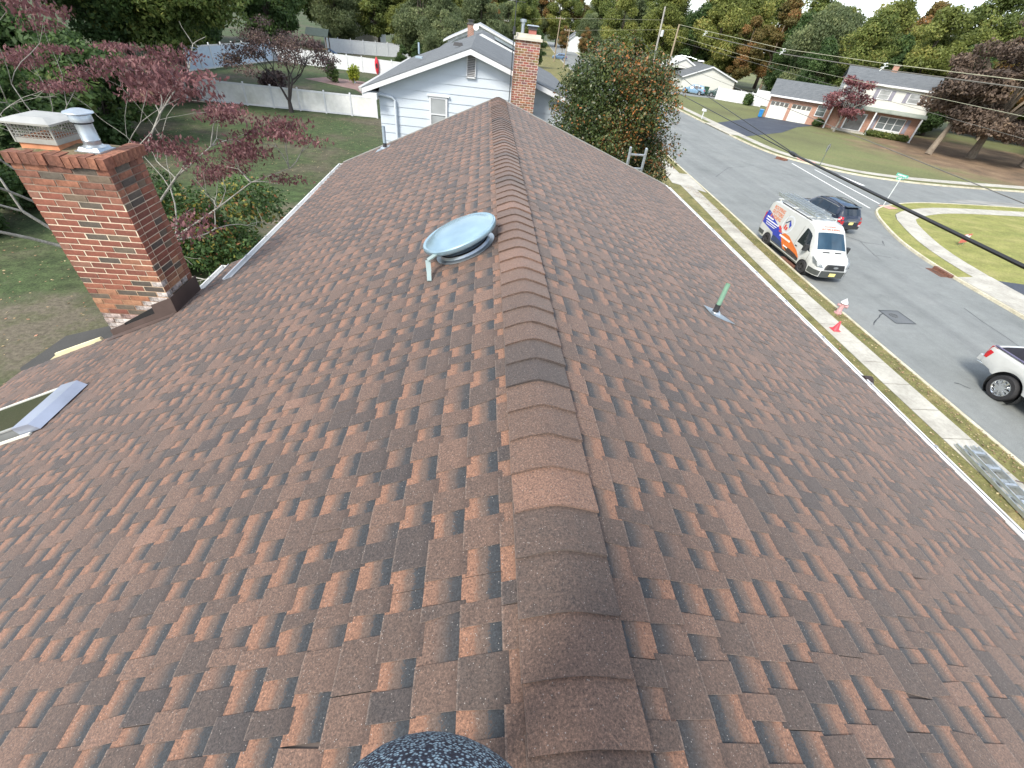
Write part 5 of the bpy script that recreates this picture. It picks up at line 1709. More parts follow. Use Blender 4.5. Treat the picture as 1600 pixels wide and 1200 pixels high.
# holly with orange berries
g_ = random.Random(4)
hb = []
for _ in range(120):
    t = g_.random() ** .85
    z = .6 + 7.6 * t
    pr = 2.62 * (math.sin(math.pi * (.16 + .74 * t)) ** .55)
    a = g_.uniform(0, 6.283); rr = pr * math.sqrt(g_.uniform(.3, 1)) * .80
    s = g_.uniform(.5, .85)
    hb.append(((rr * math.cos(a), rr * math.sin(a), z), (s, s, s * .85)))
def holly_tint(C, t, g):
    hot = np.clip((C[:, 0] * .30 + (C[:, 2] - 4.2) * .16), -.35, 1)
    ph = np.sin(C[:, 0] * 3.1 + 1) + np.sin(C[:, 1] * 2.7) + np.sin(C[:, 2] * 3.3 + C[:, 0])
    return np.where((g.random(len(t)) < np.clip(.0 + hot * .34 + ph * .09, 0, .7)), .72 + .28 * g.random(len(t)), t * .72)
hol = make_tree('holly_tree', 'dense dark green holly covered in orange berries beyond the roof edge', 'tree', hb, 125000, .052, lm_holly, 5, 1.2, .16, bark, tint_fn=holly_tint, aspect=1.5, shell=(.45, 1.02))
place(hol, (4.45, 17.0), 0, 1.02, zs=.98)

# purple leaved tree in front of the fence
pb_ = []
g_ = random.Random(9)
for _ in range(34):
    a = g_.uniform(0, 6.283); rr = 4.6 * math.sqrt(g_.uniform(.02, 1))
    z = 3.0 + 4.4 * (1 - (rr / 5.4) ** 1.5) * g_.uniform(.35, 1.0)
    s = g_.uniform(.55, 1.15)
    pb_.append(((rr * math.cos(a), rr * math.sin(a), z), (s, s, s * .5)))
pt = thing('plum_tree', 'purple brown tree with a forked trunk in front of the long back fence', 'tree', (-17.9, 48.4, .1))
me = leaf_mesh('crown', leaf_cloud(pb_, 9000, .10, 9, .2, shell=(.3, 1.15)), lm_purple)
o = bpy.data.objects.new('crown', me); col.objects.link(o); o.parent = pt
b = MB(); tips = []
gg = random.Random(3)
for (dx, dy) in ((-.35, 0), (.15, .2), (.1, -.25)):
    grow(b, (dx * .3, dy * .3, 1.0), (dx, dy, .9), .11, 1.7, 4, gg, tips, (2, 3), .65, .10, .12, .8, 5)
b.tube([(0, 0, -.1), (0, 0, .6), (0, 0, 1.1)], [.25, .18, .15], 8)
b.build('trunk', mat('bark_dark', (0.035, 0.03, 0.03), 0.9), pt, world=False)

# red dogwood by the chimney
dg = thing('dogwood_tree', 'red leaved dogwood with pale bare branches behind the near chimney', 'tree', (-9.6, 11.2, .1))
b = MB(); tips = []
gg = random.Random(21)
for i in range(8):
    a = i * 2 * math.pi / 8 + gg.uniform(-.3, .3)
    up = gg.uniform(.75, 1.5)
    grow(b, (0, 0, 1.6 + .25 * i), (math.cos(a), math.sin(a), up), .048, 2.05, 4, gg, tips, (2, 2), .62, .05, .20, .78, 6)
b.tube([(0, 0, -.1), (.05, .02, 1.6), (.02, .05, 3.0), (.1, 0, 4.2)], [.16, .12, .10, .06], 8)
# two long limbs reaching over the lawn toward the roof
for (pts, r0) in (([(0.3, .1, 3.0), (1.5, 0.3, 3.5), (2.6, 1.0, 4.2), (3.6, 1.2, 4.9), (4.7, 1.1, 5.35)], .036), ([(0.4, 0, 3.4), (1.6, -.2, 4.3), (2.4, .1, 5.2), (3.3, .4, 5.9)], .036), ([(.3, .3, 4), (1.2, .8, 5.2), (1.9, 1.2, 6.3), (2.6, 1.8, 7.2)], .034)):
    b.tube(smooth_path([(x, y) for x, y, z in pts], 0) and pts, [r0 * (1 - .2 * i) for i in range(len(pts))], 6)
    for j in range(2, len(pts)):
        for _ in range(3):
            dd = (gg.uniform(-.6, .9), gg.uniform(-.8, .8), gg.uniform(.0, .8))
            grow(b, pts[j], dd, .016, .55, 1, gg, tips, (2, 2), .7, .05, .2, .8, 4)
b.build('trunk', bark_pale, dg, world=False)
dbl = []
for p, d in tips:
    loc_ = p
    if p.z < 5.1 and p.x > .4 and gg.random() < .86:
        continue
    if gg.random() < .60:
        dbl.append((tuple(p + Vector((gg.uniform(-.15, .15), gg.uniform(-.15, .15), -.06))), (gg.uniform(.22, .55), gg.uniform(.22, .55), gg.uniform(.07, .14))))
me = leaf_mesh('foliage', leaf_cloud(dbl, 24000, .042, 31, .55, shell=(.15, 1.45), aspect=2.1), lm_dog)
o = bpy.data.objects.new('foliage', me); col.objects.link(o); o.parent = dg

# shrub between chimney and lawn
sb = [((g_.uniform(-1.7, 1.7), g_.uniform(-1.3, 1.3), g_.uniform(.4, 1.9)), (g_.uniform(.4, .8),) * 2 + (g_.uniform(.3, .6),)) for _ in range(36)]
def shrub_tint(C, t, g):
    hot = np.exp(-((C[:, 0] - .9) ** 2 + (C[:, 2] - 1.7) ** 2 + (C[:, 1] + .3) ** 2) / .9)
    return np.where(g.random(len(t)) < hot * .5 + .015, .86 + .14 * g.random(len(t)), t * .8)
shr = make_tree('garden_shrub', 'dense green shrub with yellowing leaves between the chimney and gutter', 'shrub', sb, 30000, .06, lm_shrub, 8, .4, .06, bark, tint_fn=shrub_tint)
place(shr, (-10.6, 16.9), 0, 1.38)

# maple and big brown beech at the brick house
mb_ = []
for _ in range(30):
    a = g_.uniform(0, 6.283); rr = 3.2 * math.sqrt(g_.uniform(.02, 1)); z = 2.2 + 4.6 * g_.random()
    rr *= math.sin(math.pi * (.12 + .8 * (z - 2.2) / 4.6)) ** .6
    mb_.append(((rr * math.cos(a), rr * math.sin(a), z), (.9, .9, .55)))
mp_ = make_tree('maple_tree', 'small red maple on the front lawn of the brick house', 'tree', mb_, 3600, .20, lm_maple, 15, 2.2, .14, bark_pale, limbs=14, shell=(.3, 1.05))
place(mp_, (56.6, 76.4), 0, 1.0)
bb_ = []
for _ in range(80):
    a = g_.uniform(0, 6.283); rr = 8.6 * math.sqrt(g_.uniform(.02, 1)); z = 3.4 + 13.5 * g_.random() ** 1.1
    rr *= max(.25, math.sin(math.pi * (.22 + .72 * (z - 3.4) / 13.5)) ** .7)
    s = g_.uniform(1.1, 2.2)
    bb_.append(((rr * math.cos(a), rr * math.sin(a), z), (s, s, s * .6)))
be = make_tree('beech_tree', 'huge dark brown copper beech right of the brick house', 'tree', bb_, 60000, .22, lm_brown, 16, 3.2, .45, bark_tan, limbs=22, droop=.25)
place(be, (70.0, 64.6), 0, 1.0)
for (x, y, r_, lean, lab) in ((62.8, 64.0, .34, (1.5, .8), 'leaning pale trunk left under the copper beech'), (75.0, 61.5, .30, (1.2, .6), 'pale leaning trunk at the right edge of the leafy lawn')):
    t = thing('bare_trunk', lab, 'tree', (x, y, .08))
    b = MB(); tips = []
    b.tube([(0, 0, 0), (lean[0] * .3, lean[1] * .3, 1.6), (lean[0], lean[1], 4.5)], [r_ * 1.3, r_, r_ * .8], 8)
    for _ in range(4):
        grow(b, (lean[0], lean[1], 4.4), (g_.uniform(-1, 1), g_.uniform(-1, 1), 1.2), r_ * .5, 2.2, 2, gg, tips, (2, 3), .6, .1, .12, .75, 6)
    b.build('trunk', bark_tan, t, world=False)
    me = leaf_mesh('crown', leaf_cloud([(tuple(p), (1.2, 1.2, .8)) for p, d in tips], 5000, .34, 60, .2), lm_brown if x < 70 else lm_green)
    o = bpy.data.objects.new('crown', me); col.objects.link(o); o.parent = t

# clipped bushes, hedge and garden plants
def bushlet(name, label, cat, loc, rad, h, m, n, size, seed, sx=1.0):
    g2_ = random.Random(seed)
    bl = [((g2_.uniform(-1, 1) * rad * .55 * sx, g2_.uniform(-1, 1) * rad * .55, h * g2_.uniform(.3, .75)), (rad * .55, rad * .55, h * .33)) for _ in range(14)]
    t = thing(name, label, cat, (*loc, .1))
    me = leaf_mesh('foliage', leaf_cloud(bl, n, size, seed), m)
    o = bpy.data.objects.new('foliage', me); col.objects.link(o); o.parent = t
    b = MB(); b.tube([(0, 0, 0), (0, 0, h * .5)], [.08, .04], 6); b.build('stem', bark, t, world=False)
    return t
bushlet('round_bush', 'round clipped bush in front of the white picket fence', 'bush', (53.4, 100.2), 1.0, 2.0, lm_dark, 2500, .2, 201)
bushlet('garden_shrub', 'dark shrub in a pot on the neighbouring patio', 'shrub', (-19.6, 70.2), .8, 2.2, lm_dark, 1500, .16, 202)
bushlet('garden_shrub', 'lime green shrub on the left of the neighbouring patio', 'shrub', (-24.0, 60.5), .9, 1.2, lm_lime, 1300, .16, 203)
bushlet('garden_shrub', 'brown red shrub under the purple tree behind the fence', 'shrub', (-22.5, 57.5), 1.4, 2.0, lm_purple, 2000, .18, 206)
ur = bushlet('potted_plant', 'lime green plant in a white urn on the neighbouring patio', 'plant', (-17.3, 71.5), .75, 1.9, lm_lime, 1200, .16, 204)
b = MB(); b.lathe([(.22, 0), (.1, .2), (.12, .3), (.34, .75), (.36, .8)], 14, close=True); b.build('urn', white_vinyl, ur, world=False)
hd = thing('hedge', 'low clipped green hedge under the triple window of the brick house', 'hedge', HM @ Vector((18.2, -.6, .08)))
bl = [((dF * t_).x, (dF * t_).y, .45) for t_ in np.linspace(-2.6, 2.6, 16)]
me = leaf_mesh('foliage', leaf_cloud([(c, (.55, .55, .42)) for c in bl], 5000, .14, 205), lm_green)
o = bpy.data.objects.new('foliage', me); col.objects.link(o); o.parent = hd
sh2 = HM @ Vector((8.2, -.5, 0))
bushlet('clipped_bush', 'dark clipped bush under the small garage side window', 'bush', (sh2.x, sh2.y), .9, 1.1, lm_dark, 1800, .15, 207)

# fallen leaves on verge and lawn
g = np.random.default_rng(5)
def litter(name, n, sampler, size, m, z=.106):
    xy = sampler(n)
    C = np.column_stack([xy, np.full(n, z)])
    a = g.uniform(0, 6.28, n); s = size * g.uniform(.6, 1.4, n)
    u = np.column_stack([np.cos(a), np.sin(a), g.uniform(-.2, .5, n)]) * s[:, None] * .5
    v = np.column_stack([-np.sin(a), np.cos(a), g.uniform(-.2, .5, n)]) * s[:, None] * .4
    V = np.empty((n, 4, 3)); V[:, 0], V[:, 1], V[:, 2], V[:, 3] = C - u, C - v, C + u, C + v
    V[:, :, 2] = np.maximum(V[:, :, 2], z)
    o = bpy.data.objects.new(name, leaf_mesh(name, (V.reshape(-1, 3), g.random(n), g.random(n)), m)); col.objects.link(o)
    o['kind'] = 'stuff'
lm_fallen = leaf_mat('leaf_fallen', [(0, (0.15, 0.095, 0.055)), (.5, (0.24, 0.17, 0.09)), (.85, (0.36, 0.30, 0.17)), (1, (0.30, 0.10, 0.07))], .1)
litter('fallen_leaves', 3800, lambda n: np.column_stack([np.where(g.random(n) < .72, g.uniform(11.0, 15.15, n), g.uniform(16.42, 17.05, n)), g.uniform(4, 36, n)]), .065, lm_fallen, .13)
litter('fallen_leaves', 3000, lambda n: np.column_stack([g.uniform(-26, -5, n), g.uniform(7, 48, n)]), .075, lm_fallen)
# ================================================================== vehicles
paint_white_m = mat('car_paint_white', (0.47, 0.485, 0.48), 0.28, var=0.03, coat=0.5)
paint_navy = mat('car_paint_black_blue', (0.012, 0.018, 0.034), 0.22, var=0.05, coat=0.6)
paint_blue = mat('car_paint_pale_blue', (0.18, 0.30, 0.42), 0.28, 0.2, var=0.05, coat=0.5)
paint_green = mat('car_paint_dark_green', (0.05, 0.085, 0.08), 0.3, 0.2, var=0.05, coat=0.5)
black_plastic = mat('black_plastic', (0.022, 0.024, 0.026), 0.6)
grey_plastic = mat('grey_plastic', (0.055, 0.062, 0.06), 0.6)
car_glass = glass_mat('car_glass', (0.012, 0.018, 0.024), 0.03)
wind_glass = glass_mat('windscreen_glass', (0.025, 0.055, 0.085), 0.04)
chrome = mat('chrome', (0.75, 0.76, 0.77), 0.12, 0.95, var=0.04)
dark_rim = mat('dark_rim', (0.06, 0.06, 0.065), 0.45, 0.4)
silver_rim = mat('silver_rim', (0.45, 0.46, 0.48), 0.3, 0.8)
red_lamp = mat('red_lamp', (0.42, 0.012, 0.02), 0.15, coat=0.5)
clear_lamp = mat('clear_lamp', (0.62, 0.64, 0.66), 0.1, 0.3, coat=0.5)
plate_m = mat('plate_yellow', (0.75, 0.66, 0.24), 0.5)

class Car:
    """a lofted body; x runs from the rear bumper (0) to the front (L), z up, y to the left"""
    def __init__(s, root, L_, top, belt, hw, roofw, low, wheels, wr, paint, open_bed=None, arch=None):
        s.root, s.L, s.wheels, s.wr = root, L_, wheels, wr
        s.top, s.belt, s.hw, s.rw, s.low = (np.array(a, float) for a in (top, belt, hw, roofw, low))
        s.arch = arch or wr * 1.16
        n = int(L_ / .05)
        xs = np.linspace(0, L_, n + 1)
        s.xs = xs
        b = MB()
        rings = [s.ring(x) for x in xs]
        k = len(rings[0])
        for rg in rings:
            b.v.extend(rg)
        def addf(f):
            b.f.append(f); b.mi.append(0); b.c.append(None); b.uv.append(None)
        for i in range(n):
            for j in range(k - 1):
                if open_bed and open_bed[0] < xs[i] < open_bed[1] and 5 <= j < k - 6:
                    continue
                addf((i * k + j, i * k + j + 1, (i + 1) * k + j + 1, (i + 1) * k + j))
        addf(tuple(range(k)))
        addf(tuple(range(n * k + k - 1, n * k - 1, -1)))
        s.body = b.build('body', paint, root, world=False, smooth=38)
        u = MB()
        for i in range(n):
            l0, l1 = rings[i], rings[i + 1]
            u.add([l0[0], l0[-1], l1[-1], l1[0]], [(0, 1, 2, 3)])
        s.floor = u.build('underbody', black_plastic, root, world=False)
        # dark arch liners
        for xw in wheels:
            for sgn in (1, -1):
                w = s.f(s.hw, xw)
                u = MB()
                u.lathe([(s.arch * 1.02, -0.30), (s.arch * 1.02, 0.0)], 20, Matrix.Translation((xw - L_ / 2, sgn * (w - .04), wr)) @ Matrix.Rotation(R(-90 * sgn), 4, 'X'))
                u.lathe([(s.arch * 1.02, -0.26), (0, -.26)], 20, Matrix.Translation((xw - L_ / 2, sgn * (w - .04), wr)) @ Matrix.Rotation(R(-90 * sgn), 4, 'X'))
                u.build('wheel_well', black_plastic, root, world=False)
        

    def f(s, a, x):
        return float(np.interp(x, a[:, 0], a[:, 1]))

    def half(s, x):
        w, rw, zt, zb, zl = s.f(s.hw, x), s.f(s.rw, x), s.f(s.top, x), s.f(s.belt, x), s.f(s.low, x)
        for xw in s.wheels:
            d = abs(x - xw)
            if d < s.arch:
                zl = max(zl, s.wr + math.sqrt(s.arch ** 2 - d * d))
        zb = min(zb, zt - .07)
        zb = max(zb, zl + .08)
        zt = max(zt, zb + .05)
        zm = zl + (zb - zl) * .5
        rw = min(rw, w * .985)
        return [(w * .975, zl), (w, zl + min(.1, (zb - zl) * .3)), (w, zm), (w * .988, zb), (rw + (w - rw) * .08, zt - .055), (rw - .05, zt - .01), (rw * .55, zt + .018), (0, zt + .026)]

    def ring(s, x):
        h = s.half(x)
        return [(x - s.L / 2, y, z) for y, z in h] + [(x - s.L / 2, -y, z) for y, z in h[-2::-1]]

    def side_y(s, x, z):
        h = s.half(x)
        for (y0, z0), (y1, z1) in zip(h[:-1], h[1:]):
            if z0 <= z <= z1 + 1e-6 and z1 > z0:
                return y0 + (y1 - y0) * (z - z0) / (z1 - z0)
        return h[0][0] if z < h[0][1] else h[4][0]

    def side_patch(s, name, poly_lo, poly_hi, sgn, m, off=.006, parent=None, zrel=True, nx=8, nz_=4):
        """patch between belt (t=0) and roof edge (t=1); poly_lo/hi = (x0, x1, t)"""
        b = MB()
        vs, fs = [], []
        for j in range(nz_ + 1):
            v = j / nz_
            t = poly_lo[2] + (poly_hi[2] - poly_lo[2]) * v
            xa = poly_lo[0] + (poly_hi[0] - poly_lo[0]) * v
            xb = poly_lo[1] + (poly_hi[1] - poly_lo[1]) * v
            for i in range(nx + 1):
                x = xa + (xb - xa) * i / nx
                h = s.half(x)
                (y0, z0), (y1, z1) = h[3], h[4]
                vs.append((x - s.L / 2, sgn * (y0 + (y1 - y0) * t + off), z0 + (z1 - z0) * t))
        for j in range(nz_):
            for i in range(nx):
                a = j * (nx + 1) + i
                fs.append((a, a + 1, a + nx + 2, a + nx + 1))
        b.add(vs, fs)
        return b.build(name, m, parent or s.root, world=False)

    def side_poly(s, name, rows, sgn, m, off=.006, parent=None, nx=14):
        """rows: (z, xa, xb) from low to high"""
        b = MB()
        vs, fs = [], []
        for z, xa, xb in rows:
            for i in range(nx + 1):
                x = xa + (xb - xa) * i / nx
                vs.append((x - s.L / 2, sgn * (s.side_y(x, z) + off), z))
        for j in range(len(rows) - 1):
            for i in range(nx):
                a = j * (nx + 1) + i
                fs.append((a, a + 1, a + nx + 2, a + nx + 1))
        b.add(vs, fs)
        return b.build(name, m, parent or s.root, world=False)

    def top_patch(s, name, xa, xb, fa, fb, m, off=.006, inset=.06, parent=None):
        """patch on the upper surface, between +-fraction of the roof width"""
        b = MB()
        nx, ny = 6, 8
        vs, fs = [], []
        for i in range(nx + 1):
            x = xa + (xb - xa) * i / nx
            fr = fa + (fb - fa) * i / nx
            h = s.half(x)
            for j in range(ny + 1):
                q = -1 + 2 * j / ny
                yy = abs(q) * fr * h[5][0]
                z = float(np.interp(yy, [0, h[6][0], h[5][0], h[4][0]], [h[7][1], h[6][1], h[5][1], h[4][1]]))
                vs.append((x - s.L / 2, math.copysign(yy, q), z + off))
        for i in range(nx):
            for j in range(ny):
                a = i * (ny + 1) + j
                fs.append((a, a + 1, a + ny + 2, a + ny + 1))
        b.add(vs, fs)
        return b.build(name, m, parent or s.root, world=False)

    def wheel_set(s, width=.24, rim=dark_rim, rimr=.62, spokes=6, out_=.0):
        for xw in s.wheels:
            for sgn in (1, -1):
                w = s.f(s.hw, xw) - width / 2 + .01 + out_
                M = Matrix.Translation((xw - s.L / 2, sgn * w, s.wr)) @ Matrix.Rotation(R(-90 * sgn), 4, 'X')
                r, h = s.wr, width / 2
                b = MB(); b.lathe([(r * rimr, -h), (r * .93, -h), (r, -h * .7), (r, h * .7), (r * .93, h), (r * rimr * 1.02, h), (r * rimr, h * .9)], 28, M)
                wo = b.build('wheel', rubber, s.root, world=False, smooth=40)
                b = MB(); b.lathe([(r * rimr, h * .92), (r * rimr * .92, h * .86), (r * rimr * .86, h * .35), (0, h * .30)], 24, M)
                b.lathe([(r * rimr * .24, h * .3), (r * rimr * .2, h * .9), (0, h * .92)], 12, M)
                for k in range(spokes):
                    a = 2 * math.pi * k / spokes
                    p = M @ Vector((math.cos(a) * r * rimr * .12, math.sin(a) * r * rimr * .12, h * .82))
                    q = M @ Vector((math.cos(a) * r * rimr * .9, math.sin(a) * r * rimr * .9, h * .72))
                    b.bar(p, q, r * rimr * .2, .03, up=tuple(M.to_3x3() @ Vector((0, 0, 1))))
                b.build('rim', rim, wo, world=False)

    def box(s, name, c, size, m, parent=None, rz=0, taper=1.0):
        b = MB(); b.box((c[0] - s.L / 2, c[1], c[2]), size, rz=rz, taper=taper)
        return b.build(name, m, parent or s.root, world=False)

def text_verts(txt, size=1.0):
    cu = bpy.data.curves.new('lettering', 'FONT')
    cu.body = txt
    cu.size = size
    cu.offset = 0.022 * size
    cu.resolution_u = 2
    o = bpy.data.objects.new('lettering', cu)
    me = bpy.data.meshes.new_from_object(o)
    vs = [tuple(v.co) for v in me.vertices]
    fs = [tuple(p.vertices) for p in me.polygons]
    bpy.data.objects.remove(o)
    bpy.data.curves.remove(cu)
    bpy.data.meshes.remove(me)
    return vs, fs

# ---------------------------------------------------------------- the roofer's van
van = thing('parked_van', 'white high roof van with orange and blue roofing graphics and roof ladders', 'van', (18.45, 22.72, 0), R(-90))
V = Car(van, 5.98,
        top=[(0, 2.20), (.06, 2.36), (.25, 2.46), (.7, 2.52), (3.6, 2.56), (4.0, 2.51), (4.3, 2.36), (4.42, 2.25), (5.12, 1.50), (5.2, 1.42), (5.55, 1.28), (5.85, 1.05), (5.98, .80)],
        belt=[(0, 1.30), (4.3, 1.30), (5.1, 1.25), (5.6, 1.05), (5.98, .7)],
        hw=[(0, .97), (.08, 1.01), (.3, 1.03), (4.8, 1.03), (5.3, 1.0), (5.7, .92), (5.9, .80), (5.98, .68)],
        roofw=[(0, .84), (.4, .86), (3.8, .86), (4.42, .82), (5.15, .88), (5.5, .84), (5.98, .6)],
        low=[(0, .48), (.4, .36), (5.4, .34), (5.98, .36)], wheels=(1.15, 4.90), wr=.365, paint=paint_white_m)
V.wheel_set(.25, dark_rim, .6, 5)
V.top_patch('windscreen', 4.46, 5.10, .93, .97, wind_glass)
for sg in (1, -1):
    V.side_patch('side_window', (3.72, 4.98, .04), (3.84, 4.42, .76), sg, car_glass)
    V.box('mirror', (4.72, sg * 1.17, 1.42), (.16, .22, .34), black_plastic)
    b = MB(); hp = []
    for (x, yy, zz) in ((5.30, 1.0, 1.20), (5.62, .90, 1.06), (5.84, .70, .98), (5.93, .62, .84), (5.78, .86, .84), (5.48, .98, .98)):
        hp.append((x - V.L / 2 + .05, sg * (yy + .045), zz + .03))
    b.extr(hp, [(x - .12, y * .9, z) for x, y, z in hp]); b.build('headlight', mat('lamp_grey', (0.17, 0.19, 0.20), 0.15, 0.3, coat=0.5), van, world=False)
    V.side_poly('sill', [(.36, 1.62, 4.44), (.55, 1.62, 4.44)], sg, grey_plastic, .008)
    V.side_poly('rear_corner', [(.48, .02, .68), (.72, .02, .68)], sg, grey_plastic, .012)
    V.side_poly('front_corner', [(.40, 5.36, 5.97), (.68, 5.36, 5.97)], sg, grey_plastic, .012)
    V.box('taillight', (.02, sg * .93, 1.35), (.05, .09, .7), red_lamp)
b = MB(); b.extr([(2.995 + x, y, .34) for x, y in ((-.22, -.84), (.0, -.66), (.04, 0), (.0, .66), (-.22, .84))], [(2.995 + x, y, .70) for x, y in ((-.22, -.84), (.0, -.66), (.04, 0), (.0, .66), (-.22, .84))]); b.build('bumper', grey_plastic, van, world=False)
b = MB(); b.extr([(2.995 - .04, y, z) for y, z in ((-.58, .78), (.58, .78), (.48, 1.06), (-.48, 1.06))], [(2.995 + .03, y, z) for y, z in ((-.54, .78), (.54, .78), (.44, 1.04), (-.44, 1.04))]); gri = b.build('grille', black_plastic, van, world=False)
b = MB(); b.lathe([(0, 0), (.12, 0), (.12, .012), (0, .012)], 20, Matrix.Translation((3.02, 0, .93)) @ Matrix.Rotation(R(90), 4, 'Y') @ Matrix.Diagonal((.5, 1.1, 1, 1))); b.build('emblem', chrome, gri, world=False)
b = MB(); b.box((3.045, 0, .52), (.012, .34, .17)); b.build('number_plate', plate_m, van, world=False)
for sg in (1, -1):
    b = MB(); b.bar((2.22, sg * .16, 1.440), (2.20, sg * .52, 1.435), .14, .03); b.build('bonnet_vent', black_plastic, van, world=False)
b = MB(); b.lathe([(0, 0), (.13, .0)], 20, Matrix.Translation((2.42, 0, 1.385)) @ Matrix.Rotation(R(24), 4, 'Y')); b.build('bonnet_badge', mat('badge_grey', (0.45, 0.5, 0.56), 0.5), van, world=False)
V.top_patch('roof_seam', 4.03, 4.07, .86, .86, mat('seam_grey', (0.35, 0.37, 0.37), 0.6), .004)
orange_v = mat('decal_orange', (0.56, 0.14, 0.025), 0.35, var=0.06)
blue_v = mat('decal_blue', (0.025, 0.045, 0.33), 0.3, var=0.1)
navy_v = mat('decal_navy', (0.02, 0.04, 0.10), 0.3, var=0.1)
white_v = mat('decal_white', (0.8, 0.8, 0.8), 0.4, var=0.02)
red_v = mat('decal_red', (0.5, 0.06, 0.05), 0.4, var=0.04)
grey_v = mat('decal_grey', (0.52, 0.55, 0.58), 0.4, var=0.05)
for sg in (-1, 1):
    def decal(name, rows, m, off):
        return V.side_poly(name, rows, sg, m, off)
    decal('decal', [(.56, 1.60, 3.2), (.80, 1.58, 3.1), (.95, 1.45, 2.85), (1.10, .10, 2.55), (1.30, .06, 2.05), (1.60, .05, 1.05), (1.85, .06, .30)], blue_v, .006)
    decal('decal', [(.56, 1.62, 3.3), (.66, 1.62, 3.2), (.80, 1.6, 2.6), (.86, 1.6, 1.9)], navy_v, .008)
    decal('decal', [(.56, 2.9, 4.46), (.72, 2.7, 4.40), (.95, 2.42, 4.05), (1.15, 2.25, 3.45), (1.32, 2.5, 2.95)], orange_v, .009)
    decal('decal', [(.56, 3.3, 4.46), (.66, 3.0, 4.42), (.74, 3.0, 4.05), (.78, 3.1, 3.5)], mat('decal_dark', (0.04, 0.03, 0.03), 0.4), .011)
    decal('decal', [(1.20, 1.95, 2.25), (1.42, 1.75, 2.05), (1.50, 1.72, 1.86)], red_v, .010)
    for (z, xa, xb, h_) in ((1.50, .30, 1.00, .075), (1.37, .32, 1.72, .06), (1.25, .45, 1.62, .05), (1.15, .50, 1.5, .04), (1.04, 2.15, 3.25, .10), (.70, 2.85, 3.3, .07)):
        n_ = max(3, int((xb - xa) / .13))
        for k in range(n_):
            x0 = xa + (xb - xa) * k / n_
            V.side_poly('decal', [(z, x0, x0 + (xb - xa) / n_ * .84), (z + h_, x0, x0 + (xb - xa) / n_ * .84)], sg, white_v, .012, nx=1)
    def letters(txt, size, x0, z0, m, width=None):
        vs, fs = text_verts(txt, size)
        wd = max(v[0] for v in vs)
        k = (width / wd) if width else 1
        b = MB()
        pts = []
        for v in vs:
            lx = v[0] * k
            x = (x0 + lx) if sg == -1 else (x0 + (width or wd) - lx)
            z = z0 + v[1]
            pts.append((x - V.L / 2, sg * (V.side_y(x, z) + .010), z))
        b.add(pts, fs)
        b.build('lettering', m, van, world=False)
    letters('ROOFING', .27, .45, 2.10, orange_v, 1.12)
    letters('GUTTERS', .27, .45, 1.86, orange_v, 1.16)
    letters('& SIDING', .27, .50, 1.62, orange_v, 1.10)
    cxl, czl = 2.35, 1.78
    b = MB(); vs = []
    for k in range(32):
        a = 2 * math.pi * k / 32
        for r_ in (.50, .40):
            x, z = cxl + r_ * math.cos(a), czl + r_ * math.sin(a)
            vs.append((x - V.L / 2, sg * (V.side_y(x, z) + .008), z))
    b.add(vs, [(2 * k, 2 * k + 1, (2 * k + 3) % 64, (2 * k + 2) % 64) for k in range(32)])
    lg = b.build('logo', grey_v, van, world=False)
    def lpoly(pts, m, off):
        b = MB(); b.add([(cxl + p[0] * (1 if sg == -1 else -1) - V.L / 2, sg * (V.side_y(cxl + p[0], czl + p[1]) + off), czl + p[1]) for p in pts], [tuple(range(len(pts)))]); b.build('logo_piece', m, lg, world=False)
    lpoly([(-.30, .0), (.0, .27), (.03, .20), (-.24, -.03)], navy_v, .012)
    lpoly([(.0, .27), (.28, .04), (.22, -.14), (.02, .10)], blue_v, .012)
    lpoly([(-.20, -.05), (-.08, -.05), (-.08, -.30), (-.22, -.30)], red_v, .012)
    lpoly([(-.04, -.14), (.10, -.14), (.12, -.32), (-.04, -.32)], red_v, .012)
gap_m = mat('panel_gap', (0.06, 0.06, 0.06), 0.7)
for sg in (-1, 1):
    for xg, z0, z1 in ((3.60, .58, 2.20), (5.02, .62, 1.22), (2.05, .58, 2.25)):
        V.side_poly('panel_gap', [(z0, xg, xg + .014), ((z0 + z1) / 2, xg, xg + .014), (z1, xg, xg + .014)], sg, gap_m, .013, nx=1)
    V.side_poly('door_handle', [(1.12, 3.72, 3.92), (1.17, 3.72, 3.92)], sg, black_plastic, .02, nx=2)
# lettering above the windscreen
for txt, x, sz, wd in (('ROOFING', 4.215, .13, .62), ('GUTTERS & SIDING', 4.365, .13, 1.05)):
    vs, fs = text_verts(txt, sz)
    w0 = max(v[0] for v in vs)
    b = MB(); pts = []
    for v in vs:
        y = (v[0] / w0 - .5) * wd
        xx = x - v[1] * .85
        h = V.half(xx)
        z = float(np.interp(abs(y), [0, h[6][0], h[5][0]], [h[7][1], h[6][1], h[5][1]]))
        pts.append((xx - V.L / 2 + .006, y, z + .008))
    b.add(pts, fs); b.build('lettering', mat('decal_rust', (0.42, 0.085, 0.02), 0.4), van, world=False)
van.scale = (1, 1, .94)
# roof rack
for xx in (.5, 2.0, 3.4):
    rack = MB()
    rack.bar((xx - 2.99, -.95, 2.66), (xx - 2.99, .95, 2.66), .05)
    for sg in (1, -1):
        rack.bar((xx - 2.99, sg * .78, 2.46), (xx - 2.99, sg * .78, 2.66), .05)
    rack.build('rack_bar', mat('rack_white', (0.62, 0.64, 0.63), 0.4, 0.2), van, world=False)
b = MB(); b.bar((-2.2, -.80, 2.555), (.7, -.80, 2.57), .05, .03); b.build('roof_rail', black_plastic, van, world=False)

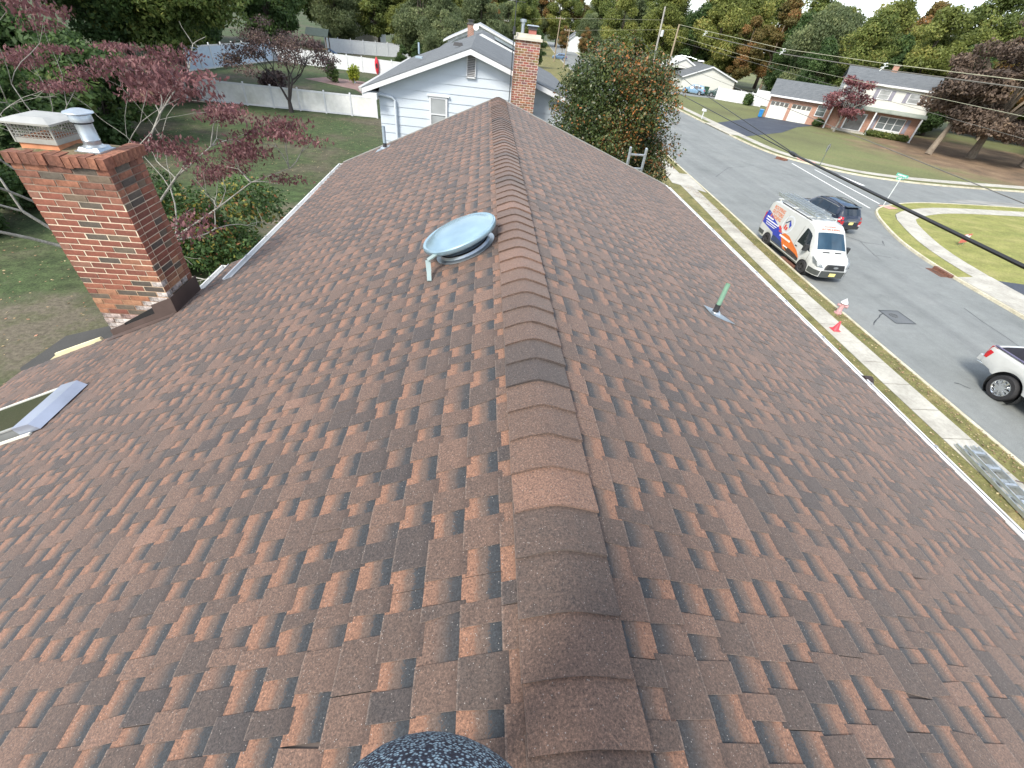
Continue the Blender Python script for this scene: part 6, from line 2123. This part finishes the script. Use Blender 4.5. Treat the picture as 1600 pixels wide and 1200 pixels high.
def ladder(b, p, q, side, w, n, rail=.035, rung=.03, drop=.08):
    p, q, side = Vector(p), Vector(q), Vector(side).normalized()
    d = (q - p).normalized(); up = side.cross(d)
    for s_ in (-.5, .5):
        b.bar(p + side * w * s_, q + side * w * s_, rail, drop, up=tuple(up))
    L_ = (q - p).length
    for k in range(n):
        c = p + d * L_ * (k + .5) / n
        b.bar(c - side * w * .5, c + side * w * .5, rung, rung, up=tuple(up))
for (y0, z0, nm) in ((-.42, 2.73, 'aluminium ladder on the near side of the van roof rack'), (.10, 2.74, 'aluminium ladder in the middle of the van roof rack')):
    t = thing('roof_ladder', nm, 'ladder', (18.45, 22.72, 0), R(-90), 'ladders on the van roof')
    t.scale = (1, 1, .94)
    b = MB(); ladder(b, (-3.15, y0, z0), (.75, y0, z0 + .02), (0, 1, 0), .42, 13)
    b.build('lower_section', alu, t, world=False)
    b = MB(); ladder(b, (-3.25, y0 + .02, z0 + .09), (.45, y0 + .02, z0 + .11), (0, 1, 0), .36, 12)
    b.build('upper_section', alu, t, world=False)

# ---------------------------------------------------------------- SUVs
def suv(name, label, cat, loc, rz, paint, detail=True, group=None):
    t = thing(name, label, cat, loc, rz, group)
    c = Car(t, 4.78,
            top=[(0, .80), (.05, 1.02), (.14, 1.12), (.50, 1.56), (.62, 1.63), (1.1, 1.68), (2.3, 1.70), (2.75, 1.64), (2.95, 1.58), (3.62, 1.10), (3.72, 1.06), (4.3, .98), (4.62, .86), (4.78, .62)],
            belt=[(0, .80), (.2, 1.05), (3.6, 1.0), (4.5, .80), (4.78, .55)],
            hw=[(0, .72), (.05, .82), (.22, .90), (.8, .93), (3.8, .93), (4.3, .89), (4.62, .78), (4.78, .62)],
            roofw=[(0, .66), (.14, .74), (.6, .70), (1.2, .70), (2.9, .68), (3.65, .74), (4.3, .74), (4.78, .5)],
            low=[(0, .38), (.4, .28), (4.4, .26), (4.78, .30)], wheels=(.98, 3.84), wr=.345, paint=paint)
    c.wheel_set(.22, silver_rim, .66, 6)
    c.top_patch('windscreen', 2.99, 3.58, .92, .96, wind_glass)
    c.top_patch('rear_window', .18, .47, .90, .92, car_glass)
    for sg in (1, -1):
        c.side_patch('side_window', (.72, 1.42, .10), (.86, 1.42, .80), sg, car_glass)
        c.side_patch('side_window', (1.47, 2.30, .06), (1.47, 2.26, .86), sg, car_glass)
        c.side_patch('side_window', (2.36, 3.42, .06), (2.36, 2.86, .86), sg, car_glass)
        c.side_poly('taillight', [(.78, .04, .22), (.98, .05, .30), (1.10, .12, .30)], sg, red_lamp, .012)
        c.side_poly('headlight', [(.70, 4.40, 4.70), (.84, 4.28, 4.58)], sg, clear_lamp, .012)
        c.box('mirror', (3.30, sg * 1.0, 1.08), (.14, .18, .14), paint)
        if detail:
            for (xa, za, xb, zb) in ((.62, .04, 3.5, .03), (.84, .88, 2.9, .93)):
                b = MB(); ps = []
                for i in range(15):
                    x = xa + (xb - xa) * i / 14
                    tt = za + (zb - za) * i / 14
                    h = c.half(x)
                    ps.append((x - c.L / 2, sg * (h[3][0] + (h[4][0] - h[3][0]) * tt + .012), h[3][1] + (h[4][1] - h[3][1]) * tt))
                b.tube(ps, .014, 5); b.build('chrome_trim', chrome, t, world=False)
            b = MB(); ps = [(x - c.L / 2, sg * .66, c.f(c.top, x) + (.06 if .9 < x < 2.6 else .0)) for x in (.72, .9, 1.5, 2.1, 2.6, 2.75)]
            b.tube(ps, .016, 6); b.build('roof_rail', black_plastic, t, world=False)
            b = MB(); b.bar((.02 - c.L / 2, sg * .80, .74), (.02 - c.L / 2, sg * .62, .74), .05, .30); b.build('taillight', red_lamp, t, world=False)
            b = MB(); b.bar((.015 - c.L / 2, sg * .80, .62), (.015 - c.L / 2, sg * .66, .62), .05, .10); b.build('reversing_lamp', clear_lamp, t, world=False)
    c.box('rear_bumper', (.02, 0, .48), (.16, 1.50, .20), black_plastic)
    c.box('number_plate', (-.015, 0, .74), (.02, .34, .16), plate_m)
    if detail:
        c.box('chrome_strip', (-.005, 0, .87), (.03, .62, .035), chrome)
        c.box('spoiler', (.50, 0, 1.66), (.24, 1.20, .035), paint)
        c.box('front_bumper', (4.74, 0, .48), (.12, 1.4, .22), black_plastic)
    return t
suv('parked_suv', 'dark navy suv driving away beside the white van', 'suv', (24.62, 30.0, 0), R(98), paint_navy)
suv('parked_suv', 'pale blue suv parked on the driveway of the low white house', 'suv', (45.8, 110.4, .12), R(150), paint_blue, False)
suv('parked_suv', 'dark green suv partly hidden behind the white picket fence', 'suv', (51.0, 109.4, .12), R(160), paint_green, False)
suv('parked_suv', 'grey car roof showing above the white picket fence', 'suv', (55.6, 106.2, .12), R(165), mat('car_paint_grey', (0.26, 0.29, 0.31), 0.3, 0.2, coat=0.4), False)
suv('parked_car', 'small blue car parked far up the road near the utility pole', 'car', (24.2, 172.0, 0), R(170), mat('car_paint_steel_blue', (0.10, 0.17, 0.27), 0.3, 0.2, coat=0.4), False)

# ---------------------------------------------------------------- white pickup at the right edge
pk = thing('pickup_truck', 'white lifted pickup truck with large chrome wheels at the right edge', 'pickup truck', (20.42, 9.05, 0), R(-90))
P = Car(pk, 6.3,
        top=[(0, 1.42), (.05, 1.50), (2.06, 1.52), (2.10, 1.56), (2.28, 2.05), (2.5, 2.12), (3.9, 2.12), (4.15, 2.04), (4.75, 1.56), (4.85, 1.50), (5.9, 1.42), (6.2, 1.28), (6.3, 1.0)],
        belt=[(0, 1.34), (6.0, 1.34), (6.3, .95)], hw=[(0, .97), (.05, 1.0), (.4, 1.02), (5.6, 1.02), (6.1, .96), (6.3, .86)],
        roofw=[(0, .97), (2.06, .98), (2.3, .80), (4.1, .78), (4.8, .92), (6.3, .78)],
        low=[(0, .80), (.5, .74), (.62, .66), (5.9, .60), (6.3, .66)], wheels=(1.28, 5.0), wr=.47, paint=paint_white_m, open_bed=(.12, 2.0), arch=.60)
P.wheel_set(.34, chrome, .66, 10, .03)
b = MB()
for (c_, s_) in (((1.06 - 3.15, 0, .98), (1.90, 1.76, .04)), ((1.06 - 3.15, .89, 1.24), (1.90, .03, .52)), ((1.06 - 3.15, -.89, 1.24), (1.90, .03, .52)), ((.12 - 3.15, 0, 1.24), (.03, 1.78, .50)), ((2.02 - 3.15, 0, 1.24), (.03, 1.78, .50))):
    b.box(c_, s_)
b.build('bed_liner', mat('bed_liner', (0.035, 0.036, 0.05), 0.7), pk, world=False)
b = MB()
for sg in (1, -1):
    b.bar((.06 - 3.15, sg * .95, 1.525), (2.04 - 3.15, sg * .95, 1.545), .10, .02)
b.build('bed_rail', mat('bed_rail', (0.09, 0.08, 0.14), 0.5), pk, world=False)
for sg in (1, -1):
    P.side_poly('taillight', [(1.02, .01, .15), (1.22, .01, .20), (1.46, .01, .22)], sg, red_lamp, .012)
    b = MB(); b.bar((.0 - 3.15, sg * .96, 1.02), (.0 - 3.15, sg * .80, 1.02), .04, .0 + .8); b.v = [(x, y, z * .5 + .75) for x, y, z in b.v]; b.build('taillight', red_lamp, pk, world=False)
    P.side_patch('side_window', (2.55, 3.30, .1), (2.62, 3.30, .85), sg, car_glass)
    P.side_patch('side_window', (3.36, 4.55, .1), (3.36, 4.05, .85), sg, car_glass)
    P.box('mirror', (4.4, sg * 1.22, 1.55), (.12, .28, .26), black_plastic)
    P.side_poly('headlight', [(1.05, 6.0, 6.26), (1.28, 5.95, 6.2)], sg, clear_lamp, .01)
P.top_patch('windscreen', 4.18, 4.72, .92, .94, wind_glass)
b = MB(); b.extr([(-3.15 + x, y, .80) for x, y in ((.02, -.98), (-.14, -.94), (-.16, .94), (.02, .98))], [(-3.15 + x, y, 1.0) for x, y in ((.02, -.98), (-.14, -.94), (-.16, .94), (.02, .98))]); b.build('rear_bumper', paint_white_m, pk, world=False)
b = MB(); b.tube([(-3.15 + .5, -.70, .72), (-3.15 - .10, -.82, .70)], .055, 12); b.build('exhaust_tip', chrome, pk, world=False)
P.box('grille', (6.30, 0, 1.1), (.06, 1.3, .36), black_plastic)

# ================================================================== street furniture and small things
hy = thing('fire_hydrant', 'faded pink fire hydrant with a white cap by the near kerb', 'fire hydrant', (16.82, 16.42, .1))
hy.scale = (.80, .80, .80)
pinkm = mat('hydrant_pink', (0.44, 0.25, 0.255), 0.6, var=0.18, sc=8)
b = MB(); b.lathe([(.20, 0), (.20, .05), (.14, .06), (.135, .22), (.12, .24), (.12, .60), (.15, .62), (.15, .66)], 20); b.build('barrel', pinkm, hy, world=False, smooth=40)
b = MB(); b.lathe([(.19, .66), (.19, .69), (.15, .76), (.07, .86), (.035, .88), (.035, .94), (0, .94)], 20); b.build('bonnet', white_vinyl, hy, world=False, smooth=40)
for a, r_ in ((0, .085), (90, .065), (180, .065)):
    b = MB(); b.lathe([(r_, .1), (r_, .21), (r_ * 1.2, .21), (r_ * 1.2, .25), (.02, .25), (.02, .28), (0, .28)], 12, Matrix.Translation((0, 0, .50)) @ Matrix.Rotation(R(a - 30), 4, 'Z') @ Matrix.Rotation(R(90), 4, 'Y')); b.build('nozzle', pinkm, hy, world=False, smooth=40)
cn = thing('traffic_cone', 'small red cone standing on the pavement near the hydrant', 'cone', (15.66, 14.9, .12))
cn.scale = (.85, .85, .85)
b = MB(); b.lathe([(.17, .02), (.155, .04), (.035, .48), (.03, .49), (0, .49)], 20); b.build('cone', mat('cone_red', (0.62, 0.05, 0.07), 0.5), cn, world=False, smooth=40)
b = MB(); b.box((0, 0, .012), (.38, .38, .024)); b.build('base', mat('cone_base', (0.50, 0.05, 0.06), 0.6), cn, world=False)

ld = thing('extension_ladder', 'long aluminium extension ladder lying on the verge at lower right', 'ladder', (15.3, 6.5, .1))
b = MB(); ladder(b, (15.60, 8.25, .20), (14.85, 2.2, .20), (1, -.12, 0), .52, 11, .04, .10, .10); b.build('base_section', alu, ld)
b = MB(); ladder(b, (15.60, 8.10, .31), (14.98, 2.9, .31), (1, -.12, 0), .40, 9, .035, .09, .09); b.build('fly_section', alu, ld)
b = MB(); b.tube([(15.75, 6.8, .34), (16.02, 6.6, .40), (16.12, 6.25, .40), (16.05, 5.95, .36), (15.75, 5.85, .32)], .016, 6); b.build('rope', mat('dark_rope', (0.07, 0.05, 0.05), 0.9), ld)
el = thing('eave_ladder', 'aluminium ladder top standing above the far right eave beside the holly', 'ladder', (3.9, 12.0, 0))
b = MB(); ladder(b, (4.35, 12.3, .1), (3.74, 11.16, 6.95), (1, .1, 0), .40, 22, .035, .032, .075); b.build('section', alu, el)

ys = thing('yard_sign', 'small red and white yard sign standing on the corner lawn', 'sign', (33.35, 27.2, .1), R(20))
b = MB(); b.box((0, 0, .48), (.95, .02, .60)); b.build('board', mat('sign_red', (0.55, 0.14, 0.11), 0.5), ys, world=False)
b = MB(); b.box((.05, -.012, .56), (.72, .004, .22)); b.box((-.22, -.012, .70), (.36, .005, .12)); b.build('print', white_v, ys, world=False)
b = MB(); b.box((-.30, -.014, .62), (.22, .005, .09)); b.build('print', black_plastic, ys, world=False)
b = MB(); b.bar((-.25, 0, -.1), (-.25, 0, .3), .012); b.bar((.25, 0, -.1), (.25, 0, .3), .012); b.build('stake', galv, ys, world=False)
st = thing('stop_sign', 'back of a grey octagonal sign on a post at the brick house corner', 'sign', (36.2, 48.3, .1), R(35))
b = MB(); b.bar((0, 0, 0), (0, 0, 1.95), .06); b.build('post', mat('green_post', (0.12, 0.14, 0.11), 0.6, 0.2), st, world=False)
b = MB()
oc = [(.40 * math.cos(R(22.5 + 45 * k)), .40 * math.sin(R(22.5 + 45 * k))) for k in range(8)]
b.extr([(p[0], .04, 1.80 + p[1]) for p in oc], [(p[0], .035, 1.80 + p[1]) for p in oc]); b.build('plate', mat('sign_back', (0.40, 0.41, 0.41), 0.4, 0.6), st, world=False)
ss = thing('street_sign', 'green street name signs on a thin white post at the corner', 'sign', (33.9, 35.5, .1))
b = MB(); b.tube([(0, 0, 0), (0, 0, 2.2)], .035, 8); b.build('post', mat('post_white', (0.62, 0.66, 0.66), 0.5, 0.3), ss, world=False)
for rz, zz in ((15, 2.12), (105, 2.32)):
    M = Matrix.Rotation(R(rz), 3, 'Z')
    b = MB(); b.box((0, 0, zz), (.95, .02, .2), M=M); so = b.build('blade', mat('sign_green', (0.12, 0.42, 0.32), 0.5), ss, world=False)
    b = MB(); b.box((0, 0, zz), (.68, .026, .06), M=M); b.build('lettering', white_v, so, world=False)
bn = thing('wheelie_bin', 'blue wheelie bin beside the garage corner of the brick house', 'bin', (47.7, 83.9, .1), R(-30))
b = MB(); b.box((0, 0, .58), (.58, .68, 1.0), taper=1.12); b.build('tub', mat('bin_blue', (0.01, 0.16, 0.42), 0.45), bn, world=False)
b = MB(); b.box((0, -.02, 1.12), (.68, .82, .08), taper=.9); b.build('lid', mat('bin_blue', (0.01, 0.16, 0.42)), bn, world=False)
for sx_ in (-.28, .28):
    b = MB(); b.lathe([(0, -.03), (.12, -.03), (.12, .03), (0, .03)], 14, Matrix.Translation((sx_, .33, .12)) @ Matrix.Rotation(R(90), 4, 'Y')); b.build('wheel', rubber, bn, world=False)
bd = thing('wheelie_bin', 'dark green bin between the two parked suvs', 'bin', (48.3, 110.6, .12))
b = MB(); b.box((0, 0, .75), (1.2, .9, 1.4), taper=1.08); b.build('tub', mat('bin_green', (0.03, 0.08, 0.05), 0.5), bd, world=False)
b = MB(); b.box((0, 0, 1.5), (1.35, 1.05, .1)); b.build('lid', mat('bin_green', (0.03, 0.08, 0.05)), bd, world=False)
mbx = thing('mailbox', 'white mailbox beside the far pavement near the dark driveway', 'mailbox', (33.2, 73.9, .1), R(20))
b = MB(); b.bar((0, 0, 0), (0, 0, 1.0), .1); b.build('post', white_vinyl, mbx, world=False)
b = MB(); b.extr([(-.16, -.3, 1.0), (.16, -.3, 1.0), (.16, -.3, 1.2), (.08, -.3, 1.3), (-.08, -.3, 1.3), (-.16, -.3, 1.2)], [(-.16, .3, 1.0), (.16, .3, 1.0), (.16, .3, 1.2), (.08, .3, 1.3), (-.08, .3, 1.3), (-.16, .3, 1.2)]); b.build('box', white_vinyl, mbx, world=False)

# ---------------------------------------------------------------- poles and wires
pole_wood = noise_mat('pole_wood', [(0.3, (0.22, 0.175, 0.12)), (0.7, (0.34, 0.28, 0.20))], 2.0, [(20, .15)], stretch=(3, 3, .3))
pole_grey = noise_mat('pole_grey', [(0.3, (0.25, 0.24, 0.22)), (0.7, (0.38, 0.37, 0.34))], 2.0, [(20, .15)], stretch=(3, 3, .3))
def pole(label, x, y, h, m, arm=None, lean=0.0, r=.16):
    t = thing('utility_pole', label, 'pole', (x, y, 0))
    b = MB(); b.tube([(0, 0, -.1), (lean, 0, h)], [r * 1.15, r * .8], 10); b.build('shaft', m, t, world=False)
    if arm:
        b = MB(); b.bar((lean - arm, 0, h - .5), (lean + arm, 0, h - .5), .12); b.build('crossarm', m, t, world=False)
        for k in (-1, -.4, .4, 1):
            b = MB(); b.lathe([(.05, 0), (.07, .08), (.03, .18), (0, .2)], 8, Matrix.Translation((lean + k * arm * .92, 0, h - .42))); b.build('insulator', mat('insulator_grey', (0.5, 0.52, 0.54), 0.3), t, world=False)
    return t
pA = pole('tan wooden utility pole with a street light arm by the white house', 35.6, 101.5, 10.95, pole_wood, None, -.05, .17)
pB = pole('grey utility pole with a transformer beyond the holly', 36.0, 112.0, 13.5, pole_grey, None, -.55, .19)
b = MB(); b.lathe([(0, 0), (.28, 0), (.30, .1), (.30, .9), (.28, 1.0), (0, 1.05)], 14, Matrix.Translation((.05, -.35, 8.9))); b.build('transformer', mat('transformer_grey', (0.48, 0.50, 0.50), 0.5), pB, world=False)
b = MB(); b.tube([(0, 0, 6.1), (1.6, -1.0, 6.6), (3.2, -2.0, 6.5), (4.2, -2.6, 6.3)], .06, 8); b.build('lamp_arm', galv, pA, world=False)
b = MB(); b.box((4.9, -3.0, 6.2), (1.2, .45, .2), rz=R(-30), taper=.8); b.build('lamp_head', mat('lamp_head', (0.7, 0.72, 0.72), 0.5), pA, world=False)
pole('farther pole with a crossarm beside the far blue car', 20.7, 158.0, 10.4, pole_wood, 1.3, .3)
pole('thin pole with a crossarm just left of the holly crown', 20.7, 137.5, 8.2, pole_wood, 1.3, .25, .13)
pole('distant pole with a crossarm above the roofs', 6.3, 190.0, 8.2, pole_grey, 1.6, 0, .14)

def wire(label, pts, r, m, sag=0.0, spacer=None):
    a, c = Vector(pts[0]), Vector(pts[-1])
    t = thing('overhead_wire', label, 'wire', (a.x, a.y, a.z))
    ps = []
    n = 24
    for i in range(n + 1):
        u = i / n
        f_ = u * (len(pts) - 1); k = min(int(f_), len(pts) - 2)
        p = Vector(pts[k]).lerp(Vector(pts[k + 1]), f_ - k)
        if len(pts) == 2:
            p.z -= sag * 4 * u * (1 - u)
        ps.append(p)
    b = MB(); b.tube(ps, r, 5); b.build('cable', m, t)
    return t, ps
wm_pale = mat('wire_pale', (0.34, 0.34, 0.24), 0.5)
wm_grey = mat('wire_grey', (0.12, 0.115, 0.10), 0.6)
wm_blk = mat('wire_black', (0.012, 0.012, 0.013), 0.5)
w1, ps1 = wire('top pale power line with white spacers running to the right edge', [(35.6, 101.5, 10.9), (39.5, 70, 9.30), (42.0, 54.0, 9.12), (45.0, 41.6, 9.16), (52, 20, 9.6)], .028, wm_pale)
for q, sz in (((36.9, 91.5, 10.3), 1.0), ((39.5, 70.2, 9.28), 1.0), ((42.0, 54.1, 9.10), 1.0)):
    t = thing('cable_spacer', {36.9: 'white cable spacer nearest the tan pole', 39.5: 'middle white cable spacer above the dark wood', 42.0: 'white cable spacer above the brick house roof'}[q[0]], 'spacer', q, 0, 'white spacers on the power line')
    b = MB()
    b.bar((0, 0, .05), (0, 0, -.55), .05); b.bar((-.35, 0, -.35), (.35, 0, -.15), .05); b.bar((-.3, 0, -.62), (.05, 0, -.2), .05); b.bar((.2, 0, .06), (-.2, 0, -.02), .09)
    b.build('frame', mat('spacer_white', (0.62, 0.66, 0.66), 0.5), t, world=False)
wire('dark bundled power line just under the top pale line', [(36.9, 91.5, 9.75), (39.4, 70.0, 8.78), (41.9, 54.0, 8.62), (44.8, 41.4, 8.68), (52, 20, 9.0)], .05, wm_grey)
wire('thin pale wire crossing over the brick house garage roof', [(35.6, 101.5, 9.3), (43.72, 85, 7.69), (40.0, 35.16, 7.13), (39, 15, 7.6)], .018, wm_pale)
wire('long grey wire sloping from the street light down across the lawn', [(35.3, 101.3, 6.0), (33.36, 90, 5.58), (25.0, 19.2, 4.82), (24, 8, 4.9)], .022, wm_grey)
wire('thin grey wire between the upper lines at the right edge', [(35.6, 101.5, 8.6), (40.0, 34.0, 5.88), (41, 20, 5.9)], .016, wm_grey)
wire('thick black cable crossing the road above the suv', [(9.45, 13.94, 6.69), (7.26, 5.0, 7.16), (6.4, 1.2, 7.5)], .030, wm_blk)
wire('lower black cable strand running to the cable splice', [(9.45, 13.94, 6.69), (10.91, 30.0, 6.72), (13.5, 60, 8.2)], .016, wm_blk)
wire('upper black cable strand running to the cable splice', [(9.45, 13.94, 6.71), (12.22, 29.5, 6.92), (17.5, 60, 8.2)], .014, wm_blk)
spl = thing('cable_splice', 'black splice where two cable strands join over the road', 'splice', (9.45, 13.94, 6.69))
b = MB(); b.tube([(.05, .35, 0), (.02, .12, .0), (-.02, -.12, 0), (-.05, -.35, .01)], [.02, .055, .055, .02], 8); b.build('sleeve', wm_blk, spl, world=False)
wire('far wires along the distant street poles', [(6.3, 190, 7.9), (20.7, 158, 10.0), (36, 112, 11.5)], .016, wm_pale)
wire('second far wire between the distant poles and the tan pole', [(20.7, 137.5, 7.8), (35.6, 101.5, 10.2)], .014, wm_pale)

# ---------------------------------------------------------------- the photographer's knee
per = thing('person', 'person sitting on the ridge with a grey speckled knit knee showing', 'person', (-.02, -.35, 7.6))
m, ns, ls, b = _new('speckled_knit')
tcn = ns.new('ShaderNodeTexCoord')
mpn = ns.new('ShaderNodeMapping'); mpn.inputs['Scale'].default_value = (1, 1, 1); ls.new(tcn.outputs['Object'], mpn.inputs[0])
vn = N(ns, 'ShaderNodeTexVoronoi', Scale=330.0); ls.new(mpn.outputs[0], vn.inputs['Vector'])
o = ramp(ns, ls, vn.outputs['Distance'], [(0.0, (0.42, 0.55, 0.62)), (0.30, (0.27, 0.37, 0.43)), (0.5, (0.035, 0.04, 0.06)), (1, (0.012, 0.012, 0.02))])
ls.new(o, b.inputs['Base Color']); b.inputs['Roughness'].default_value = 0.9
add_bump(ns, ls, b, vn.outputs['Distance'], 0.6, 0.003)
knit = m
sk_v = [(-.02, -.62, 7.86), (-.06, -.40, 8.18), (-.030, -.12, 8.48), (-.014, .006, 8.538), (-.02, .03, 8.30), (-.05, .02, 7.72), (-.06, .16, 7.60),
        (.20, -.62, 7.84), (.50, -.35, 8.0), (.62, -.25, 7.75), (.62, -.12, 7.60),
        (.03, -.86, 8.02), (.04, -1.12, 8.20), (.04, -1.24, 8.32), (.04, -1.30, 8.46)]
sk_e = [(0, 1), (1, 2), (2, 3), (3, 4), (4, 5), (5, 6), (0, 11), (7, 8), (8, 9), (9, 10), (0, 7), (11, 12), (12, 13), (13, 14)]
sk_r = [.15, .12, .112, .122, .082, .050, .045, .14, .09, .07, .045, .16, .15, .06, .085]
me = bpy.data.meshes.new('body')
me.from_pydata(sk_v, sk_e, [])
bo = bpy.data.objects.new('body', me); col.objects.link(bo)
mod = bo.modifiers.new('skin', 'SKIN')
for v, r_ in zip(me.skin_vertices[0].data, sk_r):
    v.radius = (r_, r_)
me.skin_vertices[0].data[0].use_root = True
sub = bo.modifiers.new('sub', 'SUBSURF'); sub.levels = 3; sub.render_levels = 3
me.materials.append(knit)
bo.parent = per; bo.matrix_parent_inverse = wm(per).inverted()
